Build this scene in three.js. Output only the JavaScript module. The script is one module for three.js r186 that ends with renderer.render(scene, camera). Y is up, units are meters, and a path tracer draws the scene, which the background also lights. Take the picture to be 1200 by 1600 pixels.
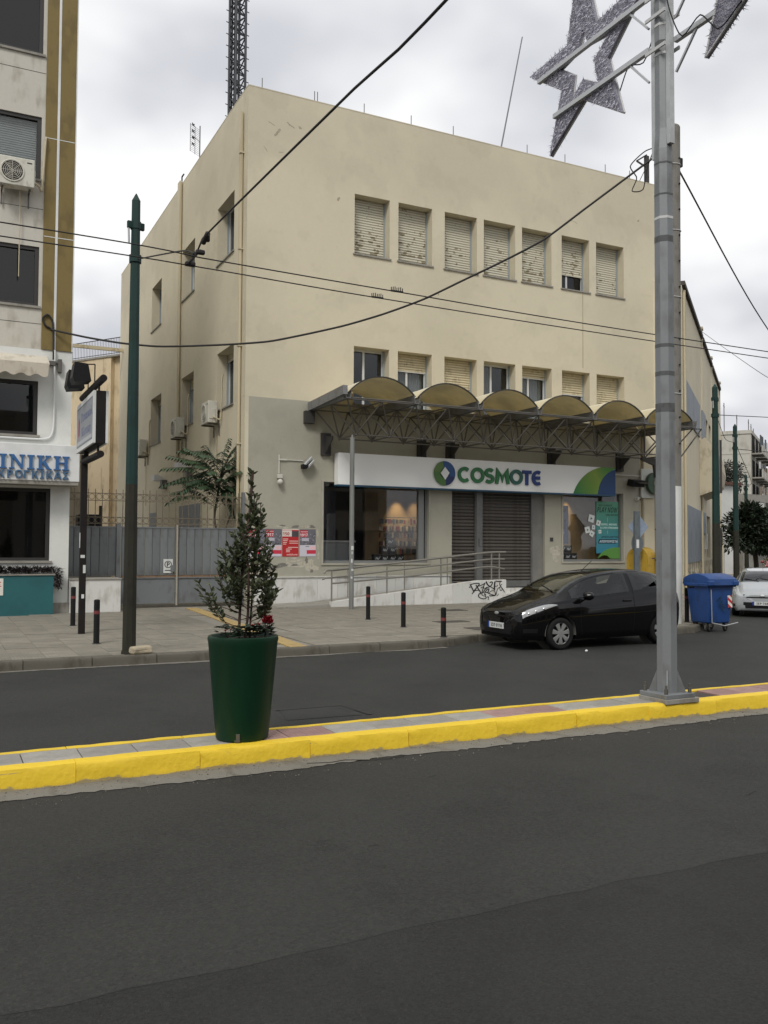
import * as THREE from 'three';
import { mergeGeometries, mergeVertices, toCreasedNormals } from 'three/addons/utils/BufferGeometryUtils.js';
import { RoundedBoxGeometry } from 'three/addons/geometries/RoundedBoxGeometry.js';
import { TextGeometry } from 'three/addons/geometries/TextGeometry.js';
import { FontLoader } from 'three/addons/loaders/FontLoader.js';
import { Brush, Evaluator, SUBTRACTION } from 'three-bvh-csg';

// ---------- camera ----------
const scene = new THREE.Scene();
const D2R = Math.PI / 180;
const camera = new THREE.PerspectiveCamera(60.09, 0.75, 0.05, 6000);
camera.position.set(0, 1.9, 0);
camera.rotation.set(2.2525 * D2R, -26.564 * D2R, 0.2815 * D2R, 'YXZ');

// ---------- random and periodic noise ----------
function rng(seed) { let s = seed >>> 0; return () => { s = (s + 0x6d2b79f5) | 0; let t = Math.imul(s ^ (s >>> 15), 1 | s); t = (t + Math.imul(t ^ (t >>> 7), 61 | t)) ^ t; return ((t ^ (t >>> 14)) >>> 0) / 4294967296; }; }
const hash2 = (x, y, s) => { let h = Math.imul(x, 374761393) + Math.imul(y, 668265263) + Math.imul(s, 2147483647 ^ 99991) | 0; h = Math.imul(h ^ (h >>> 13), 1274126177); return ((h ^ (h >>> 16)) >>> 0) / 4294967296; };
function vnoise(x, y, per, s) {
  const ix = Math.floor(x), iy = Math.floor(y), fx = x - ix, fy = y - iy, u = fx * fx * (3 - 2 * fx), v = fy * fy * (3 - 2 * fy);
  const w = (a) => ((a % per) + per) % per, a = hash2(w(ix), w(iy), s), b = hash2(w(ix + 1), w(iy), s), c = hash2(w(ix), w(iy + 1), s), d = hash2(w(ix + 1), w(iy + 1), s);
  return a + (b - a) * u + (c - a) * v + (a - b - c + d) * u * v;
}
function fbm(u, v, per, oct, s) { let a = 0.5, t = 0, n = 0, p = per; for (let i = 0; i < oct; i++) { t += a * vnoise(u * p, v * p, p, s + i * 17); n += a; a *= 0.5; p *= 2; } return t / n; }
const clamp = (x, a = 0, b = 1) => Math.min(b, Math.max(a, x));
const sstep = (a, b, x) => { const t = clamp((x - a) / (b - a)); return t * t * (3 - 2 * t); };
const mix = (a, b, t) => a + (b - a) * t;

// ---------- sky: broken overcast ----------
{
  const W = 1024, H = 512, data = new Float32Array(W * H * 4);
  const n3 = (x, y, z, s) => { // smooth 3d value noise
    const iz = Math.floor(z), f = z - iz, t = f * f * (3 - 2 * f);
    return mix(vnoise(x, y, 4096, s + iz * 131), vnoise(x, y, 4096, s + (iz + 1) * 131), t);
  };
  for (let j = 0; j < H; j++) {
    const el = ((j + 0.5) / H - 0.5) * Math.PI, y = Math.sin(el), c = Math.cos(el);
    for (let i = 0; i < W; i++) {
      const az = ((i + 0.5) / W - 0.5) * 2 * Math.PI, x = Math.cos(az) * c, z = Math.sin(az) * c, o = (j * W + i) * 4;
      const k = 1 / (Math.max(y, 0) + 0.28), px = x * k + 40, pz = z * k + 40;
      let a = 0.5, d = 0, n = 0, f = 1.9;
      for (let q = 0; q < 5; q++) { d += a * n3(px * f, pz * f, y * f * 1.5 + 7, 11 + q * 29); n += a; a *= 0.5; f *= 2.1; }
      d /= n;
      const cl = sstep(0.34, 0.66, d), L = mix(0.535, 0.86, cl);
      const low = y < -0.02 ? 0.35 : 1;
      data[o] = L * mix(0.945, 1.0, cl) * low; data[o + 1] = L * mix(0.97, 1.0, cl) * low; data[o + 2] = L * mix(1.045, 0.995, cl) * low; data[o + 3] = 1;
    }
  }
  const sky = new THREE.DataTexture(data, W, H, THREE.RGBAFormat, THREE.FloatType);
  sky.mapping = THREE.EquirectangularReflectionMapping; sky.magFilter = THREE.LinearFilter; sky.needsUpdate = true;
  scene.background = sky; scene.environment = sky;
}
// ---------- veiled sun, high behind the viewer's shoulder ----------
const sun = new THREE.DirectionalLight(new THREE.Color(1.0, 0.97, 0.91), 1.5);
sun.position.set(8 - 30, 48, -18 + 34); sun.target.position.set(8, 0, -18); sun.shadow.radius = 32; sun.castShadow = true;
sun.shadow.mapSize.set(4096, 4096); Object.assign(sun.shadow.camera, { left: -60, right: 60, top: 60, bottom: -60, near: 1, far: 220 });
scene.add(sun, sun.target);

const renderer = new THREE.WebGLRenderer({ antialias: true });
renderer.toneMapping = THREE.LinearToneMapping;
renderer.toneMappingExposure = 1.22;
renderer.shadowMap.enabled = true;
renderer.setSize(768, 1024);
// ---------- naming, things and parts ----------
const taken = new Map();
function numbered(name) { const k = taken.get(name) ?? 0; taken.set(name, k + 1); return k ? name + '_' + String(k).padStart(3, '0') : name; }
function thing(name, label, category, [x, y, z] = [0, 0, 0], turn = 0, group) {
  const o = new THREE.Group(); o.name = numbered(name); o.position.set(x, y, z); o.rotation.y = turn; o.userData = { label, category }; if (group) o.userData.group = group; scene.add(o); return o;
}
function part(name, geo, mat, parent, pos, rot, label) {
  const m = new THREE.Mesh(Array.isArray(geo) ? merge(geo) : geo, mat); m.name = name; m.castShadow = m.receiveShadow = true;
  if (pos) m.position.set(...pos); if (rot) m.rotation.set(...rot); if (label) m.userData.label = label;
  parent.add(m); return m;
}
function single(name, geo, mat, label, category, pos, rot, group) { const m = part(numbered(name), geo, mat, scene, pos, rot); m.userData = { label, category }; if (group) m.userData.group = group; return m; }
function structure(name, geo, mat, pos) { const m = part(name, geo, mat, scene, pos); m.userData.kind = 'structure'; return m; }
function copyOf(o, pos, turn, label) { const c = o.clone(); c.name = numbered(o.name.replace(/_\d{3}$/, '')); c.userData = { ...o.userData }; if (label) c.userData.label = label; if (pos) c.position.set(...pos); if (turn !== undefined) c.rotation.y = turn; scene.add(c); return c; }

// ---------- geometry ----------
function merge(list) {
  const gs = list.map((g) => { const q = g.index ? g.toNonIndexed() : g; for (const k of Object.keys(q.attributes)) if (!['position', 'normal', 'uv'].includes(k)) q.deleteAttribute(k); if (!q.attributes.uv) q.setAttribute('uv', new THREE.BufferAttribute(new Float32Array(q.attributes.position.count * 2), 2)); if (!q.attributes.normal) q.computeVertexNormals(); return q; });
  return mergeGeometries(gs);
}
function uvBox(g0, ou = 0, ov = 0) { // texture coordinates in metres, from the dominant direction of each face
  const g = g0.index ? g0.toNonIndexed() : g0, p = g.attributes.position, uv = new Float32Array(p.count * 2), a = new THREE.Vector3(), b = new THREE.Vector3(), c = new THREE.Vector3();
  for (let i = 0; i < p.count; i += 3) {
    a.fromBufferAttribute(p, i); b.fromBufferAttribute(p, i + 1); c.fromBufferAttribute(p, i + 2);
    const n = b.clone().sub(a).cross(c.clone().sub(a)), x = Math.abs(n.x), y = Math.abs(n.y), z = Math.abs(n.z);
    [a, b, c].forEach((q, k) => { const o = (i + k) * 2; if (y >= x && y >= z) { uv[o] = q.x; uv[o + 1] = q.z; } else if (z >= x) { uv[o] = q.x; uv[o + 1] = q.y; } else { uv[o] = q.z; uv[o + 1] = q.y; } uv[o] += ou; uv[o + 1] += ov; });
  }
  g.setAttribute('uv', new THREE.BufferAttribute(uv, 2)); return g;
}
function mirror(g0, sx, sy, sz) { // a mirrored copy whose faces still point outwards
  const g = g0.index ? g0.toNonIndexed() : g0.clone(); g.scale(sx, sy, sz);
  for (const k of Object.keys(g.attributes)) { const a = g.attributes[k], n = a.itemSize, d = a.array; for (let i = 0; i < a.count; i += 3) for (let c = 0; c < n; c++) { const t = d[(i + 1) * n + c]; d[(i + 1) * n + c] = d[(i + 2) * n + c]; d[(i + 2) * n + c] = t; } }
  return g;
}
const V = (x, y, z) => new THREE.Vector3(x, y, z);
const box = (x0, x1, y0, y1, z0, z1) => { const g = new THREE.BoxGeometry(Math.abs(x1 - x0), Math.abs(y1 - y0), Math.abs(z1 - z0)); g.translate((x0 + x1) / 2, (y0 + y1) / 2, (z0 + z1) / 2); return uvBox(g); };
const rbox = (w, h, d, r, x = 0, y = 0, z = 0, seg = 2) => { const g = new RoundedBoxGeometry(w, h, d, seg, r); g.translate(x, y, z); return uvBox(g); };
const cyl = (r0, r1, h, x = 0, y = 0, z = 0, n = 16) => { const g = new THREE.CylinderGeometry(r1, r0, h, n); g.translate(x, y + h / 2, z); return g; };  // stands on y
function bar(a, b, r, n = 8, r2 = r) { // a round bar between two points
  const A = V(...a), B = V(...b), d = B.clone().sub(A), g = new THREE.CylinderGeometry(r2, r, d.length(), n); g.applyQuaternion(new THREE.Quaternion().setFromUnitVectors(V(0, 1, 0), d.clone().normalize())); g.translate((A.x + B.x) / 2, (A.y + B.y) / 2, (A.z + B.z) / 2); return g;
}
function sbar(a, b, w, h = w) { // a square bar between two points, h measured upwards
  const A = V(...a), B = V(...b), d = B.clone().sub(A), L = d.length(); d.normalize(); const g = new THREE.BoxGeometry(w, h, L), up = Math.abs(d.y) > 0.98 ? V(1, 0, 0) : V(0, 1, 0);
  const s = up.clone().cross(d).normalize(), u = d.clone().cross(s); g.applyMatrix4(new THREE.Matrix4().makeBasis(s, u, d)); g.translate((A.x + B.x) / 2, (A.y + B.y) / 2, (A.z + B.z) / 2); return uvBox(g);
}
const tube = (pts, r, seg = 24, n = 6, closed = false) => new THREE.TubeGeometry(new THREE.CatmullRomCurve3(pts.map((p) => V(...p)), closed, 'catmullrom', 0.35), seg, r, n, closed);
function extrude(pts, depth, holes = [], bevel = 0, curve = 6) { const s = Array.isArray(pts) === false ? pts : new THREE.Shape(pts.map((p) => new THREE.Vector2(...p))); for (const h of holes) s.holes.push(new THREE.Path(h.map((p) => new THREE.Vector2(...p)))); return new THREE.ExtrudeGeometry(s, { depth, bevelEnabled: bevel > 0, bevelSize: bevel, bevelThickness: bevel, bevelSegments: 2, curveSegments: curve }); }
const rect = (x0, x1, y0, y1) => [[x0, y0], [x1, y0], [x1, y1], [x0, y1]];
const hrect = (x0, x1, y0, y1) => rect(x0, x1, y0, y1).reverse();
function ribbon(pts, w) { // the outline of a stroke of width w along pts
  const L = [], R = [], n = pts.length;
  for (let i = 0; i < n; i++) { const a = pts[Math.max(0, i - 1)], b = pts[Math.min(n - 1, i + 1)]; let dx = b[0] - a[0], dy = b[1] - a[1]; const q = Math.hypot(dx, dy) || 1; dx /= q; dy /= q; let m = 1; if (i > 0 && i < n - 1) { const p = pts[i - 1], c = pts[i], e = pts[i + 1], u = Math.atan2(c[1] - p[1], c[0] - p[0]), v = Math.atan2(e[1] - c[1], e[0] - c[0]); m = Math.min(2.2, 1 / Math.max(0.3, Math.abs(Math.cos((v - u) / 2)))); } L.push([pts[i][0] - dy * w / 2 * m, pts[i][1] + dx * w / 2 * m]); R.push([pts[i][0] + dy * w / 2 * m, pts[i][1] - dx * w / 2 * m]); }
  return [...L, ...R.reverse()];
}
const arc = (cx, cy, rx, ry, a0, a1, n = 18) => Array.from({ length: n + 1 }, (_, i) => { const a = (a0 + (a1 - a0) * i / n) * D2R; return [cx + Math.cos(a) * rx, cy + Math.sin(a) * ry]; });
function jitter(g, amp, freq, seed) { const p = g.attributes.position; for (let i = 0; i < p.count; i++) { const x = p.getX(i), y = p.getY(i), z = p.getZ(i), q = (k) => (vnoise(x * freq + 50 + k * 9, (y * 1.3 + z) * freq + 50 - k * 5, 4096, seed + k) - 0.5) * 2 * amp; p.setXYZ(i, x + q(0), y + q(1), z + q(2)); } g.computeVertexNormals(); return g; }

// ---------- textures ----------
function dataTex(size, fn, srgb = false, h = size) { const d = new Uint8Array(size * h * 4); for (let j = 0; j < h; j++) for (let i = 0; i < size; i++) { const c = fn((i + 0.5) / size, (j + 0.5) / h, i, j), o = (j * size + i) * 4; if (typeof c === 'number') { d[o] = d[o + 1] = d[o + 2] = clamp(c) * 255; } else { d[o] = clamp(c[0]) * 255; d[o + 1] = clamp(c[1]) * 255; d[o + 2] = clamp(c[2]) * 255; } d[o + 3] = 255; } const t = new THREE.DataTexture(d, size, h); t.wrapS = t.wrapT = THREE.RepeatWrapping; t.magFilter = THREE.LinearFilter; t.minFilter = THREE.LinearMipmapLinearFilter; t.generateMipmaps = true; if (srgb) t.colorSpace = THREE.SRGBColorSpace; t.needsUpdate = true; return t; }
function canvasTex(w, h, draw) { const c = document.createElement('canvas'); c.width = w; c.height = h; const x = c.getContext('2d'); draw(x, w, h); const t = new THREE.CanvasTexture(c); t.colorSpace = THREE.SRGBColorSpace; t.magFilter = THREE.LinearFilter; return t; }
const tiled = (t, metres, m2 = metres) => { const c = t.clone(); c.repeat.set(1 / metres, 1 / m2); c.needsUpdate = true; return c; };
// all of these multiply a material's base colour: blotches, grain, streaks of dirt, speckle
const texBlotch = dataTex(512, (u, v) => { const a = fbm(u, v, 4, 6, 3), b = fbm(u, v, 16, 4, 77); return 0.80 + 0.2 * sstep(0.25, 0.75, a * 0.7 + b * 0.3); });
const texGrain = dataTex(512, (u, v, i, j) => 0.62 + 0.38 * (fbm(u, v, 64, 3, 5) * 0.55 + hash2(i, j, 9) * 0.45));
const texDirt = dataTex(1024, (u, v) => { const a = fbm(u, v, 5, 6, 21), s = fbm(u * 1, v * 0.25, 24, 4, 31), f = fbm(u, v, 60, 3, 8); const k = sstep(0.52, 0.78, a * 0.6 + s * 0.4), c = 1 - 0.28 * k - 0.06 * f; return [c, c * (1 - 0.03 * k), c * (1 - 0.07 * k)]; });
const texStucco = dataTex(1024, (u, v) => { const a = fbm(u, v, 3, 6, 41), p = fbm(u, v, 9, 5, 43), f = fbm(u, v, 90, 3, 47), sc = 0.35 * sstep(0.70, 0.84, fbm(u, v, 22, 4, 51)); const c = 0.88 + 0.10 * sstep(0.3, 0.7, a) - 0.05 * sstep(0.55, 0.7, p) + 0.04 * (f - 0.5) - 0.12 * sc; return [c, c * 0.995, c * (0.985 - 0.02 * sc)]; });
const texAsphalt = dataTex(1024, (u, v, i, j) => { const a = fbm(u, v, 3, 5, 61), f = fbm(u, v, 150, 2, 63), h = hash2(i, j, 65), st = vnoise(u * 256, v * 256, 256, 67), s2 = hash2(i >> 2, j >> 2, 69), oil = sstep(0.66, 0.76, fbm(u, v, 7, 5, 72)); let c = 0.52 + 0.13 * sstep(0.3, 0.7, a) + 0.42 * (f - 0.5) + 0.2 * (h - 0.5) + 0.30 * sstep(0.72, 0.95, st) - 0.22 * sstep(0.75, 0.95, 1 - st) - 0.09 * oil; if (s2 > 0.9965) c += 0.5; return [c, c, c * 0.965]; });
const texSpeck = dataTex(512, (u, v, i, j) => { const f = fbm(u, v, 40, 4, 71), st = hash2(i >> 1, j >> 1, 73), l = fbm(u, v, 6, 5, 75); let c = 0.78 + 0.16 * (f - 0.5) + 0.42 * (l - 0.5); if (st > 0.93) c -= 0.12; if (st < 0.05) c += 0.1; return [c, c * 0.99, c * 0.97]; });
const bumpFine = dataTex(512, (u, v, i, j) => fbm(u, v, 48, 4, 81) * 0.7 + hash2(i, j, 83) * 0.3);
const bumpRough = dataTex(512, (u, v) => fbm(u, v, 10, 6, 85));
const bumpRibs = dataTex(256, (u, v) => { const s = (u * 10) % 1; return (s < 0.72 ? 1 : 0.1) * 0.85 + 0.15 * fbm(u, v, 30, 3, 89); });
const texKerb = dataTex(1024, (u, v) => { // yellow road paint: patchy coats, worn through to the stone along a ragged foot
  const a = fbm(u, v * 0.5, 10, 5, 201), b = fbm(u, v * 0.5, 44, 4, 203), edge = 0.05 + 0.16 * (fbm(u, 0.5, 26, 5, 205) - 0.38), k = v < 0.5 ? 1 - sstep(edge - 0.03, edge + 0.05, v + (b - 0.5) * 0.16) : 0, ch = sstep(0.70, 0.75, b * 0.6 + a * 0.4), c = 0.86 + 0.14 * a - 0.1 * ch; const q = Math.max(k * 0.85, 0.1 * ch);
  return [mix(c * 0.83, 0.25, q), mix(c * 0.575, 0.215, q), mix(c * 0.033, 0.16, q)]; }, false, 256);
const lin = (r, g, b) => new THREE.Color().setRGB(r, g, b);
function mat(c, rough = 0.8, o = {}) {
  const m = new THREE.MeshPhysicalMaterial({ color: Array.isArray(c) ? lin(...c) : new THREE.Color(c), roughness: rough, metalness: o.metal ?? 0 });
  if (o.map) m.map = tiled(o.map, o.size ?? 2, o.size2 ?? o.size ?? 2);
  if (o.bump) { m.bumpMap = tiled(o.bump, o.bsize ?? 1, o.bsize2 ?? o.bsize ?? 1); m.bumpScale = o.bs ?? 0.004; }
  if (o.rmap) { m.roughnessMap = tiled(o.rmap, o.rsize ?? 2); }
  for (const k of ['clearcoat', 'clearcoatRoughness', 'transmission', 'thickness', 'ior', 'sheen', 'specularIntensity', 'opacity', 'transparent', 'emissive', 'emissiveIntensity', 'side', 'alphaTest', 'flatShading']) if (o[k] !== undefined) m[k] = o[k];
  return m;
}
const font = { sans: await new FontLoader().loadAsync('fonts/droid/droid_sans_bold.typeface.json'), serif: await new FontLoader().loadAsync('fonts/droid/droid_serif_bold.typeface.json') };

// ---------- shared materials ----------
const M = {
  asphalt: mat([0.0375, 0.0375, 0.0345], 0.86, { map: texAsphalt, size: 2.6, bump: bumpFine, bsize: 0.5, bs: 0.006 }),
  asphaltNew: mat([0.035, 0.035, 0.0325], 0.9, { map: texAsphalt, size: 1.9, bump: bumpFine, bsize: 0.35, bs: 0.009 }),
  gutter: mat([0.185, 0.174, 0.15], 0.95, { map: texDirt, size: 1.4, bump: bumpRough, bsize: 0.6, bs: 0.008 }),
  concrete: mat([0.30, 0.285, 0.25], 0.92, { map: texDirt, size: 1.7, bump: bumpFine, bsize: 0.7, bs: 0.005 }),
  kerb: mat([0.12, 0.11, 0.088], 0.92, { map: texDirt, size: 1.1, bump: bumpFine, bsize: 0.5, bs: 0.006 }),
  yellow: mat([1, 1, 1], 0.62, { map: texKerb, size: 2.4, size2: 0.25, bump: bumpRough, bsize: 0.3, bs: 0.004 }),
  beige: mat([0.655, 0.593, 0.448], 0.93, { map: texStucco, size: 7.5, bump: bumpFine, bsize: 0.8, bs: 0.003 }),
  greyPaint: mat([0.40, 0.385, 0.315], 0.9, { map: texStucco, size: 5.5, bump: bumpFine, bsize: 0.8, bs: 0.003 }),
  reveal: mat([0.50, 0.44, 0.31], 0.93, { map: texStucco, size: 3, bump: bumpFine, bsize: 0.8, bs: 0.003 }),
  roofing: mat([0.3, 0.28, 0.25], 0.95, { map: texDirt, size: 3 }),
  inside: mat([0.30, 0.29, 0.27], 0.95),
  marble: mat([0.66, 0.655, 0.62], 0.42, { map: texDirt, size: 2.3 }),
  alu: mat([0.55, 0.56, 0.56], 0.42, { metal: 0.5, map: texGrain, size: 0.8 }),
  aluWhite: mat([0.62, 0.62, 0.60], 0.5),
  guide: mat([0.30, 0.34, 0.36], 0.55),
  steel: mat([0.13, 0.122, 0.108], 0.55, { metal: 0.35, map: texDirt, size: 1.2 }),
  darkSteel: mat([0.042, 0.039, 0.036], 0.65, { map: texBlotch, size: 0.9 }),
  black: mat([0.009, 0.009, 0.010], 0.5, { specularIntensity: 0.5 }),
  blackMatt: mat([0.012, 0.012, 0.012], 0.9, { specularIntensity: 0.4 }),
  rubber: mat([0.014, 0.014, 0.014], 0.85, { specularIntensity: 0.5, map: texGrain, size: 0.3 }),
  glass: mat([1, 1, 1], 0.02, { transmission: 1, thickness: 0, ior: 1.5 }),
  glassTint: mat([0.42, 0.44, 0.44], 0.02, { transmission: 1, thickness: 0, ior: 1.5 }),
  white: mat([0.74, 0.745, 0.73], 0.5, { map: texBlotch, size: 3 }),
  whiteWall: mat([0.70, 0.71, 0.68], 0.85, { map: texStucco, size: 4, bump: bumpFine, bsize: 0.7, bs: 0.003 }),
  pipe: mat([0.56, 0.49, 0.34], 0.8, { map: texDirt, size: 1.5 }),
};
// ---------- the carriageways ----------
{
  const far = new THREE.PlaneGeometry(1400, 1400); far.rotateX(-Math.PI / 2); far.translate(0, -0.03, 0);
  structure('ground', uvBox(far), M.asphalt);
  const r = rng(5), edge = [];  // the ragged seam where a newer surface meets the older one
  for (let x = -14; x <= 26; x += 0.25) edge.push([x, -3.955 + (r() - 0.5) * 0.035 + Math.sin(x * 1.3) * 0.02]);
  const strip = (pts, y) => { const s = new THREE.Shape(pts.map(([x, z]) => new THREE.Vector2(x, -z))); const g = new THREE.ShapeGeometry(s); g.rotateX(-Math.PI / 2); g.translate(0, y, 0); return uvBox(g); };
  structure('road', strip([[-40, -7.3], [120, -7.3], [120, -120], [-40, -120]], 0), M.asphalt);
  structure('road_near_lane', strip([...edge, [60, -3.955], [60, -7.42], [-40, -7.42], [-40, -3.955]], 0.001), M.asphalt);
  structure('road_new_surface', strip([...edge.map(([x, z]) => [x, z]), [60, -3.955], [60, 9], [-40, 9], [-40, -3.955]], 0.0), M.asphaltNew);
  // dusty concrete channel at the foot of the yellow kerb, ragged on the road side
  const ch = []; for (let x = -6; x <= 20; x += 0.05) ch.push([x, -7.17 + (vnoise(x * 1.1 + 30, 3, 999, 4) - 0.5) * 0.08 + (r() - 0.5) * 0.045]);
  structure('concrete_channel', strip([...ch, [20, -7.47], [-6, -7.47]], 0.006), M.gutter);
  const ch2 = []; for (let x = -4; x <= 8.6; x += 0.14) ch2.push([x, -14.40 + (vnoise(x * 1.3 + 60, 7, 999, 4) - 0.5) * 0.14 + (r() - 0.5) * 0.04]);
  structure('kerbside_channel', strip([...ch2, [8.6, -14.6], [-4, -14.6]], 0.005), M.gutter);
  // a reinstated trench patch in the far carriageway
  const pm = mat([0.045, 0.045, 0.043], 0.9, { map: texAsphalt, size: 1.1, bump: bumpFine, bsize: 0.4, bs: 0.006 });
  structure('asphalt_patch', strip([[3.42, -9.18], [4.30, -9.12], [4.36, -9.76], [3.95, -9.80], [3.55, -9.79]], 0.004), pm);
  structure('patch_seal', strip([[3.5, -9.80], [4.36, -9.775], [4.42, -9.10], [4.36, -9.10], [4.31, -9.74], [3.5, -9.755]], 0.007), mat([0.016, 0.016, 0.016], 0.7));
  // crack lines in the channel
  const cr = [[2.9, -7.28], [3.1, -7.22], [3.25, -7.25], [3.42, -7.17], [3.6, -7.13], [3.8, -7.16]];
  structure('channel_crack', strip(ribbon(cr, 0.014), 0.010), M.blackMatt);
  // small scars in the surface and loose grit swept against the kerb
  const q = rng(93); for (let k = 0; k < 5; k++) { const x = 0.8 + q() * 5.5, z = -4.3 - q() * 2.4, l = 0.05 + q() * 0.12, a = (q() - 0.5) * 0.7, P = []; for (let i = 0; i <= 5; i++) P.push([x + Math.cos(a) * l * i / 5 + (q() - 0.5) * 0.012, z + Math.sin(a) * l * i / 5 + (q() - 0.5) * 0.012]); const o = structure('road_scar', strip(ribbon(P, 0.005 + q() * 0.004), 0.005), mat([0.02, 0.02, 0.019], 0.9)); o.name = numbered('road_scar'); }
  const N = 2600, grit = new THREE.InstancedMesh(new THREE.IcosahedronGeometry(1, 0), mat([0.2, 0.187, 0.16], 0.95), N), mm = new THREE.Matrix4(), cc = new THREE.Color();
  for (let i = 0; i < N; i++) { const far = i % 4 === 0, x = far ? -0.5 + q() * 9 : -0.5 + q() * 12, z = far ? -14.46 + Math.abs(q() + q() - 1) * 0.25 : -7.43 + Math.pow(q(), 1.8) * 0.5, s = 0.002 + Math.pow(q(), 5) * 0.006; mm.compose(V(x, 0.006 + s * 0.4, z), new THREE.Quaternion().setFromEuler(new THREE.Euler(q() * 6, q() * 6, q() * 6)), V(s, s * 0.7, s)); grit.setMatrixAt(i, mm); const v = 0.5 + q() * 0.9; grit.setColorAt(i, cc.setRGB(v, v * 0.97, v * 0.9)); }
  grit.name = 'grit'; grit.castShadow = grit.receiveShadow = true; grit.userData = { kind: 'stuff', label: 'loose grit swept against the kerbs', category: 'gravel' }; scene.add(grit);
  single('paper_scrap', jitter(new THREE.IcosahedronGeometry(0.022, 1), 0.009, 40, 3), M.white, 'small crumpled white paper scrap on the asphalt beside the black car', 'litter', [10.63, 0.014, -12.93]);
}
// ---------- a kerb stone: rounded front edge, slightly uneven ----------
function kerbStone(L, h, d, seed, amp = 0.006, n = 10) {
  const prof = [[0, 0], [0.008, h * 0.5], [0.012, h - 0.03], [0.022, h - 0.009], [0.042, h], [d, h], [d, 0]], P = [], I = [], m = prof.length;
  for (let i = 0; i <= n; i++) for (const [z, y] of prof) { const x = L * i / n, e = (i === 0 || i === n) ? 0.2 : 1; P.push(x + (i === 0 ? 0.0008 : i === n ? -0.0008 : 0), y + (y > 0 ? (vnoise(x * 5 + seed, z * 20 + y * 8, 999, seed) - 0.5) * amp * 1.6 * e : 0), -z + (z < d ? (vnoise(x * 7 + seed * 3, y * 22, 999, seed + 5) - 0.5) * amp * 2.2 : 0)); }
  for (let i = 0; i < n; i++) for (let k = 0; k < m - 1; k++) { const a = i * m + k, b = a + m; I.push(a, b, a + 1, b, b + 1, a + 1); }
  for (let k = 1; k < m - 1; k++) { I.push(0, k, k + 1); I.push(n * m, n * m + k + 1, n * m + k); }
  const g = new THREE.BufferGeometry(); g.setAttribute('position', new THREE.Float32BufferAttribute(P, 3)); g.setIndex(I); const q = toCreasedNormals(g, 0.7); return uvBox(q, seed * 0.37, 0);
}
// ---------- the central reservation ----------
{
  const med = new THREE.Group(); med.name = 'median_strip'; med.userData.kind = 'structure'; scene.add(med);
  part('bed', box(-6, 20, 0.0, 0.135, -8.13, -7.47), M.concrete, med);
  const near = [1, 2, 3, 4].map((s) => kerbStone(1.0, 0.172, 0.15, s * 7, 0.006, 14)), back = [1, 2, 3].map((s) => kerbStone(0.995, 0.168, 0.13, s * 5));
  const r = rng(11);
  for (let x = -2, i = 0; x < 17; x += 1, i++) {
    const a = part('kerb_stone', near[i % 4], M.yellow, med, [x, 0, -7.45 + (r() - 0.5) * 0.012]); a.rotation.y = (r() - 0.5) * 0.008; a.position.y = (r() - 0.5) * 0.006;
    const b = part('kerb_stone', back[i % 3], M.yellow, med, [x + 0.995, 0, -8.15]); b.rotation.y = Math.PI;
  }
  const grey = mat([0.34, 0.325, 0.295], 0.9, { map: texSpeck, size: 1.2, bump: bumpFine, bsize: 0.4, bs: 0.004 }), grey2 = mat([0.40, 0.385, 0.35], 0.9, { map: texSpeck, size: 0.9, bump: bumpFine, bsize: 0.4, bs: 0.004 });
  const pink = mat([0.36, 0.225, 0.205], 0.9, { map: texSpeck, size: 1.1, bump: bumpRibs, bsize: 0.45, bs: 0.006 }), pink2 = mat([0.42, 0.27, 0.245], 0.9, { map: texSpeck, size: 1.3, bump: bumpRibs, bsize: 0.45, bs: 0.006 }), earth = mat([0.07, 0.06, 0.05], 0.95, { map: texDirt, size: 0.7, bump: bumpRough, bsize: 0.3, bs: 0.02 });
  for (let x = -2.07, i = 0; x < 16; x += 0.45, i++) {
    const c = x + 0.22; let m = i % 3 ? grey : grey2;
    if ((c > 2.2 && c < 3.4) || (c > 5.25 && c < 6.1) || (c > 8.1 && c < 12)) m = i % 2 ? pink : pink2;
    if (c > 7.55 && c < 8.1) m = earth;
    const s = part('paving_slab', rbox(0.443, 0.04, 0.407, 0.006), m, med, [c, 0.146 + (r() - 0.5) * 0.006 - (m === earth ? 0.012 : 0), -7.81]); s.rotation.set((r() - 0.5) * 0.01, (r() - 0.5) * 0.012, (r() - 0.5) * 0.012);
  }
}
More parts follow.
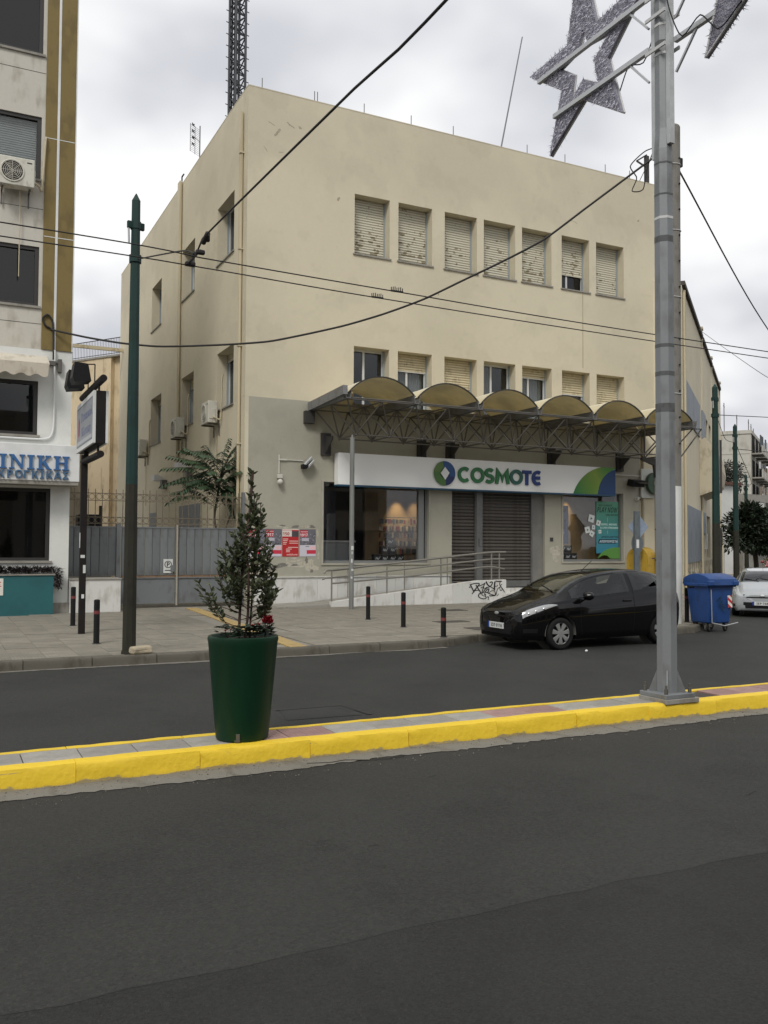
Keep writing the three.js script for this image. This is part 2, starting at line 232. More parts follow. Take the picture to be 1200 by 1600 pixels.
// ---------- the far pavement ----------
const KERB = [[-24, -14.5], [8.2, -14.5], [8.9, -14.72], [9.7, -15.12], [13.3, -15.18], [14.3, -14.62], [15.2, -14.75], [16.0, -15.25], [16.9, -16.0], [60.9, -52.4]];
{
  const pav = new THREE.Group(); pav.name = 'pavement'; pav.userData.kind = 'structure'; scene.add(pav);
  const poly = [...KERB.map(([x, z]) => [x, -(z - 0.12)]), [70, 62], [30, 90], [-24, 60]];
  const base = extrude(poly, 0.132); base.rotateX(-Math.PI / 2); part('pavement_bed', uvBox(base), mat([0.25, 0.232, 0.195], 0.95, { map: texDirt, size: 1.7 }), pav);
  const r = rng(21);
  const stones = [1, 2, 3, 4].map((s) => kerbStone(0.99, 0.15, 0.16, s * 3 + 40, 0.008, 8));
  for (let i = 0; i < KERB.length - 1; i++) {
    const [ax, az] = KERB[i], [bx, bz] = KERB[i + 1], L = Math.hypot(bx - ax, bz - az), n = Math.max(1, Math.round(L)), ang = Math.atan2(-(bz - az), bx - ax);
    for (let k = 0; k < n; k++) { const t = k / n, x = ax + (bx - ax) * t, z = az + (bz - az) * t; if (x < -2 || x > 40) continue; const s = part('kerb_stone', stones[(i * 3 + k) % 4], M.kerb, pav, [x, (r() - 0.5) * 0.008, z + (r() - 0.5) * 0.01], [0, ang, 0]); s.scale.x = L / n; }
  }
  const inside = (x, z) => { for (let i = 0; i < KERB.length - 1; i++) { const [ax, az] = KERB[i], [bx, bz] = KERB[i + 1]; if (x >= ax && x <= bx) return z < az + (bz - az) * (x - ax) / (bx - ax) - 0.30; } return false; };
  const tones = [[0.285, 0.262, 0.215], [0.275, 0.252, 0.207], [0.298, 0.274, 0.226], [0.262, 0.241, 0.198]];
  const flat = tones.map((c, i) => mat(c, 0.92, { map: texSpeck, size: 1.4 + i * 0.3, bump: bumpFine, bsize: 0.5, bs: 0.004 }));
  const ribs = tones.map((c, i) => mat(c, 0.92, { map: texSpeck, size: 1.4 + i * 0.3, bump: bumpRibs, bsize: 0.5, bs: 0.008 }));
  const drive = mat([0.20, 0.19, 0.165], 0.93, { map: texDirt, size: 2.2, bump: bumpFine, bsize: 0.5, bs: 0.004 });
  const tact = mat([0.50, 0.36, 0.15], 0.9, { map: texSpeck, size: 0.9, bump: bumpRough, bsize: 0.25, bs: 0.01 });
  const slabs = Array.from({ length: 6 }, (_, i) => { const g = new THREE.BoxGeometry(0.4955, 0.03, 0.4955); return uvBox(g, i * 0.81, i * 1.47); });
  const strip = (z) => 5.62 + (-14.4 - z) * 0.072; // the yellow guiding strip leans a little
  let count = 0; const rest = [];
  for (let j = 0; j < 23; j++) for (let i = 0; i < 36; i++) {
    const x = 0.25 + i * 0.5, z = -14.93 - j * 0.5; if (!inside(x, z) || z < -25.35 || Math.abs(x - strip(z)) < 0.42) continue;
    if (x < 4.35 && z < -24.0) continue; if (x > 8.0 && z < -23.7) continue;
    if (j > 13 && x < j * 0.27 - 3) continue;
    const lift = (r() - 0.5) * 0.006, k = Math.floor(r() * 4), p = [x, 0.135 + lift, z], rt = [(r() - 0.5) * 0.008, 0, (r() - 0.5) * 0.008];
    const m = x > strip(z) && x < 9.3 && j > 10 ? drive : (j < 2 || (j > 6 && j < 9)) && x < 6 ? ribs[k] : flat[k];
    if (count < 292) { part('paving_slab', slabs[Math.floor(r() * 6)], m, pav, p, rt); count++; }
    else { const g = slabs[k].clone(); g.translate(...p); rest.push(g); }
  }
  const st = part('paving_slabs', merge(rest), flat[1], pav); st.userData.kind = 'stuff';
  const tg = uvBox(new THREE.BoxGeometry(0.32, 0.03, 0.325));
  for (let z = -14.75; z > -24.95; z -= 0.333) part('tactile_tile', tg, tact, pav, [strip(z), 0.1385 + (r() - 0.5) * 0.004, z], [0, (r() - 0.5) * 0.03, 0]);
  const iron = mat([0.075, 0.065, 0.055], 0.75, { map: texDirt, size: 0.6, bump: bumpRibs, bsize: 0.4, bs: 0.004 });
  for (const [x, z, w, d, l] of [[6.15, -18.4, 0.62, 0.5, 'rusty iron access cover lying across the yellow guiding strip'], [10.75, -17.95, 0.8, 0.42, 'rusty iron access cover between the bollards and the shop ramp'], [10.55, -16.2, 0.75, 0.55, 'rusty iron access cover beside the short kerb bollard and black car'], [12.75, -21.2, 0.7, 0.5, 'rusty iron access cover close to the sprayed ramp wall']]) single('access_cover', rbox(w, 0.02, d, 0.006), iron, l, 'manhole cover', [x, 0.151, z], undefined, 'access covers in the pavement');
}
// ---------- windows ----------
const ZF = -25.6, XS = 8.1;
const texPeel = [[3, 0.0], [8, -0.03], [15, 0.035], [27, 0.05]].map(([seed, less]) => dataTex(512, (u, v) => { // old cream paint flaking off wooden slats, more of it towards the foot
  const row = Math.floor(v * 26), a = vnoise(u * 7 + row * 3.3, row * 0.45 + 9, 999, seed + 90), b = fbm(u, v, 20, 4, seed + 95), k = sstep(0.645, 0.69, a * 0.58 + b * 0.42 + (0.30 - v) * 0.16 - less), g = fbm(u, v, 70, 2, 9);
  const c = 0.92 + 0.12 * (g - 0.5); return [mix(c, 0.44, k), mix(c * 0.985, 0.39, k), mix(c * 0.93, 0.30, k)];
}));
const blindMats = texPeel.map((t) => { const m = mat([0.66, 0.635, 0.535], 0.85); m.map = t.clone(); m.map.repeat.set(1 / 1.3, 1 / 2.0); m.map.needsUpdate = true; return m; });
blindMats.splice(2, 0, mat([0.62, 0.545, 0.37], 0.85, { map: texDirt, size: 1.1 }));
function blindGeo(w, h, pitch, ou) { // overlapping slats as one folded sheet
  const n = Math.round(h / pitch), P = [], prof = [];
  for (let i = 0; i <= n; i++) { const y = i * h / n; prof.push([0.0, y]); if (i < n) { prof.push([0.024, y + 0.003]); prof.push([0.019, y + h / n * 0.74]); prof.push([-0.012, y + h / n * 0.78]); prof.push([-0.012, y + h / n * 0.98]); } }
  for (let i = 0; i < prof.length - 1; i++) { const [a, b] = prof[i], [c, d] = prof[i + 1], q = [[0, b, a], [w, b, a], [w, d, c], [0, b, a], [w, d, c], [0, d, c]]; for (const v of q) P.push(...v); }
  const g = new THREE.BufferGeometry(); g.setAttribute('position', new THREE.Float32BufferAttribute(P, 3)); g.computeVertexNormals(); const uv = []; for (let i = 0; i < P.length; i += 3) uv.push(P[i] + ou, P[i + 1]); g.setAttribute('uv', new THREE.Float32BufferAttribute(uv, 2)); return g;
}
// a sliding window in its opening; local x to the side, y up from the sill, z out of the wall; the wall face is at z = 0
function windowIn(parent, w, h, o = {}) {
  const d = o.depth ?? 0.27, f = o.bar ?? 0.055, zf = -d, F = [];
  F.push(box(0.002, f, 0.002, h - 0.002, zf - 0.05, zf + 0.02), box(w - f, w - 0.002, 0.002, h - 0.002, zf - 0.05, zf + 0.02), box(f, w - f, 0.002, f, zf - 0.05, zf + 0.02), box(f, w - f, h - f, h - 0.002, zf - 0.05, zf + 0.02));
  const mx = w * (o.split ?? 0.5); F.push(box(mx - 0.035, mx + 0.035, f, h - f, zf - 0.045, zf + 0.015));
  const fr = part('window', F, o.frame ?? M.aluWhite, parent);
  part('pane', box(f, mx - 0.035, f, h - f, zf - 0.02, zf - 0.014), o.glass ?? M.glassTint, fr); part('pane', box(mx + 0.035, w - f, f, h - f, zf - 0.03, zf - 0.024), o.glass ?? M.glassTint, fr);
  part('sill', [box(-0.05, w + 0.05, -0.045, 0.0, -d + 0.02, 0.045)], M.concrete, fr);
  for (const gx of [0.004, w - 0.05]) part('blind_guide', box(gx, gx + 0.046, 0.004, h - 0.005, zf + 0.02, zf + 0.085), M.guide, fr);
  if (o.blind) { const bh = h * o.blind, b = part('roller_blind', blindGeo(w - 0.1, bh, 0.084, o.seed ?? 0), blindMats[o.blindMat ?? 0], fr, [0.05, h - bh - 0.003, zf + 0.035]); part('bottom_rail', box(0, w - 0.1, -0.03, 0, -0.002, 0.02), o.blindMat === 2 ? M.aluWhite : blindMats[o.blindMat ?? 0], fr, [0.05, h - bh - 0.003, zf + 0.035]); }
  if (o.curtain) { const P = [], n = 40; for (let i = 0; i <= n; i++) { const x = f + (w - 2 * f) * (o.curtain === 2 ? i / n : 0.45 * i / n); P.push([x, zf - 0.14 + 0.03 * Math.sin(i * 1.4)]); } const g = extrude(ribbon(P, 0.006), h - 0.1); g.rotateX(-Math.PI / 2); g.translate(0, 0.05, 0); part('curtain', mirror(g, 1, 1, -1), M.curtain, fr); }
  return fr;
}
M.glassLight = mat([0.72, 0.74, 0.74], 0.02, { transmission: 1, thickness: 0, ior: 1.5 }); M.curtain = mat([0.62, 0.63, 0.62], 0.95, { transmission: 0.3, thickness: 0 });
M.metalDoor = mat([0.17, 0.185, 0.195], 0.6, { map: texDirt, size: 1.4 });
const wallHoles = (list) => list.map(([a, b, c, d]) => hrect(a, b, c, d));
const XW = [[11.69, 12.96], [13.28, 14.56], [15.05, 16.34], [16.62, 17.94], [18.23, 19.52], [19.98, 21.25], [21.57, 22.9]];
const building = thing('office_building', 'cream rendered three storey office block with rows of shuttered windows and grey ground floor', 'building', [0, 0, 0]);
{
  const b = building, T = 0.5;
  // front
  const up = extrude(rect(XS, 25.0, 6.43, 15.98), T, wallHoles([...XW.map(([a, c]) => [a, c, 11.33, 13.28]), ...XW.map(([a, c]) => [a, c, 6.46, 8.33])])); up.translate(0, 0, ZF - T);
  part('front_wall', up, M.beige, b);
  const low = extrude(rect(8.22, 23.62, 0.0, 6.43), T, wallHoles([[10.67, 14.45, 1.38, 3.98], [15.35, 19.2, 0.5, 3.98], [19.99, 22.79, 1.40, 3.98]])); low.translate(0, 0, ZF - T);
  part('ground_floor_wall', low, M.greyPaint, b);
  part('corner_wall', box(XS, 8.218, 0, 6.428, ZF - T, ZF - 0.001), M.beige, b); part('corner_wall', box(23.622, 25.0, 0, 6.428, ZF - T, ZF - 0.001), M.beige, b);
  // flank, facing the yard
  const side = extrude(rect(-(ZF - T) + 0.001, 46.9, 0, 15.978), T, wallHoles([[26.93, 28.84, 11.28, 13.22], [31.82, 33.66, 11.28, 13.22], [37.3, 39.2, 11.28, 13.22], [26.82, 28.7, 6.38, 8.28], [31.76, 33.6, 6.4, 8.28], [37.06, 39.1, 6.25, 8.28]]));
  side.rotateY(Math.PI / 2); side.translate(XS, 0, 0); // local x becomes -z, the outer face at x = XS
  part('side_wall', side, M.beige, b);
  part('rear_wall', box(XS + T, 25, 0, 15.97, -46.9, -46.5), M.beige, b);
  part('party_wall', box(24.6, 24.998, 0, 15.975, -46.48, ZF - T - 0.001), M.beige, b);
  part('roof', box(XS + T, 24.6, 15.1, 15.35, -46.5, ZF - T), M.roofing, b);
  for (const y of [0.2, 5.4, 10.1]) part('floor_slab', box(XS + T, 24.6, y, y + 0.3, -46.5, ZF - T - 0.001), M.inside, b);
  part('inner_wall', [box(XS + T, 24.6, 5.7, 10.1, -31.2, -31.0), box(XS + T, 24.6, 10.4, 15.1, -31.2, -31.0)], M.inside, b);
  part('coping', [box(XS - 0.006, 25.006, 15.98, 16.01, ZF - T - 0.03, ZF + 0.006), box(XS - 0.006, XS + T + 0.03, 15.98, 16.009, -46.93, ZF - T - 0.031)], M.beige, b);
  // pilaster with downpipe on the flank, and other pipes
  part('pilaster', box(XS - 0.10, XS - 0.001, 4.9, 16.1, -34.25, -33.9), M.beige, b);
  part('downpipe', bar([XS - 0.08, 4.8, -33.8], [XS - 0.08, 16.0, -33.8], 0.055), M.pipe, b);
  part('downpipe', [bar([XS - 0.07, 0.3, -26.0], [XS - 0.07, 15.3, -26.0], 0.05), ...[2, 5, 8, 11, 14].map((y) => box(XS - 0.14, XS, y, y + 0.04, -26.07, -25.93))], M.pipe, b);
  part('downpipe', bar([XS - 0.04, 9.5, -26.25], [XS - 0.04, 14.6, -26.25], 0.03), M.pipe, b);
  part('downpipe', [bar([23.72, 0.2, ZF + 0.06], [23.72, 6.3, ZF + 0.06], 0.045)], mat([0.33, 0.29, 0.2], 0.8, { map: texDirt, size: 1.2 }), b);
  part('downpipe', [bar([24.7, 0.2, ZF + 0.06], [24.7, 15.4, ZF + 0.06], 0.05)], M.pipe, b);
  part('conduit', bar([20.93, 8.5, ZF + 0.012], [20.93, 11.28, ZF + 0.012], 0.012, 6), M.reveal, b);
  part('flagpole_socket', box(4.6 + 0.2, 8.1, 0, 0.16, -0.08, 0.08), M.pipe, b, [0, 11.75, -46.0]);
  // upper windows behind flaking blinds
  const bl = [0.99, 0.99, 0.99, 0.99, 0.93, 0.66, 0.99], bm = [1, 0, 3, 4, 0, 1, 3];
  XW.forEach(([a, c], i) => { const w = windowIn(b, c - a, 1.95, { blind: bl[i], blindMat: bm[i], seed: i * 0.41, split: 0.42, depth: 0.43 }); w.position.set(a, 11.33, ZF); });
  const b2 = [0, 0.30, 0.97, 0, 0.18, 0.42, 0.97];
  XW.forEach(([a, c], i) => { const w = windowIn(b, c - a, 1.87, { blind: b2[i], blindMat: 2, seed: i * 0.3, split: 0.42, depth: 0.42, bar: 0.075, curtain: [0, 2, 0, 1, 2, 2, 0][i], glass: M.glassLight }); w.position.set(a, 6.46, ZF); });
  for (const [z, y, w, h, bd] of [[-26.93, 11.28, 1.91, 1.94, 0], [-31.82, 11.28, 1.84, 1.94, 0], [-37.3, 11.28, 1.9, 1.94, 0], [-26.82, 6.38, 1.88, 1.9, 0.12], [-31.76, 6.4, 1.84, 1.88, 0.2], [-37.06, 6.25, 2.04, 2.03, 0.1]]) {
    const q = windowIn(b, w, h, { blind: bd, blindMat: 2, depth: 0.42, split: 0.5, curtain: 2, bar: 0.07 }); q.position.set(XS, y, z - w); q.rotation.y = -Math.PI / 2; q.position.z = z - w; q.rotation.y = -Math.PI / 2;
  }
  // grey doors behind the fence and little vent hoods over them
  for (const [z0, z1, y1] of [[-37.6, -38.9, 3.3], [-30.6, -33.6, 3.4]]) { const d = part('door', box(XS - 0.03, XS - 0.001, 0.15, y1, z0, z1), M.metalDoor, b); part('handle', box(XS - 0.08, XS - 0.03, 1.15, 1.2, z0 - 0.12, z0 - 0.24), M.alu, d); }
  for (const [z, y] of [[-36.2, 4.55], [-32.2, 4.75]]) { const g = extrude([[0, 0], [0.42, 0.0], [0.42, 0.22], [0.3, 0.26], [0.06, 0.12]], 0.6); g.rotateY(Math.PI); part('vent_hood', uvBox(g), M.aluWhite, b, [XS, y, z]); part('vent_duct', box(XS - 0.22, XS, y - 0.35, y - 0.002, z + 0.15, z + 0.45), M.steel, b); }
}
// ---------- shopfront: glazing, roller shutters ----------
{
  const b = building;
  const fm = mat([0.22, 0.225, 0.22], 0.5, { metal: 0.3 }), stone = mat([0.42, 0.40, 0.33], 0.8, { map: texBlotch, size: 1.5 });
  for (const [x0, x1, y0] of [[10.67, 14.45, 1.38], [19.99, 22.79, 1.40]]) {
    const f = part('shop_window', [box(x0 + 0.002, x0 + 0.07, y0 + 0.002, 3.978, ZF - 0.2, ZF - 0.1), box(x1 - 0.07, x1 - 0.002, y0 + 0.002, 3.978, ZF - 0.2, ZF - 0.1), box(x0 + 0.07, x1 - 0.07, y0 + 0.002, y0 + 0.08, ZF - 0.2, ZF - 0.1), box(x0 + 0.07, x1 - 0.07, 3.9, 3.978, ZF - 0.2, ZF - 0.1)], fm, b);
    if (x0 < 12) { part('mullion', box(14.12, 14.32, y0 + 0.08, 3.9, ZF - 0.22, ZF - 0.08), fm, f); part('pane', box(x0 + 0.07, 14.12, y0 + 0.08, 3.9, ZF - 0.155, ZF - 0.147), M.glass, f); }
    else part('pane', box(x0 + 0.07, x1 - 0.07, y0 + 0.08, 3.9, ZF - 0.155, ZF - 0.147), M.glass, f);
    part('surround', [box(x0 - 0.06, x0 - 0.001, y0 - 0.06, 3.99, ZF - 0.0, ZF + 0.035), box(x1 + 0.001, x1 + 0.06, y0 - 0.06, 3.99, ZF - 0.0, ZF + 0.035), box(x0 - 0.001, x1 + 0.001, y0 - 0.06, y0 - 0.001, ZF, ZF + 0.035), box(x0 - 0.001, x1 + 0.001, 3.93, 3.99, ZF, ZF + 0.035)], stone, f);
  }
  const slatM = [[0.088, 0.078, 0.068], [0.098, 0.087, 0.076], [0.08, 0.071, 0.062]].map((c) => mat(c, 0.55, { metal: 0.25, map: texDirt, size: 1.3 }));
  const rail = mat([0.17, 0.17, 0.165], 0.5, { metal: 0.4, map: texBlotch, size: 0.8 }), warn = [mat([0.6, 0.33, 0.03], 0.6), M.black];
  const r = rng(4), prof = []; for (let i = 0; i <= 6; i++) { const t = i / 6; prof.push([0.105 * t, 0.028 * Math.sin(Math.PI * Math.min(1, t * 1.15))]); }
  for (const [x0, x1, y0] of [[15.40, 16.32, 0.52], [16.62, 18.66, 0.52]]) {
    const sh = part('roller_shutter', [box(x0 - 0.05, x0, 0.5, 3.97, ZF - 0.2, ZF - 0.06), box(x1, x1 + 0.05, 0.5, 3.97, ZF - 0.2, ZF - 0.06)], rail, b);
    const sg = extrude([[0, 0], ...prof.map(([y, z]) => [z, y]), [0, 0.105]], x1 - x0 - 0.004); sg.rotateY(Math.PI / 2); const sgg = uvBox(mirror(sg, 1, 1, -1));
    const n = Math.floor((3.97 - y0 - 0.24) / 0.115);
    for (let k = 0; k < n; k++) part('slat', sgg, slatM[Math.floor(r() * 3)], sh, [x0 + 0.002, y0 + 0.24 + k * 0.115, ZF - 0.15]);
    part('bottom_bar', rbox(x1 - x0 - 0.01, 0.22, 0.05, 0.012, (x0 + x1) / 2, y0 + 0.12, ZF - 0.13), rail, sh);
    for (let k = 0; k < 3; k++) part('warning_sticker', box(x0 + 0.08 + k * 0.16, x0 + 0.21 + k * 0.16, y0 + 0.12, y0 + 0.2, ZF - 0.104, ZF - 0.1), warn[(k + 1) % 2], sh);
  }
  part('shutter_post', [rbox(0.24, 3.45, 0.2, 0.01, 16.47, 2.24, ZF - 0.12), box(16.44, 16.52, 1.95, 2.2, ZF - 0.02, ZF + 0.02)], rail, b);
  part('door_pier', box(18.72, 19.198, 0.5, 3.97, ZF - 0.25, ZF - 0.09), mat([0.2, 0.195, 0.175], 0.7, { map: texBlotch, size: 1.6 }), b);
  part('threshold', [box(15.3, 19.22, 0.15, 0.5, ZF - 0.4, ZF + 0.28), box(16.35, 19.4, 0.15, 0.33, ZF + 0.281, ZF + 0.62)], M.marble, b);
  part('house_number', box(19.42, 19.56, 2.12, 2.26, ZF + 0.002, ZF + 0.012), M.darkSteel, b);
  // scuffs and filled cracks high on the front, as on the wall itself
  const scarM = mat([0.40, 0.355, 0.26], 0.95, { map: texDirt, size: 0.4 }), q = rng(61);
  for (const [x, y, l, a, w] of [[9.35, 15.1, 0.28, -0.5, 0.035], [9.75, 15.05, 0.1, -0.6, 0.05], [8.75, 15.0, 0.22, -0.4, 0.02], [8.95, 14.6, 0.3, 0.9, 0.06], [8.6, 14.2, 0.2, -0.9, 0.018], [9.1, 14.1, 0.14, 0.2, 0.02], [23.6, 14.4, 0.12, 0.8, 0.05], [11.1, 12.95, 0.12, 1.2, 0.1], [20.4, 13.9, 0.3, -0.2, 0.015], [14.8, 10.4, 0.02, 1.5, 0.02]]) { const P = []; for (let i = 0; i <= 6; i++) P.push([x + Math.cos(a) * l * i / 6 + (q() - 0.5) * 0.03, y + Math.sin(a) * l * i / 6 + (q() - 0.5) * 0.03]); part('plaster_scar', extrude(ribbon(P, w * (0.7 + q() * 0.5)), 0.002), scarM, b, [0, 0, ZF + 0.0005]); }
}
// ---------- the lower wing that follows the side street ----------
{
  const w = thing('side_wing', 'lower cream annex with grey window panels and graffiti along the side street', 'building', [25.85, 0, -25.6], 39.606 * D2R);
  const weather = mat([0.60, 0.54, 0.39], 0.95, { bump: bumpRough, bsize: 0.8, bs: 0.01 });
  weather.map = tiled(dataTex(512, (u, v) => { const a = fbm(u, v, 6, 6, 131), b = fbm(u, v, 18, 4, 133), k = sstep(0.5, 0.58, a), q = sstep(0.60, 0.66, b); return [mix(1, 0.55, k) * (1 - 0.35 * q), mix(1, 0.52, k) * (1 - 0.37 * q), mix(1, 0.5, k) * (1 - 0.36 * q)]; }), 3.2);
  const wall = extrude(rect(0, 26.2, 1.28, 12.25), 0.4, wallHoles([[12.5, 14.1, 7.0, 8.7], [15.0, 16.6, 7.0, 8.7], [12.8, 15.4, 0.0 + 1.4, 3.6]])); wall.translate(0, 0, -0.4); part('wall', wall, M.beige, w);
  part('plinth', box(0, 26.2, 0, 1.279, -0.4, -0.004), weather, w);
  part('link_wall', box(-1.15, 0.0, 0, 12.2, -1.5, -0.02), M.beige, w);
  part('roof', box(0, 26.2, 11.9, 12.1, -8, -0.41), M.roofing, w);
  part('end_wall', box(25.8, 26.198, 0, 12.24, -8, -0.41), M.beige, w); part('rear_wall', box(0, 26.2, 0, 11.9, -8.3, -8.0), M.beige, w);
  part('roof_edge', [box(0.0, 9.79, 12.25, 12.42, -0.45, 0.12), box(10.21, 17.19, 12.25, 12.42, -0.45, 0.12), box(17.61, 25.49, 12.25, 12.42, -0.45, 0.12)], mat([0.075, 0.065, 0.055], 0.9, { map: texDirt, size: 2 }), w);
  for (const x of [9.8, 17.2, 25.5]) { const p = part('pilaster', box(x, x + 0.4, 0.1, 12.75, -0.3, 0.05), M.beige, w); part('capital', box(x - 0.04, x + 0.44, 12.75, 12.86, -0.33, 0.09), M.reveal, p); }
  const gp = mat([0.225, 0.25, 0.275], 0.6, { map: texDirt, size: 2.4 }), gb = mat([0.30, 0.36, 0.40], 0.55, { map: texDirt, size: 1.5 });
  for (const [a, b, c, d, m] of [[0.7, 8.1, 7.15, 8.68, gp], [9.65, 11.85, 7.15, 8.7, gp], [0.45, 8.3, 1.3, 3.66, gp], [9.5, 11.5, 2.62, 3.68, gb]]) { const p = part('boarded_window', rbox(b - a, d - c, 0.06, 0.012, (a + b) / 2, (c + d) / 2, 0.035), m, w); part('batten', [box((a + b) / 2 - 0.02, (a + b) / 2 + 0.02, c, d, 0.066, 0.075)], m, p); }
  for (const x of [12.5, 15.0]) { const q = windowIn(w, 1.6, 1.7, { depth: 0.25, frame: M.steel }); q.position.set(x, 7.0, 0); }
  part('door', box(12.8, 15.4, 1.4, 3.6, -0.3, -0.24), M.metalDoor, w);
  // a curved sheet-metal box sign standing out of the wall, its drain hood, pipes
  const s = extrude([[0, 0], [0, 2.6], [0.25, 2.75], [0.85, 1.9], [0.95, 1.2], [0.85, 0.6], [0.55, 0.2]], 4.6, [], 0.01); s.rotateY(-Math.PI / 2); part('projecting_bay', uvBox(s.translate(4.6, 0, 0)), mat([0.52, 0.46, 0.34], 0.8, { map: texDirt, size: 2, side: THREE.DoubleSide }), w, [8.2, 4.4, 0]);
  part('bay_rib', [sbar([8.15, 4.5, 0.95], [8.15, 7.0, 0.95], 0.1)], M.darkSteel, w);
  part('downpipe', [bar([0.25, 0.2, 0.06], [0.25, 12.1, 0.06], 0.06)], M.pipe, w); part('downpipe', [bar([9.0, 0.2, 0.05], [9.0, 6.5, 0.05], 0.05)], M.pipe, w);
  part('air_brick', [box(11.2, 12.1, 1.85, 2.65, 0.0, 0.09)], M.white, w); 
  const scr = canvasTex(512, 256, (x, W, H) => { x.clearRect(0, 0, W, H); x.strokeStyle = '#26303a'; x.lineWidth = 5; x.lineCap = 'round'; const r = rng(77); for (let k = 0; k < 9; k++) { x.beginPath(); let a = 30 + k * 52, b = 60 + r() * 120; x.moveTo(a, b); for (let i = 0; i < 5; i++) x.quadraticCurveTo(a + (r() - 0.5) * 90, b + (r() - 0.5) * 150, a + (r() - 0.5) * 60, b + (r() - 0.5) * 120); x.stroke(); } });
  const gm = mat([1, 1, 1], 0.9, { transparent: true }); gm.map = scr; gm.alphaTest = 0.4; const pg = new THREE.PlaneGeometry(7, 1.25); pg.translate(4, 0.66, 0.004); part('graffiti', pg, gm, w);
}
// ---------- the clinic ----------
{
  const c = thing('clinic_building', 'white fronted clinic with ochre corner strip, dark windows and blue letters above the ground floor', 'building', [0, 0, 0]);
  const zc = -24.25, x1 = 2.97, panel = mat([0.56, 0.53, 0.46], 0.75, { map: texDirt, size: 3.2 }), ochre = mat([0.20, 0.145, 0.043], 0.7, { map: texDirt, size: 2.6 }), fr = mat([0.03, 0.028, 0.026], 0.5), dark = mat([0.22, 0.23, 0.235], 0.02, { transmission: 1, thickness: 0, ior: 1.5 });
  const rows = [[14.69, 16.7], [11.38, 13.03], [8.06, 9.61]];
  const up = extrude(rect(-5, 2.2, 6.95, 18.5), 0.35, wallHoles(rows.map(([a, b]) => [-1.6, 2.11, a, b]))); up.translate(0, 0, zc - 0.35); part('upper_wall', up, panel, c);
  const lw = extrude(rect(-5, x1, 0.0, 6.948), 0.35, wallHoles([[-1.4, 2.15, 4.72, 6.12], [-1.4, 2.5, 1.5, 3.36]])); lw.translate(0, 0, zc - 0.35); part('lower_wall', lw, M.whiteWall, c);
  part('corner_strip', box(2.202, x1 - 0.03, 6.952, 18.5, zc - 0.35, zc + 0.03), ochre, c); part('white_fillet', box(2.49, 2.55, 6.952, 18.5, zc + 0.03, zc + 0.042), M.white, c);
  for (const y of [9.9, 12.5]) part('joint', box(2.21, x1 - 0.035, y, y + 0.018, zc + 0.03, zc + 0.036), M.white, c);
  part('edge_trim', box(x1 - 0.028, x1, 6.952, 18.5, zc - 0.35, zc + 0.04), M.white, c);
  part('flank_wall', box(x1 - 0.35, x1 - 0.002, 0, 18.49, -40, zc - 0.351), M.whiteWall, c); part('roof', box(-5, x1 - 0.36, 18.2, 18.45, -40, zc - 0.36), M.roofing, c); part('rear_wall', box(-5, x1 - 0.36, 0, 18.2, -40, -39.7), M.inside, c);
  for (const y of [3.7, 7.2, 10.4, 13.7]) part('floor_slab', box(-5, x1 - 0.36, y, y + 0.25, -39.6, zc - 0.36), M.inside, c);
  for (const y of [7.6, 10.6, 14.2]) part('joint', box(-5, 2.19, y, y + 0.012, zc + 0.0, zc + 0.004), M.darkSteel, c);
  for (const [a, b, xr] of [...rows.map(([a, b]) => [a, b, 2.11]), [4.72, 6.12, 2.15], [1.5, 3.36, 2.5]]) {
    const x0 = a < 6 ? -1.4 : -1.6, f = part('window', [box(xr - 0.1, xr - 0.002, a + 0.002, b - 0.002, zc - 0.16, zc - 0.04), box(x0 + 0.002, xr - 0.1, b - 0.09, b - 0.002, zc - 0.16, zc - 0.04), box(x0 + 0.002, xr - 0.1, a + 0.002, a + 0.08, zc - 0.16, zc - 0.04)], fr, c);
    part('pane', box(x0, xr - 0.1, a + 0.08, b - 0.09, zc - 0.11, zc - 0.102), a > 11 && a < 12 ? M.glassLight : dark, f); part('sill', box(x0, xr + 0.06, a - 0.06, a - 0.001, zc - 0.02, zc + 0.05), M.concrete, f);
    if (a > 11 && a < 12) part('roller_blind', blindGeo(3.6, 1.5, 0.06, 0), M.white, f, [x0, a + 0.1, zc - 0.2]);
    if (a > 8 && a < 9) { const P = []; for (let i = 0; i <= 60; i++) P.push([x0 + i * 0.06, Math.sin(i * 1.1) * 0.03]); const g = extrude(ribbon(P, 0.006), b - a - 0.2); g.rotateX(-Math.PI / 2); part('curtain', g, mat([0.10, 0.10, 0.105], 0.95), f, [0, a + 0.1, zc - 0.3]); }
  }
  part('plinth', box(2.55, x1 + 0.03, 0.1, 0.42, zc - 0.3, zc + 0.03), M.concrete, c);
  // awning with scalloped valance
  const aw = part('awning', (() => { const g = extrude([[0, 0], [0.62, -0.30], [0.62, -0.33], [0, -0.03]], 3.9); g.rotateY(-Math.PI / 2); g.translate(2.35, 0, 0); return uvBox(jitter(g, 0.01, 4, 3)); })(), mat([0.62, 0.56, 0.46], 0.9, { map: texDirt, size: 1.6, transmission: 0.15, thickness: 0, side: THREE.DoubleSide }), c, [0, 6.78, zc]);
  const val = [[-1.55, 0.32]]; for (let x = -1.55; x <= 2.35; x += 0.03) val.push([x, 0.02 + 0.035 * Math.cos((x + 1.55) * Math.PI * 2 / 0.36)]); val.push([2.35, 0.32]); const vg = extrude(val, 0.006); part('valance', vg, aw.material, aw, [0, -0.64, 0.62]);
  // surface pipe with floodlight bracket
  part('conduit', [tube([[1.2, 4.62, zc + 0.05], [2.2, 4.62, zc + 0.05], [2.45, 4.68, zc + 0.05], [2.53, 4.9, zc + 0.05], [2.54, 5.4, zc + 0.05], [2.53, 6.95, zc + 0.07]], 0.028, 40)], M.white, c);
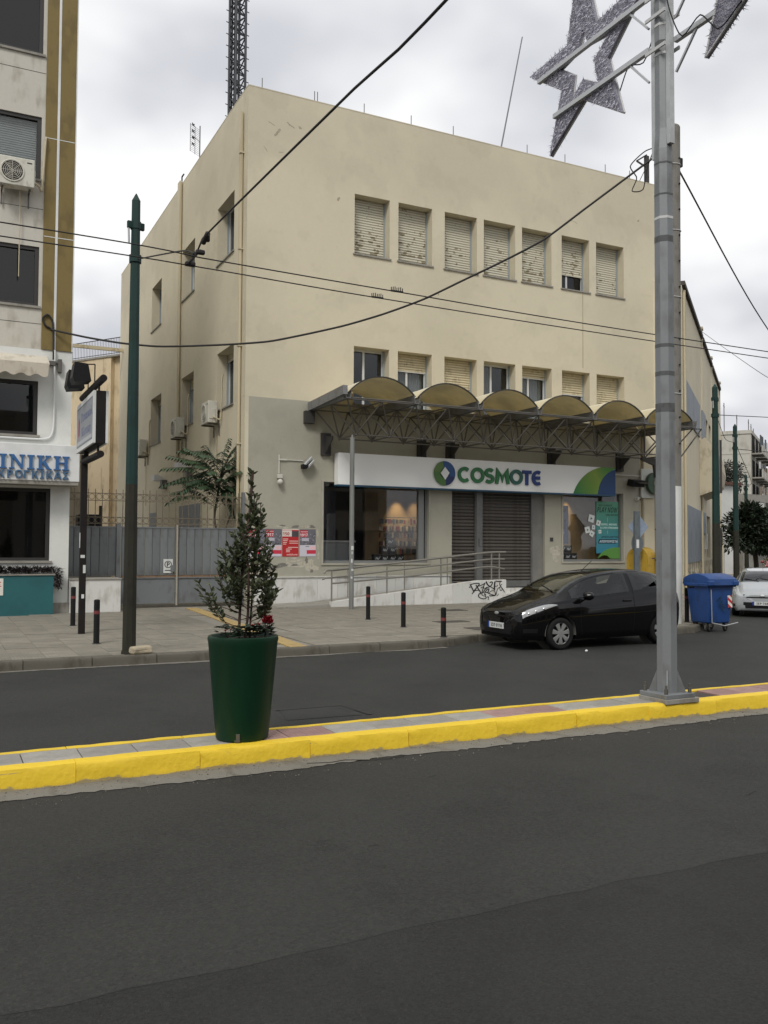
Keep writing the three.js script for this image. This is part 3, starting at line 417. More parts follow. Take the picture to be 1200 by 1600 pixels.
  const j = part('junction_bracket', [rbox(0.1, 0.34, 0.12, 0.01, 2.66, 6.55, zc + 0.06), rbox(0.16, 0.12, 0.1, 0.01, 2.48, 6.6, zc + 0.06)], M.steel, c); part('clamp', [bar([2.33, 6.62, zc + 0.06], [2.62, 6.62, zc + 0.06], 0.03)], M.steel, j);
  // fascia with blue raised letters
  const s = thing('clinic_sign', 'white box sign with raised blue Greek letters on the clinic front', 'sign', [0, 0, zc]);
  part('panel', rbox(8, 0.92, 0.62, 0.015, 3.12 - 4, 3.97, 0.33), M.white, s); part('soffit', box(-4.9, 3.1, 3.42, 3.508, 0.02, 0.62), M.concrete, s);
  const blue = mat([0.035, 0.12, 0.30], 0.45), blue2 = mat([0.05, 0.115, 0.21], 0.5);
  const glyph = (ch, size, f, x, y, m) => { let g; if (ch === 'Γ') g = extrude([[0, 0], [0.16, 0], [0.16, 0.56], [0.5, 0.56], [0.5, 0.7], [0, 0.7]].map(([a, b]) => [a * size * 1.3, b * size * 1.42]), 0.05); else if (ch === 'Σ') g = extrude([[0, 0], [0.52, 0], [0.52, 0.13], [0.22, 0.13], [0.4, 0.35], [0.22, 0.57], [0.5, 0.57], [0.5, 0.7], [0, 0.7], [0, 0.6], [0.21, 0.35], [0, 0.1]].map(([a, b]) => [a * size * 1.3, b * size * 1.42]), 0.05); else if (ch === 'Λ') g = extrude([[0, 0], [0.2, 0], [0.36, 0.5], [0.5, 0], [0.72, 0], [0.46, 0.7], [0.27, 0.7]].map(([a, b]) => [a * size * 1.3, b * size * 1.42]), 0.05); else g = new TextGeometry(ch, { font: f, size, depth: 0.05, curveSegments: 4 }); g.computeBoundingBox(); const w = g.boundingBox.max.x; part('letter', g, m, s, [x, y, 0.645]); return w; };
  let x = 2.87; const word = (str, size, f, y, m, gap, xe) => { let p = xe; for (const ch of [...str].reverse()) { const probe = { Γ: 0.65, Σ: 0.676, Λ: 0.936 }[ch]; let w = probe ? probe * size : new TextGeometry(ch, { font: f, size, depth: 0.01, curveSegments: 1 }); if (!probe) { w.computeBoundingBox(); w = w.boundingBox.max.x; } p -= w; glyph(ch, size, f, p, y, m); p -= gap; } };
  word('ΛINIKH', 0.355, font.serif, 3.79, blue, 0.038, 2.87); word('AKPOΓKIKAΣ', 0.20, font.sans, 3.56, blue2, 0.030, 2.85);
  // notice and planting
  const t = thing('clinic_planter_box', 'teal rendered planter wall under the clinic window', 'planter', [0, 0, zc]);
  part('trough', [box(-5, 2.58, 0.1, 1.14, 0.03, 0.34)], mat([0.018, 0.115, 0.125], 0.6, { map: texBlotch, size: 2.2 }), t); part('rim', box(-5.02, 2.62, 1.14, 1.17, 0.0, 0.37), M.concrete, t);
  const nt = canvasTex(256, 160, (q, W, H) => { q.fillStyle = '#d9d6cc'; q.fillRect(0, 0, W, H); q.fillStyle = '#c0392b'; q.font = 'bold 64px sans-serif'; q.textAlign = 'right'; q.fillText('ΟΣ', W - 14, 78); }), nm = mat([1, 1, 1], 0.7); nm.map = nt;
  const ng = new THREE.BoxGeometry(0.75, 0.42, 0.01); single('notice_board', ng, nm, 'white notice with red lettering on the teal planter wall', 'notice', [1.03, 0.86, zc + 0.348]);
}
// ---------- the ochre house at the back of the yard ----------
{
  const o = thing('ochre_house', 'weathered ochre rendered house with roof terrace railing behind the yard', 'building', [8.25, 0, -48.4], -55.8 * D2R);
  o.scale.y = 1.215; const om = mat([0.66, 0.54, 0.36], 0.93, { map: texDirt, size: 2.6, bump: bumpFine, bsize: 0.8, bs: 0.004 });
  part('wall', box(-9, -0.5, 0, 9.9, -5, 0), om, o); part('corner_pier', box(-0.495, 0.3, 0, 9.9, -5, -0.25), om, o); part('coping', box(-9.05, 0.32, 9.9, 9.98, -5, 0.06), M.concrete, o);
  part('terrace_wall', box(-9, -2.5, 0, 5.7, 0.01, 1.2), M.concrete, o);
  part('rail', [bar([-9, 10.75, -0.1], [0.2, 10.75, -0.1], 0.02, 6), bar([-9, 10.08, -0.1], [0.2, 10.08, -0.1], 0.015, 6)], M.darkSteel, o);
  const bg = bar([0, 10.0, -0.1], [0, 10.74, -0.1], 0.011, 5); for (let x = -6; x < 0.25; x += 0.12) part('baluster', bg, M.darkSteel, o, [x, 0, 0]);
  part('window', [box(-3.1, -2.2, 4.0, 4.6, 1.2, 1.25)], M.darkSteel, o);
  const y = thing('yard_plant', 'dark cooling machinery stacked in the yard behind the fence', 'machinery', [4.35, 0.15, -31.5]);
  part('housing', rbox(0.9, 1.5, 0.8, 0.03, 0, 1.6, 0), M.darkSteel, y); part('cowl', rbox(0.7, 0.5, 0.7, 0.05, 0.1, 2.55, 0), M.black, y); part('flue', bar([0.5, 0, 0.2], [0.5, 3.1, 0.2], 0.06), M.darkSteel, y); part('platform', rbox(2.0, 0.85, 1.2, 0.03, -0.2, 0.425, 0), M.concrete, y);
}
// ---------- yard gate, fence, low wall ----------
{
  const g = thing('yard_gate', 'grey sheet metal double gate with railing on top closing the yard', 'gate', [0, 0, -25.5]);
  const sheet = [[0.155, 0.168, 0.174], [0.166, 0.18, 0.186], [0.144, 0.156, 0.162]].map((c) => mat(c, 0.6, { map: texDirt, size: 1.7 })), frame = mat([0.155, 0.166, 0.17], 0.6, { map: texDirt, size: 1.2 }), rust = mat([0.24, 0.15, 0.09], 0.9, { map: texDirt, size: 0.5 }), tan = mat([0.15, 0.122, 0.083], 0.75, { map: texDirt, size: 1 });
  const r = rng(9), bg = (w) => uvBox(extrude([[0.003, 0], [0.012, 0.018], [w * 0.3, 0.022], [w * 0.7, 0.022], [w - 0.012, 0.018], [w - 0.003, 0], [w - 0.003, -0.004], [0.003, -0.004]], 1.34).rotateX(-Math.PI / 2)); const bgm = (w) => uvBox(mirror(bg(w), 1, 1, -1));
  const panels = [[3.02, 4.38, 6], [4.52, 6.03, 7], [6.13, 8.0, 8]];
  for (const [a, b, n] of panels) { const w = (b - a) / n, q = bgm(w); for (let i = 0; i < n; i++) part('metal_board', q, sheet[Math.floor(r() * 3)], g, [a + i * w, 1.06, 0.0]); part('rail', box(a, b, 2.395, 2.435, -0.02, 0.035), frame, g); }
  part('rust_strip', box(4.52, 8.0, 0.985, 1.06, -0.004, 0.008), rust, g); part('lower_plate', box(4.52, 6.03, 0.26, 0.985, 0, 0.02), sheet[1], g); part('lower_plate', box(6.13, 8.0, 0.26, 0.985, 0, 0.02), sheet[0], g);
  part('plate_lip', box(4.5, 8.02, 0.97, 1.0, 0.02, 0.05), frame, g);
  part('post', box(4.38, 4.5, 0.15, 2.5, -0.05, 0.07), frame, g); part('post', [bar([6.08, 0.2, 0.05], [6.08, 2.5, 0.05], 0.03)], mat([0.4, 0.37, 0.32], 0.6, { metal: 0.3, map: texDirt, size: 0.6 }), g);
  part('post', box(8.0, 8.09, 0.15, 3.5, -0.05, 0.06), frame, g);
  for (const y of [2.50, 2.68, 3.14, 3.34]) part('rail', box(3.02, 8.0, y, y + 0.02, -0.014, 0.014), tan, g);
  const pk = box(-0.009, 0.009, 2.43, 3.47, -0.009, 0.009), ringG = new THREE.TorusGeometry(0.075, 0.007, 5, 14); let k = 0;
  for (let x = 3.06; x < 7.98; x += 0.186, k++) { part('picket', pk, tan, g, [x, 0, 0]); part('ring', ringG, tan, g, [x + 0.093, 2.604, 0]); part('ring', ringG, tan, g, [x + 0.093, 3.255, 0]); }
  part('lock_box', rbox(0.12, 0.2, 0.06, 0.01, 5.96, 1.25, 0.04), frame, g);
  const st = canvasTex(128, 192, (q, W, H) => { q.fillStyle = '#c9cbc8'; q.fillRect(0, 0, W, H); q.strokeStyle = '#222'; q.lineWidth = 10; q.beginPath(); q.arc(64, 74, 44, 0, 7); q.stroke(); q.fillStyle = '#181818'; q.font = 'bold 84px sans-serif'; q.textAlign = 'center'; q.fillText('P', 64, 104); q.fillRect(20, 150, 88, 12); }), sm = mat([1, 1, 1], 0.6); sm.map = st;
  single('parking_notice', new THREE.BoxGeometry(0.27, 0.4, 0.008), sm, 'small white parking notice with letter P on the grey gate', 'notice', [5.83, 1.32, -25.465]);
  const lw = thing('low_wall', 'low white marble faced wall between the clinic and the gate', 'wall', [0, 0, 0]); part('facing', box(2.99, 4.30, 0.1, 1.0, -25.2, -24.22), M.marble, lw); part('coping', box(2.985, 4.32, 1.002, 1.03, -25.21, -24.19), M.concrete, lw);
}
// ---------- canopy: six fibreglass vaults on a space frame ----------
{
  const c = thing('entrance_canopy', 'canopy of six cream fibreglass vaults on a dark steel space frame over the shop', 'canopy', [10.3, 0, 0]);
  const shell = mat([0.80, 0.72, 0.48], 0.7, { map: texBlotch, size: 2.6, transmission: 0.42, thickness: 0, side: THREE.DoubleSide }), n = 6, w = 13.38 / n, zb = -25.58, zf = -22.95, cu = 1.115;
  const hs = w / 2 - 0.05, rise = 0.50, Rv = (hs * hs + rise * rise) / (2 * rise), half = Math.asin(hs / Rv) / D2R, arcP = arc(w / 2, rise - Rv, Rv, Rv, 90 + half, 90 - half, 22);
  for (let i = 0; i < n; i++) {
    const g = extrude(ribbon(arcP, 0.012), zf - zb); const m = part('vault', uvBox(g, i * 0.7, i * 0.3), shell, c, [i * w, 6.34, zb]); m.geometry.computeVertexNormals();
    const rib = extrude(ribbon(arcP, 0.035), 0.04); part('edge_rib', rib, M.darkSteel, m, [0, 0, zf - zb]); 
  }
  const gm = mat([0.22, 0.222, 0.225], 0.5, { metal: 0.4, map: texDirt, size: 1.3 });
  for (let i = 0; i <= n; i++) part('valley_gutter', extrude([[-0.11, 0.10], [-0.07, -0.16], [0.07, -0.16], [0.11, 0.10], [0.095, 0.10], [0.055, -0.14], [-0.055, -0.14], [-0.095, 0.10]], zf - zb + 0.06), gm, c, [i * w, 6.29, zb]);
  part('edge_beam', [sbar([-0.12, 6.24, -25.55], [-0.12, 6.36, -22.85], 0.14, 0.26)], gm, c);
  part('fascia_tube', bar([-0.12, 6.17, -22.98], [13.5, 6.17, -22.98], 0.026), M.steel, c);
  const zt = [-22.98, -24.2, -25.42], zl = [-23.59, -24.81], yt = 6.13, yb = 5.2, unit = new THREE.CylinderGeometry(0.024, 0.024, 1, 6), node = new THREE.SphereGeometry(0.05, 8, 6);
  const rod = (a, b, nm) => { const A = V(...a), B = V(...b), d = B.clone().sub(A), m = part(nm, unit, M.steel, c); m.position.copy(A).add(B).multiplyScalar(0.5); m.scale.set(1, d.length(), 1); m.quaternion.setFromUnitVectors(V(0, 1, 0), d.normalize()); };
  for (let i = 0; i <= 12; i++) { const x = i * cu; for (let k = 0; k < 3; k++) { if (i < 12) rod([x, yt, zt[k]], [x + cu, yt, zt[k]], 'top_chord'); if (k < 2) rod([x, yt, zt[k]], [x, yt, zt[k + 1]], 'cross_bar'); } }
  for (let i = 0; i < 12; i++) for (let k = 0; k < 2; k++) {
    const x = i * cu + cu / 2, b = [x, yb, zl[k]]; if (i < 11) rod(b, [x + cu, yb, zl[k]], 'bottom_chord'); if (k === 0) rod(b, [x, yb, zl[1]], 'cross_bar');
    for (const dx of [-cu / 2, cu / 2]) for (const z of [zt[k], zt[k + 1]]) rod(b, [x + dx, yt, z], 'diagonal'); part('node', node, M.steel, c, b);
  }
  for (const x of [0.42, 3.85, 4.95, 9.15, 12.3]) { const p = part('wall_bracket', [box(x - 0.16, x + 0.16, 4.75, 5.45, -25.59, -25.5), ], M.darkSteel, c); part('gusset', extrude([[0, 0], [0.55, 0.42], [0.55, 0.5], [0, 0.55]], 0.04).rotateY(-Math.PI / 2), M.darkSteel, p, [x, 4.8, -25.5]); }
  part('wall_bracket', box(-0.32, 0.0, 5.72, 6.1, -25.59, -25.42), M.darkSteel, c);
  part('tie_rod', bar([12 * cu, yt, -22.98], [12 * cu + 0.75, 6.2, -23.3], 0.025), M.steel, c); part('tie_rod', bar([12 * cu + 0.05, yb, -23.59], [12 * cu + 0.75, 6.2, -23.3], 0.025), M.steel, c);
  const sp = thing('canopy_column', 'grey steel pipe column with dark head plate carrying the canopy end', 'column', [23.14, 0.15, -24.2]);
  part('pipe', cyl(0.085, 0.085, 4.85), mat([0.24, 0.235, 0.22], 0.6, { map: texDirt, size: 0.9 }), sp); part('head_plate', extrude([[-0.75, 0.12], [-0.7, 0.2], [0.7, 0.2], [0.75, 0.1], [0.14, -0.1], [0.1, -0.5], [-0.1, -0.5], [-0.16, -0.06]], 0.1), M.darkSteel, sp, [0, 4.8, -0.05]); part('band', [cyl(0.092, 0.092, 0.05, 0, 1.3), cyl(0.092, 0.092, 0.05, 0, 2.4)], M.steel, sp);
}
// ---------- the shop sign ----------
{
  const s = thing('shop_sign', 'long white shop sign reading COSMOTE with green and blue swoosh at its end', 'sign', [0, 0, -25.58]);
  part('panel', [rbox(11.09, 1.0, 0.33, 0.012, 16.565, 4.335, 0.19)], mat([0.86, 0.865, 0.84], 0.45), s);
  part('base_strip', box(11.01, 22.12, 3.79, 3.834, 0.03, 0.37), mat([0.012, 0.07, 0.13], 0.4), s);
  const zf = 0.358, green = mat([0.02, 0.155, 0.045], 0.45), green2 = mat([0.015, 0.10, 0.075], 0.45), blue = mat([0.008, 0.035, 0.19], 0.45);
  const st = (pts, w, m, x, nm = 'letter') => part(nm, extrude(ribbon(pts, w), 0.05, [], 0.006), m, s, [x, 4.325, zf]);
  const R = 0.205, t = 0.115, lets = [[15.6, green, [arc(0.0, 0, R, R, 48, 312, 26)]], [16.115, green, ['O']],
    [16.585, green, [[...arc(0.01, 0.104, 0.135, 0.104, 30, 265, 16), ...arc(0.0, -0.104, 0.145, 0.104, 80, -145, 16)]]], [17.115, green, [[[-0.235, -0.26], [-0.165, 0.19], [0, -0.10], [0.165, 0.19], [0.235, -0.26]]]],
    [17.69, green2, ['O']], [18.135, blue, [[[-0.19, 0.19], [0.19, 0.19]], [[0, 0.15], [0, -0.26]]]], [18.57, blue, [arc(0.02, 0, R - 0.02, R, 58, 302, 24), [[-0.12, 0.0], [0.12, 0.0]]]]];
  for (const [x, m, strokes] of lets) { const g = strokes.map((p) => p === 'O' ? extrude(arc(0, 0, 0.272, 0.262, 0, 350, 35), 0.05, [arc(0, 0, 0.152, 0.142, 0, 350, 35).reverse()]) : extrude(ribbon(p, t), 0.05)); part('letter', g, m, s, [x, 4.325, zf]); }
  // round emblem: interlocking ribbons round a white lozenge
  const em = part('emblem', cyl(0.385, 0.385, 0.05, 0, 0, 0, 40).rotateX(Math.PI / 2), mat([0.028, 0.075, 0.06], 0.4), s, [14.82, 4.335, zf - 0.02]);
  const seg = (a0, a1, c, b0, off) => { const o = arc(0, 0, 0.40, 0.40, a0, a1, 14), q = arc(off[0], off[1], 0.30, 0.30, a1, a0, 14).map(([x, y]) => [x * 0.66, y * 0.66]); part('ribbon', extrude([...o, ...q], 0.02, [], 0.004), mat(c, 0.4), em, [0, 0, 0.052 + b0]); };
  seg(95, 185, [0.10, 0.19, 0.035], 0, [0.05, 0.0]); seg(175, 275, [0.06, 0.16, 0.03], 0.006, [0, 0.05]); seg(265, 350, [0.006, 0.02, 0.10], 0.0, [-0.05, 0]); seg(-15, 100, [0.012, 0.07, 0.22], 0.006, [0, -0.05]);
  part('lozenge', extrude([[-0.16, 0.0], [0.01, -0.215], [0.17, 0.02], [0.0, 0.21]], 0.02), mat([0.75, 0.76, 0.75], 0.4), em, [0, 0, 0.078]);
  // swoosh at the end
  const g1 = new THREE.Shape(); g1.moveTo(20.17, 3.84); g1.bezierCurveTo(20.35, 4.3, 20.8, 4.72, 21.45, 4.832); g1.lineTo(22.105, 4.832); g1.lineTo(22.105, 4.79); g1.bezierCurveTo(21.6, 4.65, 21.32, 4.3, 21.28, 3.84); g1.lineTo(20.17, 3.84);
  const sw = mat([1, 1, 1], 0.45); sw.map = canvasTex(256, 128, (q, W, H) => { const g = q.createLinearGradient(0, H, W * 0.75, 0); g.addColorStop(0, '#1e6a34'); g.addColorStop(0.35, '#5b8a2c'); g.addColorStop(0.7, '#7f9a2c'); g.addColorStop(1, '#4f8a35'); q.fillStyle = g; q.fillRect(0, 0, W, H); }); sw.map.repeat.set(1 / 1.94, 1); sw.map.offset.set(-20.17 / 1.94, -3.84);
  part('green_swoosh', extrude(g1, 0.012, [], 0, 16), sw, s, [0, 0, 0.356]);
  const g2 = new THREE.Shape(); g2.moveTo(21.29, 3.84); g2.bezierCurveTo(21.33, 4.3, 21.6, 4.64, 22.105, 4.78); g2.lineTo(22.105, 3.84); part('blue_swoosh', extrude(g2, 0.012, [], 0, 16), mat([0.006, 0.045, 0.15], 0.45), s, [0, 0, 0.356]);
  // round side sign on a pale board
  const d = thing('round_sign', 'round dark green side sign on a pale board by the canopy column', 'sign', [23.95, 4.35, -25.55]);
  part('board', rbox(0.7, 1.1, 0.06, 0.01, 0, 0, 0.04), M.whiteWall, d); part('disc', cyl(0.42, 0.42, 0.16, 0.12, 0, 0, 28).rotateX(Math.PI / 2), mat([0.03, 0.07, 0.035], 0.4), d, [0.1, 0, 0.1]); part('hub', cyl(0.14, 0.14, 0.03, 0.12, 0, 0, 20).rotateX(Math.PI / 2), M.white, d, [0.1, 0, 0.262]);
}
// ---------- inside the shop ----------
{
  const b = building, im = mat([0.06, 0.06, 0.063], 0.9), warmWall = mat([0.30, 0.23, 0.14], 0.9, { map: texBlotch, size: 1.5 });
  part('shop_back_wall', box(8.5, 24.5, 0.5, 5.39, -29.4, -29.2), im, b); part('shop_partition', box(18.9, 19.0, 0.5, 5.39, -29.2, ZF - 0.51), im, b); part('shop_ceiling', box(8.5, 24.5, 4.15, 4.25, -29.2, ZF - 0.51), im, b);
  part('display_wall', box(13.35, 18.8, 0.5, 4.14, -28.35, -28.2), warmWall, b, undefined, undefined, 'warm lit display wall');
  part('display_wall', box(20.55, 24.4, 0.5, 4.14, -26.75, -26.65), warmWall, b);
  const rack = thing('accessory_rack', 'display rack of hanging phone accessories inside the shop window', 'display rack', [13.5, 0.5, -28.1]);
  part('crossbar', [bar([0.6, 2.45, 0.05], [2.1, 2.45, 0.05], 0.015), bar([0.5, 2.0, 0.05], [2.1, 2.0, 0.05], 0.012), bar([0.5, 1.55, 0.05], [2.1, 1.55, 0.05], 0.012)], M.steel, rack);
  const r = rng(41), cols = [[0.4, 0.4, 0.36], [0.10, 0.10, 0.10], [0.22, 0.04, 0.035], [0.05, 0.05, 0.055], [0.03, 0.03, 0.03], [0.35, 0.3, 0.2], [0.04, 0.04, 0.05], [0.25, 0.2, 0.12], [0.08, 0.12, 0.16], [0.55, 0.5, 0.4]].map((c) => mat(c, 0.5)), pack = rbox(0.065, 0.17, 0.025, 0.006);
  for (const y of [2.30, 2.05, 1.8, 1.52, 1.25]) for (let x = 0.35; x < 2.1; x += 0.082) { const p = part('package', pack, cols[Math.floor(r() * cols.length)], rack, [x, y + (r() - 0.5) * 0.03, 0.06 + r() * 0.06]); p.scale.y = 0.7 + r() * 0.7; }
  const lab = canvasTex(256, 256, (q, W, H) => { q.fillStyle = '#0b0d0d'; q.fillRect(0, 0, W, H); q.strokeStyle = '#cfd6d4'; q.lineWidth = 12; q.beginPath(); q.moveTo(50, 160); q.lineTo(80, 90); q.lineTo(110, 160); q.lineTo(130, 100); q.lineTo(160, 160); q.lineTo(220, 70); q.stroke(); }), lm = mat([1, 1, 1], 0.5); lm.map = lab;
  const boxes = (xs, z, grp, lbl) => { for (const [x, y] of xs) single('product_box', uvFace(rbox(0.26, 0.27, 0.2, 0.008)), lm, lbl, 'box', [x, y, z], undefined, grp); };
  function uvFace(g) { const p = g.attributes.position, uv = g.attributes.uv; for (let i = 0; i < p.count; i++) uv.setXY(i, p.getX(i) / 0.26 + 0.5, p.getY(i) / 0.27 + 0.5); return g; }
  boxes([[13.02, 1.51], [13.30, 1.51], [13.6, 1.51], [13.88, 1.51], [13.3, 1.79], [13.6, 1.79], [13.5, 2.07]], -26.6, 'black boxes in the wide shop window', 'black product box with white mark stacked in the wide shop window');
  boxes([[20.22, 1.57], [20.5, 1.57], [20.78, 1.57], [20.26, 1.85], [20.54, 1.85], [20.2, 2.13]], -26.05, 'black boxes in the narrow shop window', 'black product box with white mark stacked in the window beside the teal poster');
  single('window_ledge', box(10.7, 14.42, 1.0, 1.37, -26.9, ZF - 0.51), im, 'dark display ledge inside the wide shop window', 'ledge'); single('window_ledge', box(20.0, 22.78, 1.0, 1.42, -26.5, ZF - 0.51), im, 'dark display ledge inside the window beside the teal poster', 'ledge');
  const desk = thing('counter', 'pale service counter with monitor inside the shop', 'counter', [11.9, 0.5, -28.3]); part('front_panel', box(-0.9, 0.9, 0, 1.55, -0.3, 0.3), mat([0.30, 0.33, 0.33], 0.6), desk); part('top', rbox(1.95, 0.06, 0.75, 0.01, 0, 1.58, 0), M.white, desk); part('monitor', rbox(0.55, 0.36, 0.04, 0.01, -0.2, 1.85, -0.1), M.black, desk);
  const bp = mat([0.012, 0.03, 0.11], 0.6); single('shop_backdrop', box(10.9, 12.6, 1.6, 3.9, -29.18, -29.12), bp, 'deep blue wall panel at the back of the shop', 'panel');
  // posters hung inside the second window
  const pos = canvasTex(512, 1024, (q, W, H) => {
    const g = q.createLinearGradient(0, 0, W * 0.3, H); g.addColorStop(0, '#5f9c7c'); g.addColorStop(0.35, '#4b9282'); g.addColorStop(1, '#2f7f9c'); q.fillStyle = g; q.fillRect(0, 0, W, H);
    q.fillStyle = '#0d2f1c'; q.font = 'italic bold 44px sans-serif'; q.fillText('ΝΕΟ COSMOTE', 50, 92); q.save(); q.transform(1, 0, -0.18, 1, 40, 0); q.font = 'bold 118px sans-serif'; q.scale(0.78, 1.25); q.fillText('PLAY NOW', 10, 172); q.restore(); q.font = 'italic bold 52px sans-serif'; q.fillText('UNLIMITED', 210, 282);
    q.fillStyle = '#d8efe6'; q.font = 'bold 50px sans-serif'; q.fillText('ΣΕΙΡΕΣ, MOVIES', 100, 470); q.fillText('& LIVE STREAMING', 90, 536); q.fillRect(256, 320, 4, 90); q.fillRect(256, 570, 4, 70);
    q.fillStyle = '#0b2335'; q.font = 'italic bold 54px sans-serif'; q.fillText('ΧΡΗΣΗ ΔΙΚΤΥΟΥ', 110, 720); q.beginPath(); q.moveTo(60, 745); q.lineTo(480, 745); q.lineTo(455, 832); q.lineTo(35, 832); q.fill(); q.fillStyle = '#cfe8f0'; q.font = 'italic bold 66px sans-serif'; q.fillText('ΑΠΕΡΙΟΡΙΣΤΑ', 66, 812);
  }), pm = mat([1, 1, 1], 0.5); pm.map = pos; 
  const ps = thing('teal_poster', 'tall teal poster reading PLAY NOW hung inside the shop window', 'poster', [22.16, 2.66, -25.735]); const pg = new THREE.BoxGeometry(1.05, 1.92, 0.012); part('sheet', pg, pm, ps);
  const lf = new THREE.Shape(); lf.moveTo(-0.46, -1.14); lf.bezierCurveTo(-0.3, -0.85, 0.1, -0.72, 0.56, -0.74); lf.lineTo(0.56, -1.16); lf.lineTo(0.1, -1.16); lf.bezierCurveTo(-0.05, -0.98, -0.25, -1.0, -0.46, -1.14); part('green_foot', extrude(lf, 0.02, [], 0, 14), sw2(), ps, [0, 0, 0.01]);
  function sw2() { const m = mat([0.10, 0.27, 0.05], 0.5); return m; }
  const cards = [[21.40, 2.98, 0.26, -0.25], [21.22, 2.56, 0.22, 0.2], [21.42, 2.42, 0.19, -0.5], [21.50, 2.66, 0.15, -0.05], [21.73, 2.82, 0.19, -0.3], [21.80, 2.5, 0.13, 0.1]];
  const cm = mat([1, 1, 1], 0.6); cm.map = canvasTex(64, 64, (q) => { q.fillStyle = '#d9dedb'; q.fillRect(0, 0, 64, 64); q.fillStyle = '#3b5a58'; q.beginPath(); q.moveTo(24, 20); q.lineTo(46, 33); q.lineTo(22, 44); q.fill(); });
  for (const [x, y, s, a] of cards) single('display_card', new THREE.BoxGeometry(s, s * 1.05, 0.01), cm, 'small white square card with dark mark floating beside the teal poster', 'card', [x, y, -25.728], [0, 0, a], 'white cards in the shop window');
  const bq = mat([1, 1, 1], 0.5); bq.map = canvasTex(128, 256, (q) => { q.fillStyle = '#33466e'; q.fillRect(0, 0, 128, 256); q.fillStyle = '#1b2a4c'; q.fillRect(0, 90, 104, 70); q.fillStyle = '#5d74a4'; q.fillRect(20, 176, 70, 14); q.fillStyle = '#16213d'; q.fillRect(16, 20, 90, 26); }); single('blue_poster', new THREE.BoxGeometry(0.62, 1.4, 0.012), bq, 'blue poster at the edge of the window beside the white cards', 'poster', [20.4, 2.75, -26.2]);
  // recessed spotlights
  const lampM = mat([0.9, 0.85, 0.7], 0.4, { emissive: lin(1, 0.78, 0.45), emissiveIntensity: 2.5 });
  for (const [x, z, tx, tz, I] of [[14.6, -27.75, 14.6, -28.2, 9], [15.3, -27.75, 15.35, -28.2, 5], [20.95, -26.35, 20.95, -26.65, 5]]) {
    const l = thing('ceiling_spotlight', x < 15 ? 'small warm ceiling spotlight over the middle of the accessory rack' : x < 16 ? 'small warm ceiling spotlight over the end of the accessory rack' : 'small warm ceiling spotlight behind the white window cards', 'spotlight', [x, 4.02, z]); part('housing', cyl(0.06, 0.05, 0.13), M.black, l); part('lens', cyl(0.045, 0.045, 0.01, 0, -0.012), lampM, l);
    const s = new THREE.SpotLight(lin(1, 0.72, 0.38), I, 6, 0.5, 0.9, 2); s.position.set(0, -0.03, 0); s.target.position.set(tx - x, -1.6, tz - z); s.castShadow = true; s.shadow.radius = 2; l.add(s, s.target);
  }
}
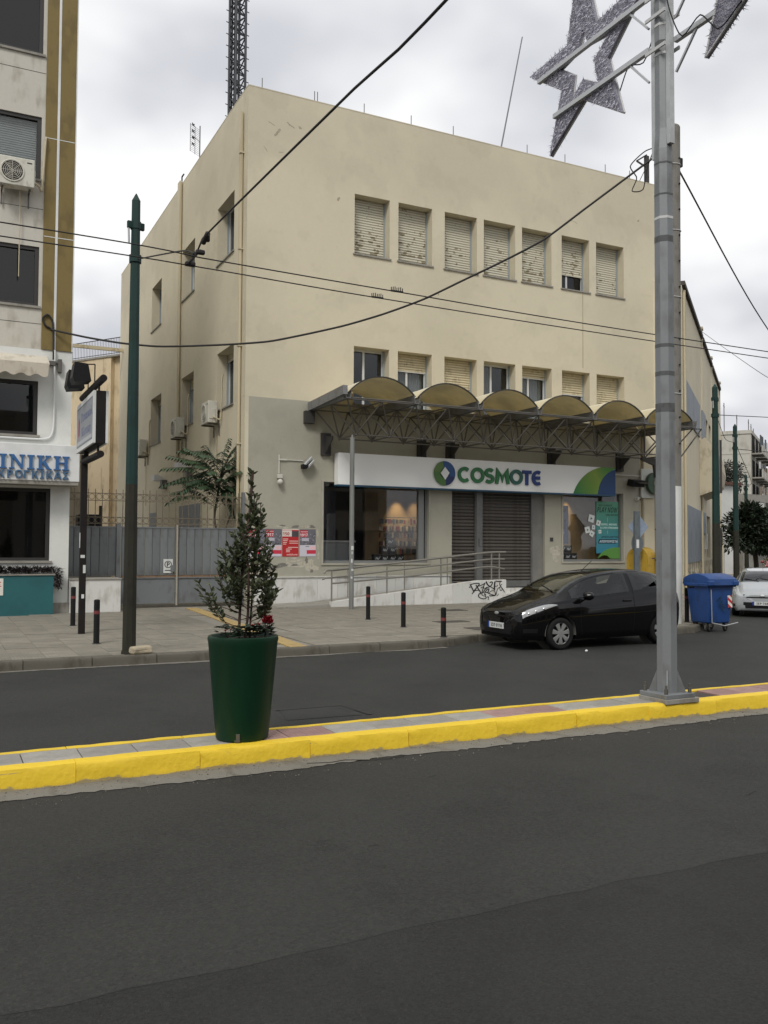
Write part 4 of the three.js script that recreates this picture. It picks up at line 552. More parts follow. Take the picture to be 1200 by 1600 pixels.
// ---------- ramp, handrail, steps ----------
{
  const rp = thing('access_ramp', 'white marble faced wheelchair ramp rising to the shop door', 'ramp', [0, 0, 0]);
  const slab = mat([0.30, 0.285, 0.25], 0.9, { map: texDirt, size: 1.6, bump: bumpRibs, bsize: 0.4, bs: 0.003 });
  const g = extrude([[10.22, 0.1], [16.3, 0.1], [16.3, 0.86], [15.2, 0.84], [10.22, 0.29]], 0.16, [], 0.006); 
  // marble cladding slabs on the near face
  part('parapet', g, M.marble, rp, [0, 0, -23.97]);
  const r = rng(8), tone = [[0.64, 0.64, 0.605], [0.68, 0.675, 0.64], [0.60, 0.60, 0.57]].map((c) => mat(c, 0.4, { map: texDirt, size: 2.1 })); const yt = (x) => x < 15.2 ? 0.29 + (x - 10.22) / 4.98 * 0.55 : 0.84 + (x - 15.2) / 1.1 * 0.02;
  for (let x = 10.22; x < 16.25; x += 0.68) { const b = Math.min(16.3, x + 0.674); part('marble_slab', uvBox(extrude([[x, 0.12], [b, 0.12], [b, yt(b) - 0.004], [x, yt(x) - 0.004]], 0.022), x, x), tone[Math.floor(r() * 3)], rp, [0, 0, -23.803]); }
  part('ramp_surface', extrude([[9.3, 0.1], [16.28, 0.1], [16.28, 0.72], [15.2, 0.70], [9.6, 0.152]], 1.4), slab, rp, [0, 0, -25.38]);
  for (let x = 8.45; x < 15.2; x += 0.68) { const b = Math.min(15.28, x + 0.674); part('marble_slab', box(x, b, 0.13, 0.945, ZF + 0.004, ZF + 0.03), tone[Math.floor(r() * 3)], rp); }
  part('marble_ledge', box(8.3, 15.28, 0.946, 0.975, ZF + 0.002, ZF + 0.07), M.marble, rp);
  part('apron', extrude([[8.4, 0.1], [10.2, 0.1], [10.2, 0.2], [9.6, 0.19], [8.4, 0.158]], 1.5), M.concrete, rp, [0, 0, -25.39]);
  const hr = thing('ramp_handrail', 'grey tubular handrail with three rails along the ramp', 'handrail', [0, 0, -23.88]);
  const galv = mat([0.27, 0.26, 0.23], 0.45, { metal: 0.45, map: texDirt, size: 0.7 }), top = (x) => x < 15.7 ? 1.20 + (x - 10.1) * 0.0955 : 1.735 + (x - 15.7) * 0.01;
  part('top_rail', tube([[10.0, 1.12, 0], [10.06, 1.2, 0], [10.5, top(10.5), 0], [13, top(13), 0], [15.6, top(15.6), 0], [16.35, 1.75, 0]], 0.033, 60, 8), galv, hr);
  part('middle_rail', tube([[9.95, 0.94, 0], [10.05, 0.98, 0], [10.5, top(10.5) - 0.22, 0], [13, top(13) - 0.22, 0], [15.6, top(15.6) - 0.22, 0], [16.3, 1.52, 0]], 0.026, 60, 8), galv, hr);
  part('lower_rail', tube([[10.25, 0.82, 0], [13, top(13) - 0.45, 0], [15.6, top(15.6) - 0.45, 0], [16.3, 1.2, 0]], 0.026, 50, 8), galv, hr);
  for (const x of [10.24, 12.05, 13.93, 15.8, 16.1]) part('post', bar([x, yt(x) - 0.02, 0], [x, top(x), 0], 0.026), galv, hr);
  const wr = thing('wall_handrail', 'grey tubular handrail along the wall side of the ramp', 'handrail', [0, 0, -25.3]); part('rail', tube([[10.9, 1.15, 0], [13.5, 1.42, 0], [15.3, 1.58, 0]], 0.022, 30, 8), galv, wr); for (const x of [11.4, 13.4, 15.0]) part('post', bar([x, 0.3, 0], [x, 1.2 + (x - 11.4) * 0.1, 0], 0.018), galv, wr);
  // the tag sprayed on the ramp wall
  const tag = canvasTex(1024, 768, (q, W, H) => {
    q.clearRect(0, 0, W, H); q.strokeStyle = '#15161a'; q.lineCap = q.lineJoin = 'round'; const S = (w, ...p) => { q.lineWidth = w * 1.5; q.beginPath(); q.moveTo(p[0], p[1]); for (let i = 2; i < p.length; i += 4) q.quadraticCurveTo(p[i], p[i + 1], p[i + 2], p[i + 3]); q.stroke(); };
    S(20, 60, 170, 160, 120, 260, 125); S(20, 260, 125, 300, 130, 280, 180, 250, 230, 160, 370); S(20, 60, 170, 110, 280, 150, 420); S(16, 150, 420, 120, 440, 110, 470); S(24, 45, 250, 40, 252, 50, 250); S(20, 210, 190, 240, 260, 270, 330, 320, 400, 320, 470); S(16, 150, 400, 200, 340, 300, 370); S(16, 280, 220, 360, 190, 440, 120); S(16, 430, 120, 400, 220, 390, 300); S(14, 330, 290, 360, 240, 390, 260, 380, 330, 360, 420); S(14, 390, 280, 440, 320, 480, 260);
    S(24, 470, 80, 490, 200, 570, 240); S(20, 570, 240, 640, 150, 620, 90, 590, 70, 570, 110); S(16, 570, 240, 430, 300, 400, 420); S(16, 570, 250, 650, 290, 690, 370); S(24, 690, 90, 680, 180, 680, 330); S(22, 720, 60, 770, 80, 860, 70); S(14, 830, 80, 800, 180, 840, 240, 900, 330, 940, 440); S(12, 700, 240, 760, 240, 760, 200); S(12, 830, 260, 750, 300, 740, 420, 730, 520, 690, 560); S(12, 830, 260, 800, 350, 850, 390, 900, 370, 860, 270); S(12, 870, 170, 850, 200, 840, 220);
    S(18, 440, 430, 500, 300, 540, 320, 530, 380, 510, 430); S(18, 290, 480, 240, 560, 310, 620, 380, 670, 460, 640); S(18, 300, 480, 400, 400, 500, 450, 580, 510, 680, 545); S(22, 560, 555, 640, 570, 690, 540); S(12, 540, 450, 640, 330, 690, 420, 720, 500, 690, 550); S(12, 360, 460, 340, 540, 420, 560, 480, 500, 430, 500); S(14, 450, 560, 430, 610, 480, 600, 540, 560, 520, 640); S(18, 520, 675, 522, 680, 521, 678); S(10, 740, 560, 780, 540, 780, 500); S(12, 430, 470, 400, 500, 440, 520);
  }), tm = mat([1, 1, 1], 0.85, { transparent: true }); tm.map = tag; tm.alphaTest = 0.35;
  const tg = new THREE.PlaneGeometry(1.5, 0.72); single('spray_tag', tg, tm, 'black spray painted tag on the white ramp wall', 'graffiti', [15.6, 0.52, -23.774]);
}
// ---------- posters pasted on the wall ----------
{
  const grey = (q, x, y, w, h, s) => { const r = rng(s); q.fillStyle = '#6a6870'; q.fillRect(x, y, w, h); for (let i = 0; i < 160; i++) { const v = 40 + r() * 130; q.fillStyle = `rgb(${v},${v},${v + 6})`; q.fillRect(x + r() * w * 0.95, y + h * 0.25 + r() * h * 0.7, 4 + r() * 12, 5 + r() * 14); } };
  const event = canvasTex(256, 400, (q) => { q.fillStyle = '#c9c6cf'; q.fillRect(0, 0, 256, 400); grey(q, 0, 0, 256, 232, 5); q.fillStyle = '#b32436'; q.fillRect(6, 14, 122, 100); q.fillStyle = '#e6dfe0'; q.font = 'bold 58px sans-serif'; q.fillText('1917', 2, 104); q.font = 'bold 22px sans-serif'; q.fillText('ΕΚΔΗΛΩΣΗ', 14, 44); q.fillStyle = '#b9b4c0'; q.fillRect(30, 128, 116, 46); q.fillStyle = '#6d6a78'; q.fillRect(90, 250, 60, 10); q.fillStyle = '#c8334a'; q.fillRect(110, 306, 146, 56); q.fillStyle = '#e4b8be'; q.fillRect(160, 250, 90, 44); });
  const red = canvasTex(256, 400, (q) => { q.fillStyle = '#b3262a'; q.fillRect(0, 0, 256, 400); q.fillStyle = '#d8cfc6'; q.fillRect(0, 0, 256, 12); q.fillRect(0, 18, 150, 90); q.fillStyle = '#a8262a'; q.font = 'bold 64px sans-serif'; q.fillText('150', 6, 92); q.fillStyle = '#4a4448'; q.fillRect(150, 30, 106, 84); q.fillStyle = '#e6c8c0'; for (const [x, y, w] of [[12, 140, 80], [12, 164, 70], [12, 190, 60], [12, 214, 50], [110, 170, 140], [110, 200, 140], [90, 262, 160], [60, 286, 90], [60, 306, 60], [60, 326, 60]]) q.fillRect(x, y, w, 10); q.font = 'italic bold 34px sans-serif'; q.fillText('εκδήλωση', 66, 384); });
  const paper = [event, red].map((t) => { const m = mat([1, 1, 1], 0.8, { bump: bumpRough, bsize: 0.4, bs: 0.003 }); m.map = t; m.bumpMap.repeat.set(2, 3); return m; });
  const wav = (seed) => { const g = new THREE.PlaneGeometry(0.53, 0.84, 8, 10), p = g.attributes.position; for (let i = 0; i < p.count; i++) p.setZ(i, 0.004 + 0.006 * vnoise(p.getX(i) * 5 + seed, p.getY(i) * 5 + seed, 99, seed)); g.computeVertexNormals(); return g; };
  [[8.50, 0], [9.04, 0], [9.59, 1], [10.16, 0]].forEach(([x, k], i) => single('pasted_poster', wav(i * 7 + 2), paper[k], k ? 'red event poster with white text pasted between two grey and red posters' : ['grey and red event poster half hidden behind the shrub', 'grey and red event poster pasted beside the red poster, on its shrub side', '', 'torn grey and red event poster pasted next to the wide shop window'][i], 'poster', [x, 2.01, ZF + 0.004], [0, 0, (i - 1.5) * 0.008], 'event posters pasted on the wall'));
  // bare patches where older bills were torn off: scraps of paper and pale plaster
  const r = rng(19), sc = [mat([0.50, 0.47, 0.38], 0.95, { map: texDirt, size: 0.5 }), mat([0.60, 0.57, 0.48], 0.95, { map: texSpeck, size: 0.4 }), mat([0.20, 0.19, 0.17], 0.95, { map: texDirt, size: 0.4 })];
  const scrap = (cx, cy, rx, ry, m) => { const n = 14, P = []; for (let i = 0; i < n; i++) { const a = i / n * 6.283, q = 0.55 + r() * 0.6; P.push([cx + Math.cos(a) * rx * q, cy + Math.sin(a) * ry * q]); } return [P, m]; };
  const list = []; for (let i = 0; i < 26; i++) list.push(scrap(8.5 + r() * 1.95, 1.12 + r() * 0.42, 0.05 + r() * 0.2, 0.03 + r() * 0.10, i % 3)); for (let i = 0; i < 12; i++) list.push(scrap(8.4 + r() * 2.1, 2.45 + r() * 0.09, 0.05 + r() * 0.12, 0.02 + r() * 0.03, i % 3)); for (let i = 0; i < 6; i++) list.push(scrap(10.46 + r() * 0.08, 1.5 + r() * 0.9, 0.03, 0.1, i % 2)); for (let i = 0; i < 9; i++) list.push(scrap(19.5 + r() * 0.35, 1.4 + r() * 0.5, 0.06 + r() * 0.08, 0.05 + r() * 0.1, 1));
  for (let k = 0; k < 3; k++) { const o = single('torn_bills', merge(list.filter((l) => l[1] === k).map(([P], i) => { const g = extrude(P, 0.0015 + k * 0.0004); g.translate(0, 0, ZF + 0.0003 + i * 0.00005); return uvBox(g); })), sc[k], ['grey paste scraps left from torn posters on the wall', 'pale plaster patches and paper scraps below the posters', 'dark torn poster scraps around the pasted bills'][k], 'scraps'); o.userData.kind = 'stuff'; }
}
// ---------- trolley poles, green above and brown below ----------
const poleGreen = mat([0.012, 0.040, 0.034], 0.55, { specularIntensity: 0.6, map: texDirt, size: 1.4 }), poleBrown = mat([0.030, 0.029, 0.020], 0.65, { specularIntensity: 0.5, map: texDirt, size: 1.2 });
function trolleyPole(x, z, label, fat = 1, tall = 1) {
  const p = thing('trolley_pole', label, 'pole', [x, 0.15, z], 0.2, 'green poles of the trolley line'); p.scale.set(fat, tall, fat);
  const N = 8; const sect = (r0, r1, y0, y1) => { const g = new THREE.CylinderGeometry(r1, r0, y1 - y0, N); g.translate(0, (y0 + y1) / 2, 0); return uvBox(toCreasedNormals(g, 0.3)); };
  part('lower_shaft', sect(0.116, 0.104, 0, 2.75), poleBrown, p); part('upper_shaft', sect(0.104, 0.074, 2.752, 7.45), poleGreen, p); part('cap', sect(0.075, 0.008, 7.45, 7.58), poleGreen, p);
  part('base_collar', sect(0.135, 0.128, 0, 0.05), poleBrown, p);
  const c = part('clamp', [sect(0.092, 0.092, 6.98, 7.1), rbox(0.29, 0.12, 0.06, 0.012, 0, 7.04, 0)], poleGreen, p); part('hook', bar([-0.13, 6.97, 0.02], [-0.12, 6.72, 0.02], 0.018), M.alu, c);
  part('wire_collar', sect(0.105, 0.105, 6.42, 6.54), poleGreen, p); return p;
}
trolleyPole(2.77, -14.78, 'green and brown trolley pole with a pale stone at its foot by the kerb');
trolleyPole(22.2, -20.6, 'green trolley pole in front of the side wing of the cream building', 1.2, 0.93);
trolleyPole(28.8, -25.7, 'green trolley pole standing beside the citrus trees', 1.1, 0.9);
trolleyPole(44.6, -39.0, 'far small green trolley pole in front of the balcony block', 1.2, 0.84);
{ const st = single('kerb_rock', jitter(rbox(0.34, 0.13, 0.2, 0.05, 0, 0.065, 0, 3), 0.02, 9, 4), mat([0.50, 0.43, 0.31], 0.95, { map: texSpeck, size: 0.3, bump: bumpRough, bsize: 0.2, bs: 0.01 }), 'pale flat stone lying at the foot of the green pole', 'stone', [2.93, 0.15, -14.66], [0, 0.3, 0]); }
// ---------- the grey lamp column on the median, with its star brackets ----------
const galvPole = mat([0.225, 0.238, 0.246], 0.55, { metal: 0.25, map: texDirt, size: 1.6 });
{
  const X = 7.46, Z = -7.66, p = thing('lamp_column', 'tall grey steel lamp column with base plate on the yellow edged median', 'lamp column', [X, 0.165, Z]);
  const oct = (r0, r1, y0, y1) => { const g = new THREE.CylinderGeometry(r1, r0, y1 - y0, 8); g.rotateY(Math.PI / 8); g.translate(0, (y0 + y1) / 2, 0); return uvBox(toCreasedNormals(g, 0.3)); };
  part('base_plate', [rbox(0.44, 0.05, 0.42, 0.006, 0, 0.075, 0)], galvPole, p); part('base_block', [rbox(0.5, 0.055, 0.44, 0.008, 0.02, 0.022, 0)], M.concrete, p);
  part('shaft', oct(0.119, 0.110, 0.1, 6.38), galvPole, p); part('sleeve', oct(0.110, 0.09, 6.38, 6.62), galvPole, p); part('upper_shaft', oct(0.09, 0.082, 6.62, 12.5), galvPole, p);
  for (let k = 0; k < 4; k++) { const a = k * Math.PI / 2 + Math.PI / 4, g = extrude([[0.10, 0], [0.205, 0], [0.102, 0.27]], 0.010).translate(0, 0.1, -0.006); part('gusset', g, galvPole, p, [0, 0, 0], [0, a, 0]); part('bolt', [cyl(0.022, 0.022, 0.06, 0, 0.1, 0, 6), cyl(0.012, 0.012, 0.1, 0, 0.1, 0, 6)], M.steel, p, [Math.cos(a) * 0.25, 0, Math.sin(a) * 0.235]); }
  const strap = mat([0.55, 0.55, 0.54], 0.5), grime = mat([0.10, 0.105, 0.105], 0.8, { map: texDirt, size: 0.3 });
  for (const [y, m, h] of [[3.3, grime, 0.1], [3.72, grime, 0.05], [4.05, grime, 0.04], [5.28, grime, 0.07], [5.55, strap, 0.03], [5.83, grime, 0.02], [6.2, grime, 0.02], [7.5, strap, 0.03], [7.62, grime, 0.05], [7.85, strap, 0.03]]) part('band', oct(y < 6.4 ? 0.1205 - y * 0.0013 : 0.0925, y < 6.4 ? 0.1205 - y * 0.0013 : 0.0925, y, y + h), m, p);
  for (const s of [-1, 1]) part('bracket_rail', [box(-0.035, 0.035, s < 0 ? 6.32 : 6.42, 9.6, s * 0.118 - 0.03, s * 0.118 + 0.03)], mat([0.50, 0.515, 0.52], 0.5, { map: texBlotch, size: 1 }), p);
  for (const y of [7.55, 7.95, 8.2]) part('clamp', [box(-0.12, -0.1, y, y + 0.04, -0.16, 0.16), box(0.1, 0.12, y, y + 0.04, -0.16, 0.16)], strap, p);
  // tinsel star
  const outer = [[8.67, -10.25], [8.70, -9.40], [9.9, -9.12], [8.70, -8.80], [8.80, -7.82], [8.12, -8.59], [7.31, -8.34], [7.80, -9.06], [7.33, -9.79], [8.14, -9.52]], inner = [[8.45, -9.57], [8.53, -9.15], [8.78, -9.08], [8.50, -8.97], [8.44, -8.55], [8.23, -8.85], [7.88, -8.77], [8.08, -9.07], [7.87, -9.34], [8.23, -9.27]];
  const z0 = Z, sh = (a) => a.map(([y, z]) => [-(z - z0), y - 0.165]);
  const tinsel = mat([0.36, 0.35, 0.41], 0.7, { map: texBlotch, size: 0.25, bump: bumpRough, bsize: 0.12, bs: 0.02 }), tube2 = mat([0.58, 0.58, 0.57], 0.6);
  function star(label, turn) {
    const s = thing('star_decoration', label, 'star decoration', [X, 0.165, z0], turn, 'tinsel stars on the lamp column');
    const O = sh(outer), I = sh(inner), g = extrude(O, 0.05, [I.slice().reverse()]); g.rotateY(Math.PI / 2); g.translate(-0.025, 0, 0);
    part('tinsel_panel', uvBox(g), tinsel, s);
    const r = rng(33), P = [], inPoly = (x, y, q) => { let c = false; for (let i = 0, j = q.length - 1; i < q.length; j = i++) if ((q[i][1] > y) !== (q[j][1] > y) && x < (q[j][0] - q[i][0]) * (y - q[i][1]) / (q[j][1] - q[i][1]) + q[i][0]) c = !c; return c; };
    for (let n = 0; n < 9000;) { const x = 0.1 + r() * 2.6, y = 7.1 + r() * 2.7; if (!inPoly(x, y, O) || inPoly(x, y, I)) { n += 0.2; continue; } n++; const sd = r() < 0.5 ? -1 : 1, a = r() * 6.28, l = 0.02 + r() * 0.045, dx = Math.cos(a) * l, dy = Math.sin(a) * l, wz = 0.004 + r() * 0.006, o = sd * (0.03 + r() * 0.03); P.push(sd * 0.024, y, -x, sd * 0.024 + o * 0.2, y + wz, -x - wz, o + sd * 0.02, y + dy, -x - dx); }
    const tg = new THREE.BufferGeometry(); tg.setAttribute('position', new THREE.Float32BufferAttribute(P, 3)); tg.computeVertexNormals(); const fm = part('tinsel', tg, mat([0.46, 0.45, 0.52], 0.5, { metal: 0.1, side: THREE.DoubleSide }), s); fm.userData.kind = 'stuff';
    for (const q of [O, I]) part('outline_tube', q.map((a, i) => { const b = q[(i + 1) % q.length]; return bar([0.03, a[1], -a[0]], [0.03, b[1], -b[0]], 0.013, 6); }), tube2, s);
    const arm = mat([0.50, 0.51, 0.52], 0.5, { metal: 0.2 });
    for (const [y, l] of [[8.29, 2.33], [7.64, 1.98]]) { const a = part('arm', box(-0.085, -0.03, y - 0.025, y + 0.035, -l, -0.15), arm, s); part('brace', sbar([-0.055, y - 0.38, -0.16], [-0.055, y - 0.02, -0.48], 0.025), arm, a); }
    part('lead', tube([[0.05, 7.5, -1.2], [0.06, 7.35, -0.9], [0.02, 7.68, -0.6], [0.0, 7.6, -0.3], [0.08, 8.1, -0.16], [0.05, 8.9, -0.14]], 0.008, 40, 5), M.black, s); return s;
  }
  star('grey tinsel five pointed star hung over the far carriageway', 0); star('grey tinsel star hung over the near carriageway on the same column', Math.PI);
}
// ---------- old concrete pole behind it ----------
const P2 = [15.33, -15.55];
{
  const p = thing('concrete_pole', 'old drilled concrete pole with whitened foot behind the grey lamp column', 'pole', [P2[0], 0.15, P2[1]]); p.rotation.z = -0.013; p.rotation.x = 0.0;
  const cm = mat([0.20, 0.19, 0.17], 0.9, { map: texDirt, size: 1.5, bump: bumpFine, bsize: 0.5, bs: 0.004 });
  part('shaft', uvBox(toCreasedNormals(new THREE.CylinderGeometry(0.15, 0.19, 8.6, 20), 0.5).translate(0, 7.5, 0)), cm, p); part('whitened_foot', uvBox(new THREE.CylinderGeometry(0.19, 0.205, 3.2, 20).translate(0, 1.6, 0)), M.whiteWall, p);
  part('head', uvBox(new THREE.SphereGeometry(0.15, 16, 8, 0, 6.29, 0, Math.PI / 2).scale(1, 0.7, 1).translate(0, 11.8, 0)), cm, p);
  for (let y = 4.2; y < 11.6; y += 0.62) part('drilled_hole', cyl(0.022, 0.022, 0.02, 0, 0, 0, 8).rotateX(Math.PI / 2), M.black, p, [0.02, y, 0.158 + (11.8 - y) * 0.0045]);
  for (const y of [5.4, 7.7, 9.3, 10.9]) part('wire_band', new THREE.TorusGeometry(0.162 + (11.8 - y) * 0.0047, 0.009, 6, 24).rotateX(Math.PI / 2 + 0.12), M.aluWhite, p, [0, y, 0]);
  part('insulator', [rbox(0.1, 0.22, 0.12, 0.02, 0.2, 11.0, 0.0)], M.black, p);
}
// ---------- overhead lines ----------
const wireM = mat([0.018, 0.016, 0.015], 0.7);
const line = (label, pts, r, seg = 60) => single('overhead_cable', tube(pts, r, seg, 6), wireM, label, 'cable');
line('thin trolley wire running above the far carriageway, the upper of the pair', [[-20, 5.75, -11.2], [0.54, 5.69, -11.2], [2.9, 5.63, -11.2], [5.79, 5.57, -11.2], [10.72, 5.5, -11.2], [30, 5.45, -11.2]], 0.0085, 120);
line('thin trolley wire running above the far carriageway, the lower of the pair', [[-20, 5.78, -11.8], [0.57, 5.72, -11.8], [2.97, 5.70, -11.8], [5.77, 5.63, -11.8], [11.29, 5.57, -11.8], [30, 5.5, -11.8]], 0.0085, 120);
line('taut span wire from the green pole across the carriageway', [[2.80, 6.62, -14.72], [2.86, 5.92, -11.9], [2.9, 5.75, -11.45]], 0.011, 20);
line('long span wire rising from the trolley hanger over the near carriageway', [[2.9, 5.72, -11.3], [2.91, 5.83, -11.0], [2.92, 5.62, -6.5], [2.93, 5.54, -4.9], [2.95, 5.6, 4]], 0.012, 40);
const cab = []; for (let i = 0; i <= 16; i++) { const t = i / 16, x = 2.43 + (P2[0] - 0.05 - 2.43) * t, z = -24.2 + (P2[1] + 24.2) * t; let y = 7.48; const K = [[0, 7.48], [0.1, 7.12], [0.2, 6.95], [0.36, 6.99], [0.48, 7.3], [0.6, 7.8], [0.8, 9.2], [1, 11.45]]; for (let k = 0; k < K.length - 1; k++) if (t >= K[k][0] && t <= K[k + 1][0]) y = mix(K[k][1], K[k + 1][1], (t - K[k][0]) / (K[k + 1][0] - K[k][0])); cab.push([x, y, z]); }
line('thick sagging black cable from the clinic wall to the concrete pole', cab, 0.026, 120);
line('looped cable tail fixed to the ochre strip of the clinic', [[2.43, 7.5, -24.2], [2.28, 7.58, -24.18], [2.22, 7.75, -24.18], [2.34, 7.86, -24.18], [2.46, 7.7, -24.18], [2.49, 7.3, -24.18], [2.5, 6.7, -24.18]], 0.026, 40);
line('loose black cable coil tied near the concrete pole top', [[P2[0] - 0.1, 11.5, P2[1]], [P2[0] - 0.45, 11.4, P2[1] - 0.3], [P2[0] - 0.75, 11.05, P2[1] - 0.5], [P2[0] - 0.55, 10.8, P2[1] - 0.5], [P2[0] - 0.7, 10.45, P2[1] - 0.5], [P2[0] - 0.45, 10.5, P2[1] - 0.4], [P2[0] - 0.4, 11.0, P2[1] - 0.3], [P2[0] - 0.3, 11.4, P2[1] - 0.2]], 0.014, 50);
line('black cable descending from the concrete pole along the side street', [[P2[0] + 0.2, 11.1, P2[1]], [29, 11.0, -24.5], [60, 11.0, -44]], 0.022, 30);
line('thin wire slung from the side wing towards the street', [[30.42, 11.78, -29.11], [25.6, 9.2, -23.2], [20.79, 6.73, -17.37], [18, 5.6, -14]], 0.009, 40);
line('thin wire leaving the trolley pole by the side wing', [[22.2, 6.2, -20.6], [27.5, 6.5, -21.4], [40, 7.0, -24]], 0.012, 20); line('thin wire leaving the trolley pole by the citrus trees', [[28.8, 5.95, -25.7], [34, 6.1, -27], [50, 6.4, -30]], 0.014, 20);
line('thin wire slung between the trolley poles of the side street', [[22.2, 6.3, -20.6], [25.5, 5.9, -23.2], [28.8, 6.2, -25.7]], 0.010, 24); line('thin low wire crossing in front of the balcony block', [[28.8, 6.2, -25.7], [37, 5.3, -32], [44.6, 5.8, -39]], 0.012, 24);
{
  const h = thing('wire_hanger', 'black trolley wire hanger where the span wire meets both wires', 'wire hanger', [2.92, 5.7, -11.5]); part('yoke', [bar([0, 0.02, 0.32], [0, 0.03, -0.3], 0.014), rbox(0.12, 0.06, 0.07, 0.02, 0, 0, 0.3), rbox(0.14, 0.06, 0.08, 0.02, 0.02, 0.02, -0.3), rbox(0.06, 0.05, 0.1, 0.015, 0, 0.06, 0)], wireM, h); part('insulator', [bar([0.0, 0.08, 0.45], [0.0, 0.13, 0.66], 0.035), rbox(0.05, 0.09, 0.06, 0.015, 0.03, 0.11, 0.55)], wireM, h);
  for (const [x, y, z, l] of [[5.79, 5.575, -11.2, 'dark spiky feeder clamp on the upper trolley wire'], [5.77, 5.635, -11.8, 'dark spiky feeder clamp on the lower trolley wire']]) { const f = thing('feeder_clamp', l, 'clamp', [x, y, z]); part('clamp_body', rbox(0.2, 0.025, 0.03, 0.008), wireM, f); for (let k = 0; k < 7; k++) part('clip', rbox(0.012, 0.05 + (k % 3) * 0.012, 0.012, 0.004, -0.09 + k * 0.03, 0.03, 0), wireM, f); }
}
// ---------- things on the roof ----------
{
  const m = thing('lattice_mast', 'dark steel lattice radio mast rising behind the roof corner', 'mast', [8.93, 15.35, -29.54], 0.3);
  const w = 0.2, st = mat([0.055, 0.058, 0.065], 0.6, { metal: 0.2 }), leg = bar([0, 0, 0], [0, 13, 0], 0.045, 6); const cs = [[-w, -w], [w, -w], [w, w], [-w, w]];
  for (const [x, z] of cs) part('leg', leg, st, m, [x, 0, z]);
  const hb = {}, db = {}; for (let k = 0; k < 4; k++) { const a = cs[k], b = cs[(k + 1) % 4]; hb[k] = bar([a[0], 0, a[1]], [b[0], 0, b[1]], 0.024, 5); db[k] = [bar([a[0], 0, a[1]], [b[0], 0.36, b[1]], 0.024, 5), bar([b[0], 0, b[1]], [a[0], 0.36, a[1]], 0.024, 5)]; }
  for (let y = 0.1, i = 0; y < 12; y += 0.36, i++) for (let k = 0; k < 4; k++) { part('horizontal_brace', hb[k], st, m, [0, y, 0]); part('diagonal_brace', db[k][(i + k) % 2], st, m, [0, y, 0]); }
  for (let y = 0.3; y < 12; y += 0.42) part('step_bolt', [bar([-w - 0.14, 0, -w], [-w, 0, -w], 0.016, 5), bar([w, 0, w], [w + 0.14, 0, w], 0.016, 5)], st, m, [0, y, 0]);
  const c = part('feeder_cables', [bar([-0.1, 0, -0.2], [-0.1, 13, -0.2], 0.035, 6), bar([0.02, 0, -0.2], [0.02, 13, -0.2], 0.035, 6)], M.black, m);
  const a = thing('panel_antenna', 'grid panel television antenna on a thin pole at the side parapet', 'antenna', [8.25, 15.9, -31.9]);
  const am = mat([0.16, 0.16, 0.17], 0.5, { metal: 0.5 }); part('pole', bar([0, 0, 0], [0, 1.55, 0], 0.022, 6), am, a); part('back_rod', [...Array.from({ length: 15 }, (_, i) => bar([-0.42, 0.45 + i * 0.07, 0.25], [0.02, 0.45 + i * 0.07, -0.1], 0.006, 4)), bar([-0.42, 0.42, 0.25], [-0.42, 1.46, 0.25], 0.01, 4), bar([-0.2, 0.42, 0.07], [-0.2, 1.46, 0.07], 0.01, 4)], am, a); for (let i = 0; i < 4; i++) part('bow_tie', [bar([-0.4, 0.6 + i * 0.24, 0.42], [-0.3, 0.68 + i * 0.24, 0.34], 0.02, 5), bar([-0.4, 0.68 + i * 0.24, 0.42], [-0.3, 0.6 + i * 0.24, 0.34], 0.02, 5)], M.black, a); part('boom', bar([0, 0.95, 0], [-0.35, 0.95, 0.35], 0.014, 5), am, a);
  single('roof_whip', bar([18.0, 15.4, -27.0], [19.25, 21.2, -27.0], 0.03, 6, 0.022), am, 'thin leaning whip pole standing on the roof', 'antenna');
  const br = thing('roof_davit', 'dark triangular steel davit at the roof end by the lamp column', 'bracket', [24.45, 15.98, -26.0]); part('upright', box(-0.08, 0.08, -0.5, 1.3, -0.06, 0.06), M.darkSteel, br); part('jib', [sbar([0, 1.35, 0], [-0.6, 0.95, 0.1], 0.05), sbar([-0.6, 0.95, 0.1], [0, 0.85, 0], 0.05), bar([-0.05, 0.8, 0], [-0.62, -0.1, 0.1], 0.015, 5)], M.darkSteel, br);
  const rods = [8.6, 10.35, 10.45, 12.1, 13.85, 15.5, 18.6, 20.3, 22.2, 23.4]; const rg = bar([0, 0, 0], [0, 0.42, 0], 0.014, 5);
  rods.forEach((x) => single('parapet_rod', rg, M.steel, 'short thin steel rod standing on the front parapet', 'rod', [x, 16.0, ZF - 0.2], undefined, 'rods along the front parapet'));
  single('roof_pipe', merge([bar([8.25, 15.9, -34.6], [8.25, 16.55, -34.6], 0.03, 6), bar([8.25, 16.55, -34.6], [8.25, 16.55, -34.3], 0.03, 6)]), M.darkSteel, 'bent dark vent pipe on the side parapet by the pilaster', 'pipe');
}
